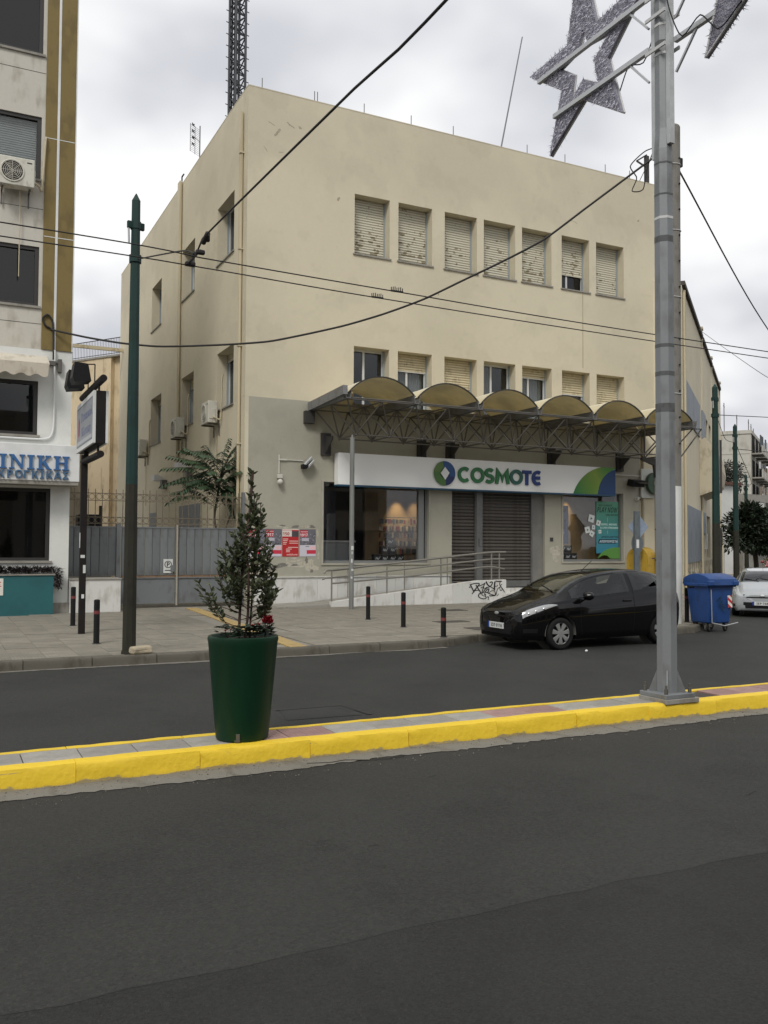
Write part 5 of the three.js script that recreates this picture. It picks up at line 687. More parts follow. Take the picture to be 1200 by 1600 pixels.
// ---------- air conditioners ----------
function aircon(label, pos, turn, cover = false) {
  const a = thing('air_conditioner', label, 'air conditioner', pos, turn, 'outdoor air conditioning units'); // local x along the wall, z out of the wall
  const wm = mat([0.60, 0.58, 0.50], 0.6, { map: texDirt, size: 1.2 });
  part('casing', rbox(0.85, 0.72, 0.32, 0.025, 0, 0.36, 0.26), wm, a);
  const f = part('fan_grille', new THREE.TorusGeometry(0.27, 0.02, 6, 28), wm, a, [-0.1, 0.36, 0.425]); part('fan_recess', cyl(0.265, 0.265, 0.006, 0, 0, 0, 28).rotateX(Math.PI / 2), M.blackMatt, f, [0, 0, -0.002]);
  part('grille_ring', Array.from({ length: 6 }, (_, i) => new THREE.TorusGeometry(0.04 + i * 0.042, 0.006, 5, 24)), wm, f, [0, 0, 0.008]); part('grille_spoke', Array.from({ length: 8 }, (_, i) => bar([0, 0, 0.008], [Math.cos(i * Math.PI / 4) * 0.26, Math.sin(i * Math.PI / 4) * 0.26, 0.008], 0.006, 4)), wm, f); part('fan_blade', Array.from({ length: 3 }, (_, i) => extrude([[0.02, 0], [0.2, -0.07], [0.22, 0.06], [0.05, 0.05]], 0.004).rotateZ(i * 2.09)), M.steel, f, [0, 0, 0.002]);
  part('label_plate', box(0.24, 0.36, 0.6, 0.63, 0.42, 0.425), M.darkSteel, a); part('side_cover', rbox(0.03, 0.34, 0.2, 0.01, 0.43, 0.3, 0.28), wm, a);
  for (const bx of [-0.34, 0.3]) part('bracket', [box(bx, bx + 0.04, -0.05, 0.0, 0, 0.44), box(bx + 0.001, bx + 0.039, -0.4, -0.02, 0, 0.03)], M.steel, a);
  part('refrigerant_pipe', tube([[0.44, 0.2, 0.25], [0.55, 0.15, 0.2], [0.62, 0.1, 0.06], [0.66, 0.6, 0.05], [0.7, 1.4, 0.05], [0.72, 1.55, 0.02]], 0.028, 36, 6), M.pipe, a); part('drain_hose', tube([[0.1, 0, 0.15], [0.12, -0.4, 0.06], [0.12, -2.2, 0.04]], 0.014, 16, 5), M.pipe, a);
  return a;
}
aircon('white air conditioner under the lower flank window closest to the building corner', [XS, 5.92, -28.62], -Math.PI / 2); aircon('white air conditioner beside the downpipe pilaster on the flank wall', [XS, 5.94, -33.02], -Math.PI / 2); aircon('white air conditioner behind the green pole deepest along the flank wall', [XS, 5.85, -39.8], -Math.PI / 2);
{ const a = aircon('white air conditioner hung under the blinded clinic window', [1.5, 10.95, -24.2], 0); }
// ---------- bollards ----------
{
  const bm = mat([0.010, 0.0105, 0.011], 0.55, { specularIntensity: 0.5, map: texDirt, size: 0.4 }), red = mat([0.16, 0.03, 0.03], 0.6), g = 'black bollards along the pavement';
  const mk = (x, z, h, label) => { const b = thing('bollard', label, 'bollard', [x, 0.15, z], 0, g); part('post', cyl(0.052, 0.052, h, 0, 0, 0, 18), bm, b); part('cap', new THREE.SphereGeometry(0.052, 16, 6, 0, 6.29, 0, 1.57).scale(1, 0.4, 1), bm, b, [0, h, 0]); part('red_band', cyl(0.0535, 0.0535, 0.06, 0, h - 0.24, 0, 18), red, b); part('groove', [cyl(0.0532, 0.0532, 0.012, 0, h - 0.09, 0, 18), cyl(0.0532, 0.0532, 0.012, 0, h - 0.13, 0, 18)], M.black, b); part('foot_ring', cyl(0.075, 0.07, 0.012), M.darkSteel, b); return b; };
  mk(2.6, -20.29, 0.83, 'black bollard with red band beside the low white wall'); mk(2.51, -16.44, 0.77, 'black bollard with red band beside the sign post foot'); mk(9.23, -19.29, 0.78, 'black bollard with red band beside the slim grey post at the ramp'); mk(9.06, -17.15, 0.74, 'black bollard with red band midway between ramp and kerb'); mk(8.78, -14.95, 0.56, 'short black bollard with red band at the kerb before the black car'); mk(16.32, -16.6, 0.85, 'black bollard right behind the concrete pole'); mk(15.85, -15.62, 0.8, 'black bollard between the concrete pole and the blue bin');
}
// ---------- slim post with stickers, double sign post, sign box ----------
{
  const p = thing('slim_post', 'slim grey steel post with stickers in front of the shop ramp', 'post', [10.30, 0.15, -22.62]), pm = mat([0.23, 0.235, 0.225], 0.6, { metal: 0.2, map: texDirt, size: 0.8 });
  part('tube', cyl(0.070, 0.066, 4.82, 0, 0, 0, 14), pm, p); part('spigot', cyl(0.03, 0.03, 0.08, 0, 4.82, 0, 10), pm, p); const sc = [[0.5, 0.5, 0.48], [0.55, 0.3, 0.25], [0.2, 0.2, 0.2], [0.6, 0.6, 0.58]].map((c) => mat(c, 0.7)), r = rng(3);
  for (let k = 0; k < 12; k++) { const y = 0.85 + k * 0.12 + r() * 0.05, g = new THREE.CylinderGeometry(0.0715, 0.0715, 0.05 + r() * 0.07, 8, 1, true, -0.6 + r() * 0.8 - 0.45, 0.6 + r() * 0.7); part('sticker', g, sc[Math.floor(r() * 4)], p, [0, y, 0]); }
  const s = thing('traffic_sign_post', 'grey flat post carrying a blue diamond plate and a round plate seen from behind', 'sign post', [22.0, 0.15, -24.0]);
  part('upright', box(-0.12, 0.12, 0, 3.05, -0.04, 0.04), mat([0.12, 0.14, 0.15], 0.6, { map: texDirt, size: 0.7 }), s); part('diamond_plate', rbox(0.66, 0.66, 0.015, 0.004).rotateZ(Math.PI / 4), mat([0.27, 0.33, 0.42], 0.5, { map: texBlotch, size: 0.4 }), s, [0.12, 2.5, -0.06]); part('round_plate', cyl(0.36, 0.36, 0.015, 0, 0, 0, 28).rotateX(Math.PI / 2).scale(0.75, 1, 1), mat([0.13, 0.15, 0.16], 0.5, { map: texDirt, size: 0.5 }), s, [0.08, 1.92, -0.07]); part('sticker', box(-0.06, 0.06, 1.75, 2.05, 0.041, 0.045), M.white, s);
  const b = thing('double_sided_sign', 'white box sign with blue lettering on a dark post with two floodlights', 'sign', [2.53, 0.15, -18.46]);
  const dk = mat([0.015, 0.012, 0.011], 0.65, { specularIntensity: 0.5, map: texDirt, size: 0.8 }); part('post', box(-0.06, 0.06, 0, 3.55, -0.06, 0.06), dk, b);
  part('lower_arm', [bar([0, 3.42, -0.1], [0.04, 3.42, 1.75], 0.065, 14)], dk, b); part('upper_arm', [bar([0.02, 4.78, -0.6], [0.04, 4.78, 1.95], 0.065, 14)], dk, b); part('hanger', [bar([0.03, 3.42, 1.5], [0.03, 3.6, 1.5], 0.02), bar([0.03, 4.6, 1.5], [0.03, 4.78, 1.5], 0.02), bar([0.03, 3.4, 0], [0.03, 4.78, 0], 0.05)], dk, b);
  const face = canvasTex(1024, 512, (q, W, H) => { q.fillStyle = '#9a9ea3'; q.fillRect(0, 0, W, H); q.strokeStyle = '#4a4d52'; q.lineWidth = 8; q.strokeRect(14, 14, W - 28, H - 28); q.fillStyle = '#3c4680'; q.font = 'bold 150px serif'; q.fillText('Γυναικολ.', 300, 215); q.fillText('Κλινική', 330, 400); q.fillStyle = '#9c3444'; q.fillRect(110, 180, 90, 190); q.beginPath(); q.moveTo(155, 120); q.lineTo(205, 200); q.lineTo(105, 200); q.fill(); q.fillRect(140, 350, 30, 80); q.fillStyle = '#b9bdc1'; q.fillRect(30, 440, W - 60, 42); }), fm = mat([1, 1, 1], 0.4); fm.map = face;
  const bx = part('sign_box', [box(-0.055, 0.12, 3.62, 4.58, -0.5, 1.75)], dk, b); const fp = (sx) => { const g = new THREE.PlaneGeometry(2.05, 0.8); g.rotateY(sx * Math.PI / 2); return g; };
  part('white_rim', [box(-0.1, -0.056, 3.62, 4.58, -0.5, 1.75), box(0.121, 0.165, 3.62, 4.58, -0.5, 1.75)], M.white, bx); part('sign_face', fp(-1), fm, bx, [-0.102, 4.1, 0.625]); part('sign_face', fp(1), fm, bx, [0.167, 4.1, 0.625]);
  for (const z of [0.1, 0.95]) { const f = part('floodlight', extrude([[0, 0], [0.30, -0.04], [0.34, 0.05], [0.30, 0.34], [0.06, 0.32]], 0.42).rotateY(Math.PI).translate(-0.06, 0, 0.21), M.black, b, [0, 4.85, z]); part('yoke', [sbar([-0.2, 0.34, 0], [0.03, 0.36, 0], 0.02), sbar([0.03, 0.36, 0], [0.03, 0, 0], 0.02)], dk, f); }
  part('sticker', [box(-0.066, -0.06, 1.7, 2.0, -0.03, 0.05), box(-0.05, 0.03, 1.5, 1.56, 0.06, 0.066), box(0.0, 0.05, 1.2, 1.36, 0.06, 0.066), box(-0.02, 0.03, 0.7, 0.78, 0.06, 0.066)], M.white, b);
}
// ---------- wall lamp and cameras ----------
{
  const l = thing('security_camera', 'white dome camera on conduit with a bracket lamp on the grey wall', 'camera', [9.19, 3.7, ZF]); const wm = mat([0.55, 0.54, 0.48], 0.6);
  part('conduit', [box(-0.02, 0.02, 0.42, 1.0, 0.005, 0.04), box(0.0, 0.24, 0.83, 0.88, 0.005, 0.05), box(0.2, 0.78, 0.84, 0.865, 0.005, 0.04)], wm, l); part('junction_box', rbox(0.15, 0.13, 0.14, 0.02, 0.01, 0.33, 0.08), wm, l); part('dome', new THREE.SphereGeometry(0.09, 20, 14), wm, l, [0.01, 0.16, 0.12]); 
  const f = thing('wall_spotlight', 'small finned spotlight tilted on the grey wall beside the dome camera', 'spotlight', [10.1, 4.5, ZF]); part('heat_sink', [rbox(0.07, 0.36, 0.2, 0.015, -0.04, 0, 0.16), rbox(0.07, 0.36, 0.2, 0.015, 0.08, -0.02, 0.16)].map((g) => g.rotateZ(-0.75)), M.alu, f); part('lamp_body', rbox(0.2, 0.14, 0.2, 0.02, -0.12, -0.14, 0.16), M.black, f); part('stem', bar([0, 0, 0], [0, 0, 0.15], 0.02), M.black, f);
  const g = thing('floodlight', 'black floodlight on a pale arm at the end of the shop sign', 'floodlight', [23.2, 4.5, ZF]); part('arm', box(-1.1, 0.35, 0.1, 0.13, 0.1, 0.13), wm, g); part('lamp_body', rbox(0.6, 0.26, 0.34, 0.04, 0.0, -0.12, 0.3).rotateX(0.2), M.black, g); part('visor', rbox(0.5, 0.02, 0.3, 0.008, 0.1, -0.02, 0.5).rotateX(0.3), M.darkSteel, g);
  const d = thing('dome_camera', 'small white dome camera beside the window with the teal poster', 'camera', [23.45, 3.75, ZF]); part('base', cyl(0.09, 0.09, 0.05, 0, 0, 0, 18).rotateX(Math.PI / 2), wm, d); part('dome', new THREE.SphereGeometry(0.08, 16, 12), wm, d, [0.02, 0, 0.08]); part('lens', new THREE.SphereGeometry(0.03, 10, 8), M.black, d, [0.04, -0.02, 0.15]);
}
// ---------- yellow post box ----------
{
  const p = thing('post_box', 'yellow arched post box with dark front standing by the wall', 'post box', [22.85, 0.15, -24.7]); const ym = mat([0.46, 0.29, 0.03], 0.5, { map: texDirt, size: 0.7 });
  const sh = new THREE.Shape(); sh.moveTo(-0.42, 0.35); sh.lineTo(0.42, 0.35); sh.lineTo(0.42, 1.35); sh.absarc(0, 1.35, 0.42, 0, Math.PI, false); sh.lineTo(-0.42, 0.35); const g = extrude(sh, 0.62, [], 0.012, 16).rotateY(-Math.PI / 2 + 0.35); part('body', g, ym, p, [0.2, 0, 0]);
  part('front_panel', box(-0.27, 0.27, 0.4, 1.2, 0, 0.02).rotateY(0.35), M.darkSteel, p, [0.22, 0, 0.42]); part('slot', box(-0.25, 0.25, 1.28, 1.4, 0, 0.03).rotateY(0.35), mat([0.03, 0.03, 0.09], 0.5), p, [0.22, 0, 0.42]); part('stand', [cyl(0.05, 0.05, 0.36, -0.2, 0, 0), cyl(0.05, 0.05, 0.36, 0.2, 0, 0)], M.darkSteel, p);
}
// ---------- leaves ----------
function leafSet() { // collects folded oval leaves into one geometry
  const P = [];
  return { add(o, dir, up, len, wid, fold = 0.25) { // o base point, dir along the leaf, up roughly its upper side
    const d = dir.clone().normalize(), s = d.clone().cross(up).normalize(), n = s.clone().cross(d); const at = (a, b, c) => o.clone().addScaledVector(d, a * len).addScaledVector(s, b * wid).addScaledVector(n, c * wid);
    const m = [at(0, 0, 0), at(0.35, 0, -fold), at(0.75, 0, -fold * 0.8), at(1, 0, -0.1)], L = [at(0.3, -0.48, 0.05), at(0.68, -0.4, 0.0)], R = [at(0.3, 0.48, 0.05), at(0.68, 0.4, 0.0)];
    for (const t of [[m[0], m[1], L[0]], [L[0], m[1], m[2]], [L[0], m[2], L[1]], [L[1], m[2], m[3]], [m[0], R[0], m[1]], [R[0], m[2], m[1]], [R[0], R[1], m[2]], [R[1], m[3], m[2]]]) for (const v of t) P.push(v.x, v.y, v.z);
  }, geo() { const g = new THREE.BufferGeometry(); g.setAttribute('position', new THREE.Float32BufferAttribute(P, 3)); g.computeVertexNormals(); return g; } };
}
const leafM = (c, t = 0.25) => mat(c, 0.55, { transmission: t, thickness: 0, side: THREE.DoubleSide });
// ---------- the green planter with its shrub ----------
{
  const B = [2.475, 0.166, -7.8], p = thing('green_planter', 'tall round dark green planter standing on the median', 'planter', B); p.scale.set(1.04, 1, 1.04);
  const prof = [[0, 0.004], [0.215, 0.004], [0.226, 0.016], [0.233, 0.08], [0.300, 0.86], [0.307, 0.895], [0.303, 0.92], [0.294, 0.927], [0.272, 0.925], [0.265, 0.905], [0.258, 0.80], [0, 0.80]].map(([r, y]) => new THREE.Vector2(r, y)); const g = new THREE.LatheGeometry(prof, 64); part('pot', toCreasedNormals(g, 0.5), mat([0.0035, 0.030, 0.0125], 0.45, { specularIntensity: 0.5, map: texBlotch, size: 0.5 }), p);
  part('soil', jitter(new THREE.CircleGeometry(0.262, 24).rotateX(-Math.PI / 2), 0.02, 12, 3), mat([0.03, 0.024, 0.018], 0.95, { map: texDirt, size: 0.3, bump: bumpRough, bsize: 0.1, bs: 0.02 }), p, [0, 0.89, 0]);
  part('lock_strip', [box(-0.016, 0.016, 0.0, 0.085, 0.234, 0.244), box(-0.028, 0.02, 0.02, 0.032, 0.244, 0.250)], M.steel, p, undefined, [0, -0.45, 0]);
  const s = thing('planter_shrub', 'slender evergreen shrub with small dark leaves growing in the green planter', 'shrub', [B[0], B[1] + 0.85, B[2]]);
  const r = rng(71), bark = mat([0.055, 0.03, 0.022], 0.9), leaves = [leafSet(), leafSet(), leafSet()], twigs = [];
  const stems = [[[-0.05, 0, 0.02], [-0.03, 0.35, 0], [0.0, 0.8, 0.0], [0.05, 1.2, 0], [0.075, 1.58, 0.0]], [[0.02, 0, -0.02], [0.035, 0.3, 0.03], [0.02, 0.7, 0.06], [-0.03, 1.0, 0.05]], [[0.045, 0, 0.04], [0.08, 0.3, -0.02], [0.12, 0.7, -0.05], [0.16, 1.08, -0.04]]];
  const leafAt = (q, dir, k = 1) => { const a = r() * 6.28, d = dir.clone().multiplyScalar(0.9).add(V(Math.cos(a), (r() - 0.3) * 0.9, Math.sin(a))).normalize(); leaves[Math.floor(r() * 3)].add(q, d, V((r() - 0.5) * 1.2, 1, (r() - 0.5) * 1.2), (0.044 + r() * 0.036) * k, (0.028 + r() * 0.017) * k); };
  const curves = stems.map((pts, si) => { part('stem', tube(pts, [0.013, 0.012, 0.010][si], 24, 7), bark, s); return new THREE.CatmullRomCurve3(pts.map((q) => V(...q))); });
  const shoot = (o, e, bow, n, from = 0.25) => { const m = o.clone().lerp(e, 0.45).add(V((e.x - o.x) * bow, -0.05, (e.z - o.z) * bow)), b = new THREE.CatmullRomCurve3([o, m, e]); twigs.push(tube([o.toArray(), m.toArray(), e.toArray()], 0.0032, 9, 4)); for (let i = 0; i < n; i++) { const u = from + (1 - from) * (i + r() * 0.7) / n; leafAt(b.getPoint(Math.min(1, u)), b.getTangent(Math.min(1, u))); } };
  // shoots rise steeply to tips at uneven heights; dense in the middle, open below, one long leader
  const tips = [[-0.20, 0.95], [-0.26, 0.86], [-0.30, 0.74], [0.27, 0.92], [0.31, 0.70], [0.30, 0.50], [-0.12, 1.05], [0.06, 1.12], [0.15, 1.22], [0.19, 1.36], [0.24, 1.02], [-0.05, 0.98], [0.12, 0.95], [-0.30, 0.60], [0.32, 0.60], [-0.18, 0.72], [0.05, 0.80], [0.20, 0.78], [0.0, 1.15], [0.06, 1.30], [0.11, 1.42], [-0.26, 0.68], [0.26, 0.55], [-0.33, 0.62], [0.34, 0.46]];
  for (let k = 0; k < 62; k++) { const [x, h] = tips[k % tips.length], ex = 0.02 + x * (0.62 + r() * 0.3) + (r() - 0.5) * 0.07, hh = h * (0.86 + r() * 0.16), ez = (r() - 0.5) * 0.42 * Math.max(0.12, 1 - Math.max(0, hh - 0.5) * 0.95), c = curves[k < 25 && x > 0.1 ? 2 : Math.floor(r() * 3)], oh = Math.max(0.24, hh - 0.10 - r() * 0.26), o = c.getPoint(clamp(oh / (c.points[c.points.length - 1].y), 0.05, 1)); shoot(o, V(ex, hh, ez), 0.25, 8 + Math.floor(r() * 10)); }
  for (let k = 0; k < 38; k++) { const a = r() * 6.28, e = Math.acos(1 - 2 * r()), q = Math.pow(r(), 0.5), o = V(0.01 + Math.sin(e) * Math.cos(a) * 0.19 * q, 0.66 + Math.cos(e) * 0.33 * q, Math.sin(e) * Math.sin(a) * 0.18 * q), d = V(o.x * 1.4, 0.12, o.z * 1.4).normalize(); shoot(o.clone().addScaledVector(d, -0.1), o.clone().addScaledVector(d, 0.1), 0.2, 9, 0.15); }
  for (let i = 0; i < 40; i++) { const u = 0.6 + 0.4 * (i + 1.2 * Math.sin(i * 0.9)) / 41; leafAt(curves[0].getPoint(u), curves[0].getTangent(u), 1.1); }
  for (const [x, h, z] of [[-0.46, 0.58, 0.1], [-0.36, 0.44, 0], [-0.40, 0.50, -0.1], [-0.30, 0.40, 0.1], [0.30, 0.52, 0.05], [0.24, 0.42, 0.1]]) shoot(V(x * 0.06, h - 0.3, 0), V(x, h, z), 0.1, 9, 0.55);
  part('twigs', twigs, bark, s);
  leaves.forEach((l, i) => { const m = part('foliage', l.geo(), leafM([[0.068, 0.086, 0.034], [0.092, 0.112, 0.050], [0.046, 0.062, 0.026]][i], 0.25), s); m.userData.kind = 'stuff'; });
  // cyclamens round its foot
  const cy = (x, z, n, reds, label) => { const c = thing('cyclamen', label, 'flower', [B[0] + x, B[1] + 0.885, B[2] + z]), lf = leafSet(), q = rng(Math.round(x * 100 + z * 10) + 500); for (let i = 0; i < n; i++) { const a = q() * 6.28, R = 0.015 + q() * 0.075, o = V(Math.cos(a) * R, 0.05 + q() * 0.085, Math.sin(a) * R); lf.add(o, V(Math.cos(a), 0.3 + (q() - 0.5) * 0.7, Math.sin(a)), V(0, 1, 0), 0.058, 0.058, 0.1); } part('leaves', lf.geo(), leafM([0.03, 0.052, 0.027], 0.15), c);
    const pet = leafSet(), stk = []; for (const [fx, fy, fz, s2] of reds) { stk.push(tube([[0, 0.03, 0], [fx * 0.7, fy * 0.6, fz], [fx, fy, fz]], 0.0035, 6, 4)); for (let k = 0; k < 6; k++) { const a = k * 1.047 + fx * 9; pet.add(V(fx, fy, fz), V(Math.cos(a) * 0.75, 0.75, Math.sin(a) * 0.75), V(Math.cos(a), -0.5, Math.sin(a)), 0.066 * s2, 0.058 * s2, 0.15); } } if (reds.length) { part('stalk', stk, mat([0.06, 0.02, 0.02], 0.7), c); part('petals', pet.geo(), mat([0.30, 0.008, 0.02], 0.6, { transmission: 0.2, thickness: 0, side: THREE.DoubleSide }), c); } };
  cy(0.17, 0.1, 60, [[0.02, 0.17, 0.02, 1.15], [0.035, 0.145, 0.03, 1.0], [0.0, 0.15, 0.02, 0.9]], 'red flowering cyclamen at the planter rim'); cy(0.06, 0.15, 54, [[-0.02, 0.13, 0, 0.45], [0.04, 0.14, 0, 0.4]], 'leafy cyclamen with small pink buds beside the shrub stems'); cy(-0.05, 0.16, 44, [[0.02, 0.11, 0, 0.35]], 'low dark leafed cyclamen before the shrub stems'); cy(-0.17, 0.08, 26, [[-0.02, 0.09, 0, 0.3], [0.03, 0.1, 0, 0.3]], 'small sparse cyclamen at the far end of the planter');
}
// ---------- tree of heaven in the yard ----------
{
  const t = thing('tree_of_heaven', 'young tree with long feathered fronds leaning over the yard fence', 'tree', [7.6, 0.15, -26.5]); const bark = mat([0.08, 0.065, 0.045], 0.9), r = rng(55);
  const trunk = [[0.3, 0, 0], [0.2, 1.3, 0], [-0.15, 2.5, 0.05], [-0.05, 3.3, 0.0], [0.1, 4.2, 0]]; part('trunk', tube(trunk, 0.035, 24, 7), bark, t); part('branch', tube([[0.1, 2.0, 0], [0.35, 2.8, 0.1], [0.4, 3.6, 0.1]], 0.022, 14, 6), bark, t);
  const ms = [leafM([0.036, 0.076, 0.026], 0.3), leafM([0.048, 0.094, 0.034], 0.3), leafM([0.026, 0.058, 0.021], 0.3)], c = new THREE.CatmullRomCurve3(trunk.map((q) => V(...q)));
  const frond = (o, e, drop, k) => { const m = o.clone().lerp(e, 0.5).add(V(0, drop, 0)), b = new THREE.CatmullRomCurve3([o, m, e]), L = leafSet(), n = 15; for (let i = 0; i < n; i++) { const u = 0.18 + 0.82 * i / (n - 1), q = b.getPoint(u), tg = b.getTangent(u), sd = tg.clone().cross(V(0, 1, 0)).normalize(); for (const s of [-1, 1]) L.add(q, sd.clone().multiplyScalar(s).addScaledVector(tg, 0.45).add(V(0, -0.55 - r() * 0.3, 0)), V(0, 1, 0), (0.25 - 0.1 * Math.abs(u - 0.5)) * (0.9 + r() * 0.3), 0.07, 0.12); } const f = part('frond', L.geo(), ms[k], t); f.userData.kind = 'stuff'; part('rachis', tube([o.toArray(), m.toArray(), e.toArray()], 0.009, 10, 4), bark, f); };
  for (let i = 0; i < 34; i++) { const u = 0.62 + 0.38 * (i / 34), o = c.getPoint(u), a = i * 2.399 + 0.4, R = 1.15 + r() * 0.5, e = V(o.x + Math.cos(a) * R, o.y + 0.35 + 0.9 * (u - 0.6) + (r() - 0.7) * 0.5, o.z + Math.sin(a) * R * 0.6); frond(o, e, 0.25, i % 3); }
  for (const [dx, dy, dz] of [[-1.75, 0.5, 0.2], [-1.8, 0.0, 0.3], [-1.6, -0.5, 0.3], [-1.55, 0.9, 0.0], [-1.3, -0.2, 0.5], [-0.9, 0.6, 0.5], [-1.1, 1.15, 0.1], [0.5, 1.3, 0.1], [0.25, 1.5, 0.2], [-0.5, 1.25, 0.2], [0.55, 0.1, 0.3], [0.6, -0.5, 0.4], [0.35, -0.9, 0.4], [-0.3, -0.6, 0.5]]) frond(c.getPoint(0.82), c.getPoint(0.82).add(V(dx, dy, dz)), 0.28, Math.floor(r() * 3));
}
// ---------- dark trailing plants in the clinic trough ----------
{
  const t = thing('trough_plants', 'purple black trailing plants spilling over the teal planter wall', 'plants', [0, 1.15, -24.05]), L = leafSet(), r = rng(88); for (let i = 0; i < 1500; i++) { const x = -1 + r() * 3.6, a = r() * 6.28, el = r() * 1.3; L.add(V(x, 0.02 + r() * 0.14, (r() - 0.5) * 0.25), V(Math.cos(a), 0.3 + el * 0.6, Math.sin(a)), V(0, 1, 0), 0.13 + r() * 0.05, 0.028, 0.2); }
  for (let i = 0; i < 320; i++) { const y = -r() * 0.5, a = r() * 6.28, w = 0.1 * (1 + y * 0.8); L.add(V(2.62 + r() * 0.14, y + 0.16, (r() - 0.3) * 0.3), V(Math.cos(a) * 0.7 + 0.4, (r() - 0.5) * 0.9, Math.sin(a)), V(0, 1, 0), 0.12, 0.026, 0.2); }
  const m = part('foliage', L.geo(), mat([0.022, 0.012, 0.016], 0.7, { side: THREE.DoubleSide }), t); m.userData.kind = 'stuff';
}
// ---------- trees of the side street ----------
function tree(name, label, x, z, h, R, cy, seed, cols, size = 0.13, n = 2600, group) {
  const t = thing(name, label, 'tree', [x, 0.15, z], 0, group), r = rng(seed), bark = mat([0.07, 0.055, 0.042], 0.9, { map: texDirt, size: 0.5 }); part('trunk', tube([[0, 0, 0], [0.05, cy * 0.4, 0.03], [-0.03, cy * 0.8, 0], [0.05, cy + 0.3, 0]], 0.11, 16, 8), bark, t);
  for (let k = 0; k < 5; k++) { const a = k * 1.26 + seed; part('limb', tube([[0, cy * 0.65 + k * 0.08, 0], [Math.cos(a) * R * 0.35, cy, Math.sin(a) * R * 0.35], [Math.cos(a) * R * 0.7, cy + R * 0.35, Math.sin(a) * R * 0.7]], 0.045, 10, 6), bark, t); }
  const cl = []; for (let k = 0; k < 26; k++) { const a = r() * 6.28, e = Math.asin(r() * 1.7 - 0.75), q = R * (0.45 + r() * 0.5); cl.push([V(Math.cos(a) * Math.cos(e) * q, cy + Math.sin(e) * q * 0.85 + R * 0.15, Math.sin(a) * Math.cos(e) * q), R * (0.22 + r() * 0.2)]); }
  const L = cols.map(() => leafSet()); for (let i = 0; i < n; i++) { const [c, q] = cl[Math.floor(r() * cl.length)], v = V(r() - 0.5, r() - 0.5, r() - 0.5).normalize(), o = c.clone().addScaledVector(v, q * Math.pow(r(), 0.33)); L[Math.floor(r() * cols.length)].add(o, v.add(V((r() - 0.5), (r() - 0.7), (r() - 0.5))), V(r() - 0.5, 1, r() - 0.5), size * (0.8 + r() * 0.5), size * 0.5); }
  L.forEach((l, i) => { const m = part('crown', l.geo(), leafM(cols[i], 0.2), t); m.userData.kind = 'stuff'; }); return t;
}
{
  const dark = [[0.020, 0.036, 0.014], [0.028, 0.048, 0.018], [0.014, 0.026, 0.011]], g = 'street trees of the side street';
  tree('street_tree', 'dark citrus tree rising beside the trolley pole with the road sign', 34.4, -29.6, 4.2, 1.6, 2.35, 301, dark, 0.22, 5200, g); tree('street_tree', 'broad dark tree between the last trolley poles', 38.4, -31.4, 4.2, 1.9, 2.2, 302, dark, 0.24, 6000, g); tree('street_tree', 'dark tree whose crown reaches over the white hatchback', 43.0, -33.0, 4.4, 1.9, 2.4, 303, dark, 0.24, 5200, g);
  tree('yellow_bush', 'yellow green bush growing beside the red car', 47.0, -38.0, 1.6, 1.1, 0.9, 305, [[0.11, 0.10, 0.02], [0.08, 0.085, 0.02]], 0.16, 1500); tree('roof_shrub', 'grey green shrubs growing on top of the low white house', 51.5, -46.6, 1.6, 1.5, 6.6, 307, [[0.05, 0.055, 0.04], [0.035, 0.04, 0.03]], 0.2, 1600);
}
// ---------- cars: a lofted hatchback shell with real openings for glass and wheels ----------
const CAR = [ // x from the nose, underside, waist height, half width, belt height, half width at belt, top height, half width at the roof edge
  [0.00, 0.29, 0.46, 0.58, 0.635, 0.55, 0.69, 0.44], [0.05, 0.21, 0.46, 0.69, 0.68, 0.64, 0.74, 0.53], [0.16, 0.19, 0.49, 0.755, 0.735, 0.705, 0.805, 0.59], [0.38, 0.18, 0.53, 0.805, 0.81, 0.75, 0.895, 0.625], [0.70, 0.18, 0.57, 0.83, 0.875, 0.775, 0.985, 0.65], [0.90, 0.18, 0.59, 0.845, 0.90, 0.785, 1.05, 0.665], [1.15, 0.18, 0.60, 0.854, 0.925, 0.79, 1.185, 0.635], [1.42, 0.18, 0.61, 0.858, 0.945, 0.79, 1.305, 0.60], [1.70, 0.18, 0.62, 0.86, 0.962, 0.79, 1.39, 0.58], [1.95, 0.18, 0.63, 0.86, 0.982, 0.79, 1.435, 0.57], [2.20, 0.18, 0.63, 0.86, 1.003, 0.79, 1.464, 0.565], [2.50, 0.18, 0.64, 0.86, 1.03, 0.788, 1.482, 0.56], [2.80, 0.18, 0.64, 0.86, 1.06, 0.785, 1.482, 0.56], [3.10, 0.19, 0.65, 0.857, 1.095, 0.778, 1.466, 0.55], [3.36, 0.20, 0.66, 0.85, 1.13, 0.765, 1.432, 0.54], [3.58, 0.23, 0.67, 0.835, 1.145, 0.75, 1.37, 0.525], [3.76, 0.26, 0.68, 0.81, 1.12, 0.725, 1.25, 0.51], [3.87, 0.30, 0.68, 0.77, 1.02, 0.69, 1.08, 0.50], [3.95, 0.38, 0.66, 0.66, 0.86, 0.60, 0.90, 0.45]];
function carRow(x) { let i = 0; while (i < CAR.length - 2 && x > CAR[i + 1][0]) i++; const p = CAR[Math.max(0, i - 1)], a = CAR[i], b = CAR[i + 1], q = CAR[Math.min(CAR.length - 1, i + 2)], t = clamp((x - a[0]) / (b[0] - a[0])); return a.map((_, k) => { const m0 = (b[k] - p[k]) / (b[0] - p[0] || 1) * (b[0] - a[0]), m1 = (q[k] - a[k]) / (q[0] - a[0] || 1) * (b[0] - a[0]), t2 = t * t, t3 = t2 * t; return (2 * t3 - 3 * t2 + 1) * a[k] + (t3 - 2 * t2 + t) * m0 + (-2 * t3 + 3 * t2) * b[k] + (t3 - t2) * m1; }); }
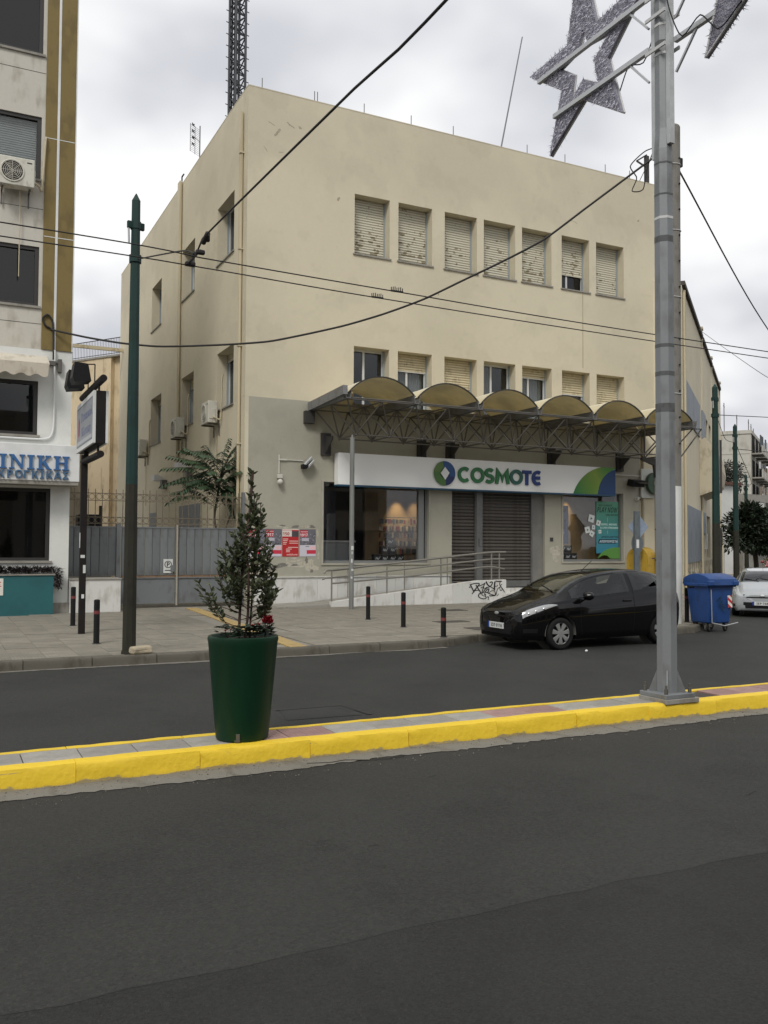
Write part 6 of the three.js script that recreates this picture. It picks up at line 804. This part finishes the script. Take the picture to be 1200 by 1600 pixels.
function carSection(x) { const [, yb, ys, hw, yt, wt, yr, wr] = carRow(x), cr = 0.045; return [[0, yb], [hw * 0.5, yb], [hw * 0.90, yb + 0.005], [hw * 0.965, yb + 0.09], [hw * 0.985, mix(yb, ys, 0.55)], [hw, ys], [hw * 0.992, mix(ys, yt, 0.45)], [mix(hw, wt, 0.6), mix(ys, yt, 0.86)], [wt, yt], [mix(wt, wr, 0.33), mix(yt, yr - cr, 0.36)], [mix(wt, wr, 0.68), mix(yt, yr - cr, 0.71)], [wr + 0.012, yr - cr - 0.012], [wr * 0.9, yr - cr * 0.55], [wr * 0.55, yr - cr * 0.14], [0, yr]]; }
const carWide = (x, y) => { const s = carSection(x); for (let i = 3; i < s.length - 1; i++) if (y >= s[i][1] && y <= s[i + 1][1]) return mix(s[i][0], s[i + 1][0], (y - s[i][1]) / (s[i + 1][1] - s[i][1] || 1)); return s[11][0]; };
const carTop = (x, z) => { const s = carSection(x), a = Math.abs(z); for (let i = 8; i < s.length - 1; i++) if (a <= s[i][0] && a >= s[i + 1][0]) return mix(s[i][1], s[i + 1][1], (s[i][0] - a) / (s[i][0] - s[i + 1][0] || 1)); return s[8][1]; };
const WH = [0.87, 3.36], WR = 0.348;
function carShell() { // body panels without glass and wheel openings
  const xs = []; for (let i = 0; i <= 150; i++) xs.push(3.95 * i / 150); const sec = xs.map((x) => { const s = carSection(x), o = []; for (let i = 0; i < s.length - 1; i++) { const n = i < 2 ? 1 : 3; for (let k = 0; k < n; k++) o.push([mix(s[i][0], s[i + 1][0], k / n), mix(s[i][1], s[i + 1][1], k / n), i + k / n]); } o.push([...s[s.length - 1], s.length - 1]); return o; });
  const P = [], I = [], m = sec[0].length, inArch = [], glass = (x, v, y, z) => { if (v >= 8.25 && v <= 11 && ((x > 1.30 && x < 2.5) || (x > 2.78 && x < 3.30)) && y < carSection(x)[11][1] - 0.05 && y > carSection(x)[8][1] + 0.04) { if (x > 2.78 && y < 1.07 + (x - 2.8) * 0.18) return false; return true; } return v > 12 && x > 1.0 && x < 1.62; };
  for (const s of [1, -1]) { const base = P.length / 3; xs.forEach((x, i) => sec[i].forEach(([w, y, v]) => { let px = x, py = y, ins = false; for (const c of WH) { const d = Math.hypot(px - c, py - 0.30); if (d < WR && w > 0.55) { ins = true; const k = WR / (d || 1e-3); px = c + (px - c) * k; py = 0.30 + (py - 0.30) * k; } } inArch.push(ins); P.push(px, Math.max(py, y < 0.3 ? y : 0), s * w); }));
    for (let i = 0; i < xs.length - 1; i++) for (let k = 0; k < m - 1; k++) { const a = base + i * m + k, b = a + m, xm = (xs[i] + xs[i + 1]) / 2, vm = (sec[i][k][2] + sec[i][k + 1][2]) / 2, ym = (sec[i][k][1] + sec[i][k + 1][1]) / 2; if (glass(xm, vm, ym)) continue; const T = s > 0 ? [[a, b, a + 1], [b, b + 1, a + 1]] : [[a, a + 1, b], [b, a + 1, b + 1]]; for (const t of T) if (!t.every((q) => inArch[q])) I.push(...t); }
    for (const [row, rev] of [[0, s > 0], [xs.length - 1, s < 0]]) for (let k = 1; k < m - 1; k++) { const a = base + row * m; I.push(a, rev ? a + k : a + k + 1, rev ? a + k + 1 : a + k); } }
  const g = new THREE.BufferGeometry(); g.setAttribute('position', new THREE.Float32BufferAttribute(P, 3)); g.setIndex(I); return toCreasedNormals(mergeVertices(g, 1e-4), 0.62);
}
function gridGeo(nu, nv, f) { const P = [], I = []; for (let i = 0; i <= nu; i++) for (let j = 0; j <= nv; j++) P.push(...f(i / nu, j / nv)); for (let i = 0; i < nu; i++) for (let j = 0; j < nv; j++) { const a = i * (nv + 1) + j, b = a + nv + 1; I.push(a, b, a + 1, b, b + 1, a + 1); } const g = new THREE.BufferGeometry(); g.setAttribute('position', new THREE.Float32BufferAttribute(P, 3)); g.setIndex(I); g.computeVertexNormals(); return g; }
function sidePane(xa, xb, yB, yT, s, off = 0.008) { const g = gridGeo(18, 8, (u, v) => { const x = mix(xa, xb, u), y = mix(yB(x), yT(x), v); return [x, y, (carWide(x, y) + off)]; }); return s > 0 ? g : mirror(g, 1, 1, -1); }
const shellGeo = carShell(); M.linerPlastic = mat([0.13, 0.125, 0.115], 0.9, { side: THREE.DoubleSide });
function wheelParts(t, x, z, s, tyreM, rimM) {
  const w = part('wheel', (() => { const g = new THREE.LatheGeometry([[0.205, -0.09], [0.25, -0.098], [0.285, -0.092], [0.298, -0.06], [0.302, 0], [0.298, 0.06], [0.285, 0.092], [0.25, 0.098], [0.205, 0.09]].map(([r, y]) => new THREE.Vector2(r, y)), 40); g.rotateX(Math.PI / 2); return g; })(), tyreM, t, [x, 0.302, z]);
  const sp = []; for (let k = 0; k < 7; k++) sp.push(extrude([[0.03, -0.02], [0.10, -0.026], [0.185, -0.042], [0.196, 0], [0.185, 0.042], [0.10, 0.026], [0.03, 0.02]], 0.014, [], 0.005).rotateZ(k * Math.PI * 2 / 7 + 0.2)); sp.push(cyl(0.045, 0.04, 0.02, 0, 0, 0, 16).rotateX(Math.PI / 2), new THREE.TorusGeometry(0.2, 0.01, 8, 40));
  part('rim', mergeSafe(sp), rimM, w, [0, 0, s * 0.065], s > 0 ? [0, 0, 0] : [0, Math.PI, 0]); part('brake_disc', cyl(0.2, 0.2, 0.02, 0, 0, 0, 28).rotateX(Math.PI / 2), M.blackMatt, w, [0, 0, s * 0.02 - 0.01]);
}
const mergeSafe = (l) => merge(l);
function car(name, label, paint, pos, turn, o = {}) {
  const t = thing(name, label, 'car', pos, turn), trim = M.black, gl = o.glass ?? mat([0.42, 0.45, 0.44], 0.02, { transmission: 1, thickness: 0, ior: 1.62 }), ryt = (x) => carSection(x)[11][1] - 0.028, ryb = (x) => carSection(x)[8][1] + 0.022;
  part('body', shellGeo, paint, t);
  for (const s of [1, -1]) {
    part('side_window', sidePane(1.14, 2.55, (x) => ryb(x), (x) => Math.max(ryb(x) + 0.004, ryt(x)), s), gl, t); part('quarter_window', sidePane(2.66, 3.40, (x) => Math.min(ryt(x) - 0.01, ryb(x) + Math.max(0, (x - 2.85)) * 0.22), (x) => Math.max(ryb(x) + 0.05, ryt(x) - Math.max(0, x - 3.2) * 0.3), s), gl, t);
    for (const c of WH) part('arch_liner', (() => { const g = new THREE.CylinderGeometry(0.352, 0.352, 0.32, 28, 1, true, Math.PI / 2 - 0.1, Math.PI + 0.2); g.rotateX(Math.PI / 2); g.rotateZ(0); return g; })(), M.linerPlastic, t, [c, 0.30, s * 0.66]);
    for (const c of WH) part('inner_wing', new THREE.CylinderGeometry(0.35, 0.35, 0.02, 24).rotateX(Math.PI / 2), M.linerPlastic, t, [c, 0.30, s * 0.52]);
    wheelParts(t, WH[0], s * 0.735, s, M.rubber, o.rim); wheelParts(t, WH[1], s * 0.735, s, M.rubber, o.rim);
    const hl = part('headlight', (() => { const g = gridGeo(20, 6, (u, v) => { const x = mix(0.085, 0.80, u), lo = 0.595 + 0.235 * Math.pow(u, 0.75), hi = 0.672 + 0.225 * Math.pow(u, 0.55), y = mix(lo, mix(hi, lo + 0.01, Math.pow(u, 6)), v); return [x - 0.004, y, carWide(x, y) + 0.007]; }); return s > 0 ? g : mirror(g, 1, 1, -1); })(), o.lens ?? mat([0.45, 0.46, 0.46], 0.12, { metal: 0.25, map: texBlotch, size: 0.1, clearcoat: 1 }), t);
    part('reflector', [0.2, 0.34, 0.5].map((x) => new THREE.SphereGeometry(0.032, 12, 8).translate(x, 0.66 + (x - 0.1) * 0.28, s * (carWide(x, 0.66 + (x - 0.1) * 0.26) - 0.012))), mat([0.75, 0.75, 0.74], 0.15, { metal: 0.8 }), hl);
    const mr = part('door_mirror', new THREE.SphereGeometry(0.12, 20, 14).scale(0.8, 0.7, 1.05), paint, t, [1.40, 1.0, s * 0.965]); part('indicator', rbox(0.02, 0.03, 0.14, 0.008), M.alu, mr, [-0.07, 0.02, s * 0.03]); part('mirror_stalk', bar([0, -0.04, 0], [0.02, -0.07, -s * 0.14], 0.022), trim, mr);
    const dh = part('door_handle', rbox(0.2, 0.034, 0.03, 0.012), paint, t, [2.45, 0.885, s * (carWide(2.45, 0.885) + 0.014)]); 
    for (const x of [1.36, 2.6]) part('door_gap', (() => { const g = gridGeo(1, 20, (u, v) => { const y = mix(0.27, ryb(x) + 0.02, v), xx = x + (u - 0.5) * 0.008 - (x < 2 ? 0.05 * Math.sin(v * 3) : -0.03 * v); return [xx, y, carWide(xx, y) + 0.0025]; }); return s > 0 ? g : mirror(g, 1, 1, -1); })(), M.blackMatt, t);
    part('sill_trim', (() => { const g = gridGeo(20, 2, (u, v) => { const x = mix(1.25, 2.98, u), y = mix(0.2, 0.29, v); return [x, y, carWide(x, y) + 0.006]; }); return s > 0 ? g : mirror(g, 1, 1, -1); })(), trim, t);
    part('bumper_vent', (() => { const g = gridGeo(10, 4, (u, v) => { const x = mix(0.09, 0.36, u), y = mix(0.33, 0.41, v); return [x - 0.003, y, carWide(x, y) + 0.005]; }); return s > 0 ? g : mirror(g, 1, 1, -1); })(), trim, t);
    part('tail_light', (() => { const g = gridGeo(8, 6, (u, v) => { const x = mix(3.5, 3.72, u), y = mix(0.86, 1.12, v); return [x, y, carWide(x, y) + 0.005]; }); return s > 0 ? g : mirror(g, 1, 1, -1); })(), mat([0.2, 0.01, 0.01], 0.2), t);
  }
  part('windscreen', gridGeo(14, 16, (u, v) => { const x = mix(0.94, 1.70, u), z = mix(-1, 1, v) * (carSection(x)[11][0] - 0.025); return [x - 0.006, carTop(x, z) + 0.008, z]; }).toNonIndexed(), gl, t);
  part('wiper', [bar([0.94, 1.075, 0.45], [1.08, 1.165, -0.05], 0.011), bar([0.94, 1.075, -0.1], [1.07, 1.16, -0.5], 0.011)], trim, t);
  // nose: upper slot, lower grille, plate, badge
  const front = (y, z) => { for (let x = 0; x < 0.5; x += 0.005) { const s = carSection(x); if (Math.abs(z) <= carWide(x, y) && y <= s[14][1] && y >= s[0][1]) return x; } return 0; };
  const nose = (z0, z1, y0, y1, off, nm, m) => part(nm, gridGeo(16, 6, (u, v) => { const z = mix(z0, z1, u), y = mix(y0, y1, v); return [front(y, z) - off, y, z]; }), m, t);
  nose(0.5, -0.5, 0.285, 0.47, 0.006, 'lower_grille', trim); nose(0.42, -0.42, 0.60, 0.635, 0.006, 'upper_grille', trim);
  const pt = canvasTex(512, 112, (q, W, H) => { q.fillStyle = '#c9ccc9'; q.fillRect(0, 0, W, H); q.fillStyle = '#1f3f8f'; q.fillRect(0, 0, 46, H); q.fillStyle = '#15171a'; q.font = 'bold 88px sans-serif'; q.textAlign = 'center'; q.fillText(o.plate, 280, 88); }), pm = mat([1, 1, 1], 0.5); pm.map = pt; const pg = new THREE.BoxGeometry(0.52, 0.112, 0.012); part('number_plate', pg, pm, t, [-0.028, 0.435, 0.0], [0, -Math.PI / 2, 0]);
  const bd = part('badge', new THREE.SphereGeometry(0.06, 20, 10).scale(0.2, 0.5, 1.15), M.alu, t, [-0.012, 0.662, 0]); 
  part('aerial', bar([1.98, 1.42, 0], [2.28, 1.64, 0], 0.006, 6), trim, t);
  // inside: floor, dashboard, seats
  const sm = mat([0.07, 0.07, 0.073], 0.9); part('cabin_floor', box(1.2, 3.6, 0.36, 0.4, -0.74, 0.74), sm, t); part('dashboard', rbox(0.45, 0.3, 1.36, 0.08, 1.22, 0.86, 0), sm, t); for (const s of [1, -1]) { const st = part('seat', rbox(0.5, 0.16, 0.48, 0.06, 2.15, 0.56, s * 0.37), sm, t); part('seat_back', rbox(0.16, 0.62, 0.46, 0.06, 0, 0, 0).rotateZ(-0.28), sm, st, [2.46, 0.88, s * 0.37]); part('head_rest', rbox(0.1, 0.18, 0.26, 0.04), sm, st, [2.57, 1.27, s * 0.37]); } part('rear_seat', rbox(0.18, 0.7, 1.2, 0.06, 3.2, 0.82, 0), sm, t); part('steering_wheel', new THREE.TorusGeometry(0.18, 0.016, 8, 28).rotateY(Math.PI / 2).rotateZ(-0.4), M.black, t, [1.72, 0.95, 0.37]);
  return t;
}
{
  const blk = mat([0.0025, 0.0025, 0.003], 0.5, { specularIntensity: 0.05, clearcoat: 0.8, clearcoatRoughness: 0.04 }), wht = mat([0.42, 0.44, 0.455], 0.35, { metal: 0.15, clearcoat: 1, clearcoatRoughness: 0.05, map: texBlotch, size: 1.4 }), redp = mat([0.30, 0.012, 0.012], 0.35, { clearcoat: 1, clearcoatRoughness: 0.05 });
  const rim = mat([0.52, 0.53, 0.53], 0.3, { metal: 0.75, map: texBlotch, size: 0.3 });
  car('black_hatchback', 'black three door hatchback parked at the kerb before the shop', blk, [9.47, 0, -14.12], 0, { plate: 'ΙΟΤ·8116', rim });
  const w = car('white_hatchback', 'dusty white hatchback parked nose out beyond the blue bin', wht, [20.2, 0, -17.15], 39.6 * D2R, { plate: 'ΙΕΡ·7487', rim }); w.scale.set(0.95, 0.9, 0.97);
  for (const nm of ['slot_grille']) { const g = rbox(0.03, 0.09, 1.02, 0.02); part(nm, g, M.black, w, [0.045, 0.655, 0], [0, 0, 0.2]); part('emblem', new THREE.TorusGeometry(0.045, 0.016, 6, 16).rotateY(Math.PI / 2), M.aluWhite, w, [0.024, 0.66, 0]); }
  car('red_hatchback', 'red hatchback parked far along the side street', redp, [50.0, 0, -41.2], 39.6 * D2R, { plate: ' ', rim });
}
// ---------- blue wheeled bin ----------
{
  const b = thing('wheeled_bin', 'large blue wheeled refuse bin with red and white stripes at the kerb', 'bin', [15.94, 0.0, -15.0], -0.08), blue = mat([0.012, 0.058, 0.215], 0.5, { map: texDirt, size: 1.1, bump: bumpFine, bsize: 0.6, bs: 0.002 }), W = 0.86, D = 0.80; b.scale.set(0.86, 0.97, 0.92);
  const tap = (w0, d0, w1, d1, y0, y1, rr) => { const g = new RoundedBoxGeometry(1, 1, 1, 4, 0.05), p = g.attributes.position; for (let i = 0; i < p.count; i++) { const t = p.getY(i) + 0.5; p.setXYZ(i, p.getX(i) * mix(w0, w1, t), mix(y0, y1, t), p.getZ(i) * mix(d0, d1, t)); } g.computeVertexNormals(); return uvBox(toCreasedNormals(g, 0.6)); };
  part('body', tap(0.70, 0.64, W, D, 0.2, 1.10, 0.04), blue, b); part('rim', [rbox(W + 0.10, 0.09, D + 0.1, 0.03, 0, 1.1, 0)], blue, b);
  const lid = part('lid', (() => { const s = new THREE.Shape(); s.moveTo(-D / 2 - 0.07, 0); s.lineTo(-D / 2 - 0.05, 0.1); s.quadraticCurveTo(-D / 2 + 0.1, 0.2, 0, 0.215); s.quadraticCurveTo(D / 2 - 0.1, 0.2, D / 2 + 0.05, 0.1); s.lineTo(D / 2 + 0.07, 0); const g = extrude(s, W + 0.02, [], 0.025, 10); g.rotateY(Math.PI / 2); g.translate(-(W + 0.02) / 2, 0, 0); return toCreasedNormals(g, 0.7); })(), blue, b, [0, 1.125, 0]);
  for (const s of [-1, 1]) { part('lid_lip', rbox(0.18, 0.12, 0.12, 0.03, s * (W / 2 - 0.02), 0.02, D / 2 + 0.06), blue, lid); part('lift_trunnion', cyl(0.03, 0.03, 0.16, 0, 0, 0, 12).rotateZ(Math.PI / 2), M.black, b, [s * (W / 2 + 0.11), 1.05, 0]); }
  part('rib', [box(-0.30, -0.26, 0.3, 1.04, 0.30, 0.375)].map((g) => g), blue, b);
  for (const x of [-0.27, 0.27]) for (const z of [-0.24, 0.24]) { const c = part('caster', (() => { const g = new THREE.TorusGeometry(0.07, 0.03, 10, 24); g.rotateY(0.3); return g; })(), M.rubber, b, [x, 0.1, z]); part('caster_hub', cyl(0.065, 0.065, 0.03, 0, -0.015, 0, 14).rotateX(Math.PI / 2).rotateY(0.3), M.steel, c); part('fork', [box(-0.045, 0.045, 0.02, 0.12, -0.05, -0.035), box(-0.045, 0.045, 0.02, 0.12, 0.035, 0.05)], M.steel, c); }
  part('pedal_bar', [bar([-0.36, 1.0, 0.42], [-0.31, 0.22, 0.39], 0.014), bar([-0.31, 0.22, 0.39], [0.05, 0.15, 0.45], 0.014), bar([0.05, 0.15, 0.45], [0.55, 0.21, 0.40], 0.014)], M.alu, b);
  const stripe = mat([1, 1, 1], 0.5); stripe.map = canvasTex(128, 384, (q, w, h) => { q.fillStyle = '#d8d4cf'; q.fillRect(0, 0, w, h); q.fillStyle = '#b3202a'; for (let k = -1; k < 4; k++) { q.beginPath(); q.moveTo(0, k * 150); q.lineTo(w, k * 150 + 100); q.lineTo(w, k * 150 + 175); q.lineTo(0, k * 150 + 75); q.fill(); } }); part('stripe_panel', new THREE.BoxGeometry(0.14, 0.42, 0.006), stripe, b, [0.30, 0.78, 0.381], [-0.085, 0, 0.0]);
  const gf = mat([1, 1, 1], 0.8, { transparent: true }); gf.alphaTest = 0.35; gf.map = canvasTex(256, 384, (q) => { q.clearRect(0, 0, 256, 384); q.fillStyle = '#0e1014'; q.fillRect(96, 40, 90, 100); q.fillRect(80, 20, 70, 40); q.strokeStyle = '#12303a'; q.lineCap = 'round'; q.lineWidth = 11; q.beginPath(); q.moveTo(30, 230); q.lineTo(110, 170); q.lineTo(70, 290); q.lineTo(150, 220); q.stroke(); q.beginPath(); q.moveTo(100, 320); q.quadraticCurveTo(190, 200, 150, 330); q.stroke(); q.beginPath(); q.ellipse(180, 320, 40, 34, 0, 0.6, 5.6); q.stroke(); }); part('graffiti', new THREE.PlaneGeometry(0.42, 0.66), gf, b, [0.02, 0.78, 0.382], [-0.085, 0, 0]);
}
// ---------- far end of the side street ----------
{
  const d = thing('white_house', 'low white house with a brown roof edge behind the citrus trees', 'building', [48.6, 0, -44.2], 10 * D2R); part('wall', box(-4, 1.2, 0, 6.3, -5, 0), M.whiteWall, d); part('roof', box(-4.2, 1.5, 6.3, 6.5, -5.2, 0.25), mat([0.12, 0.055, 0.04], 0.85, { map: texDirt, size: 1.5 }), d);
  const o = thing('corner_shop_house', 'grey fronted house with dark shop openings below the balcony block', 'building', [57, 0, -49.5], 10 * D2R); part('wall', box(-1, 9, 0, 6.2, -6, 0), M.concrete, o); for (const [x, y] of [[0.5, 4.4], [2.3, 4.4], [4.6, 4.4]]) { const w = part('window', box(x, x + 1.5, y, y + 1.2, 0.001, 0.05), M.darkSteel, o); part('shutter', box(x + 0.75, x + 1.45, y + 0.05, y + 1.15, 0.051, 0.07), M.aluWhite, w); } part('awning', sbar([-1, 3.2, 0.8], [8, 3.2, 0.8], 1.5, 0.1), M.darkSteel, o);
  const dx = 96.28 - 81.54, dz = -81.07 + 70.54, ang = Math.atan2(-dz, dx), a = thing('apartment_block', 'tall pale apartment block with rows of cluttered balconies at the street end', 'building', [81.54, 0, -70.54], ang), L = Math.hypot(dx, dz);
  const wm = mat([0.50, 0.48, 0.42], 0.9, { map: texDirt, size: 6 }); part('wall', box(0, L, 0, 14.9, -16, 0), wm, a); part('parapet', box(-0.1, L + 0.1, 14.9, 15.3, -16.1, 0.1), wm, a);
  const r = rng(14), cloth = [[0.5, 0.5, 0.5], [0.08, 0.09, 0.10], [0.2, 0.16, 0.12], [0.35, 0.3, 0.25], [0.10, 0.14, 0.18]].map((c) => mat(c, 0.8));
  for (let f = 0; f < 5; f++) for (let k = 0; k < 4; k++) { const x = 0.8 + k * 4.4, y = 1.6 + f * 2.75; const b = part('balcony', box(x, x + 3.6, y, y + 0.16, 0.0, 1.15), M.concrete, a); part('balustrade', box(x, x + 3.6, y + 0.16, y + 1.0, 1.05, 1.12), wm, b); part('balcony_door', box(x + 0.4, x + 3.1, y + 0.16, y + 2.2, 0.001, 0.06), M.blackMatt, b); for (let q = 0; q < 3; q++) part('awning', rbox(0.7 + r() * 0.7, 0.5 + r() * 0.9, 0.12, 0.02, x + 0.6 + q * 1.1, y + 1.3 + r() * 0.4, 0.7 + r() * 0.4), cloth[Math.floor(r() * 5)], b); }
  part('joint', [4.4, 9.9, 12.6].map((y) => box(-0.02, 0.0, y, y + 0.06, -15.9, -0.1)), M.concrete, a);
  const pent = part('stair_head', box(2, 7, 15.3, 17.2, -9, -5), wm, a); for (const [x, z, h] of [[1, -10, 4.4], [0.5, -11, 4.8], [1.5, -3, 3.6], [5, -2, 2.6], [8, -1, 2.4], [11, -1, 2.2], [14, -1, 2]]) part('aerial', [bar([x, 15.2, z], [x, 15.2 + h, z], 0.05, 5), bar([x - 0.6, 14.8 + h, z], [x + 0.6, 14.8 + h, z], 0.04, 4)], M.steel, a); part('solar_tank', bar([1, 16, -12], [3, 16, -12], 0.45, 12), M.aluWhite, a);
  const sw = thing('garden_wall', 'graffiti stained cream garden wall along the side street', 'wall', [46.1, 0, -42.3], 39.6 * D2R); part('masonry', box(0.3, 16, 0, 2.0, -0.3, 0), mat([0.45, 0.41, 0.31], 0.93, { map: texDirt, size: 1.6 }), sw); part('pier', box(-0.3, 0.29, 0, 3.1, -0.4, 0.1), M.beige, sw); part('coping', box(0.3, 16, 2.0, 2.1, -0.36, 0.06), M.concrete, sw);
  const sg = thing('road_sign', 'octagonal red road sign on a post beside the trolley pole', 'road sign', [28.3, 0.15, -26.0], 0.9); part('post', bar([0, 0, 0], [0, 2.5, 0], 0.035, 10), M.steel, sg); const oc = Array.from({ length: 8 }, (_, i) => [Math.cos(i * Math.PI / 4 + 0.39) * 0.42, Math.sin(i * Math.PI / 4 + 0.39) * 0.42]); part('plate', extrude(oc, 0.02), M.steel, sg, [0, 2.2, -0.02]); part('red_face', extrude(oc.map(([x, y]) => [x * 0.6, y * 0.6]), 0.006), mat([0.35, 0.02, 0.025], 0.5), sg, [0, 2.2, 0.003]);
  const hg = extrude([[-1500, -5], ...Array.from({ length: 81 }, (_, i) => [-1500 + i * 37.5, 110 + 120 * fbm(i / 80, 0.3, 5, 4, 9)]), [1500, -5]], 200); const hill = structure('hill', uvBox(hg), mat([0.06, 0.08, 0.05], 0.95), [1990, 0, -1420]); hill.rotation.y = -50 * D2R;
}
// ---------- the other side of the avenue, behind the viewer: what the glass and the paint mirror ----------
{
  const facade = (name, label, x0, x1, h, col, seed) => {
    const b = thing(name, label, 'building', [x0, 0, 16]), w = x1 - x0, m = mat(col, 0.9, { map: texStucco, size: 7 }), holes = [], nx = Math.floor(w / 2.6), ny = Math.floor((h - 4.2) / 3.1);
    for (let j = 0; j < ny; j++) for (let i = 0; i < nx; i++) holes.push([0.8 + i * 2.6, 2.3 + i * 2.6, 4.9 + j * 3.1, 6.5 + j * 3.1]);
    for (let i = 0; i < Math.floor(w / 4); i++) holes.push([0.5 + i * 4, 3.7 + i * 4, 0.3, 3.3]);
    const g = extrude(rect(0, w, 0, h), 0.4, wallHoles(holes)); g.rotateY(Math.PI); g.translate(w, 0, 0.4); part('wall', g, m, b);
    part('back', box(0, w, 0, h, 6, 6.3), m, b); part('roof', box(0, w, h - 0.4, h - 0.1, 0.41, 6), M.roofing, b); for (const x of [0, w - 0.3]) part('flank', box(x, x + 0.3, 0, h - 0.001, 0.41, 5.99), m, b);
    holes.forEach(([a, c, d, e]) => part('window', box(w - c, w - a, d, e, 0.2, 0.23), M.glassDark, b));
  };
  M.glassDark = mat([0.02, 0.022, 0.024], 0.06);
  facade('opposite_building', 'ochre grey apartment row facing the shop from across the avenue', -22, 2, 12.5, [0.30, 0.27, 0.21]);
  facade('opposite_building', 'pale brown apartment row across the avenue beside the ochre grey one', 2.2, 34, 11, [0.34, 0.29, 0.23]);
  tree('avenue_tree', 'leafy street tree across the avenue before the ochre grey row', -4, 9.5, 6, 2.2, 4.2, 401, [[0.03, 0.05, 0.02]], 0.3, 2500, 'trees across the avenue'); tree('avenue_tree', 'leafy street tree across the avenue before the pale brown row', 9, 9.5, 6, 2.3, 4.4, 402, [[0.03, 0.05, 0.02]], 0.3, 2500, 'trees across the avenue');
}
renderer.render(scene, camera);
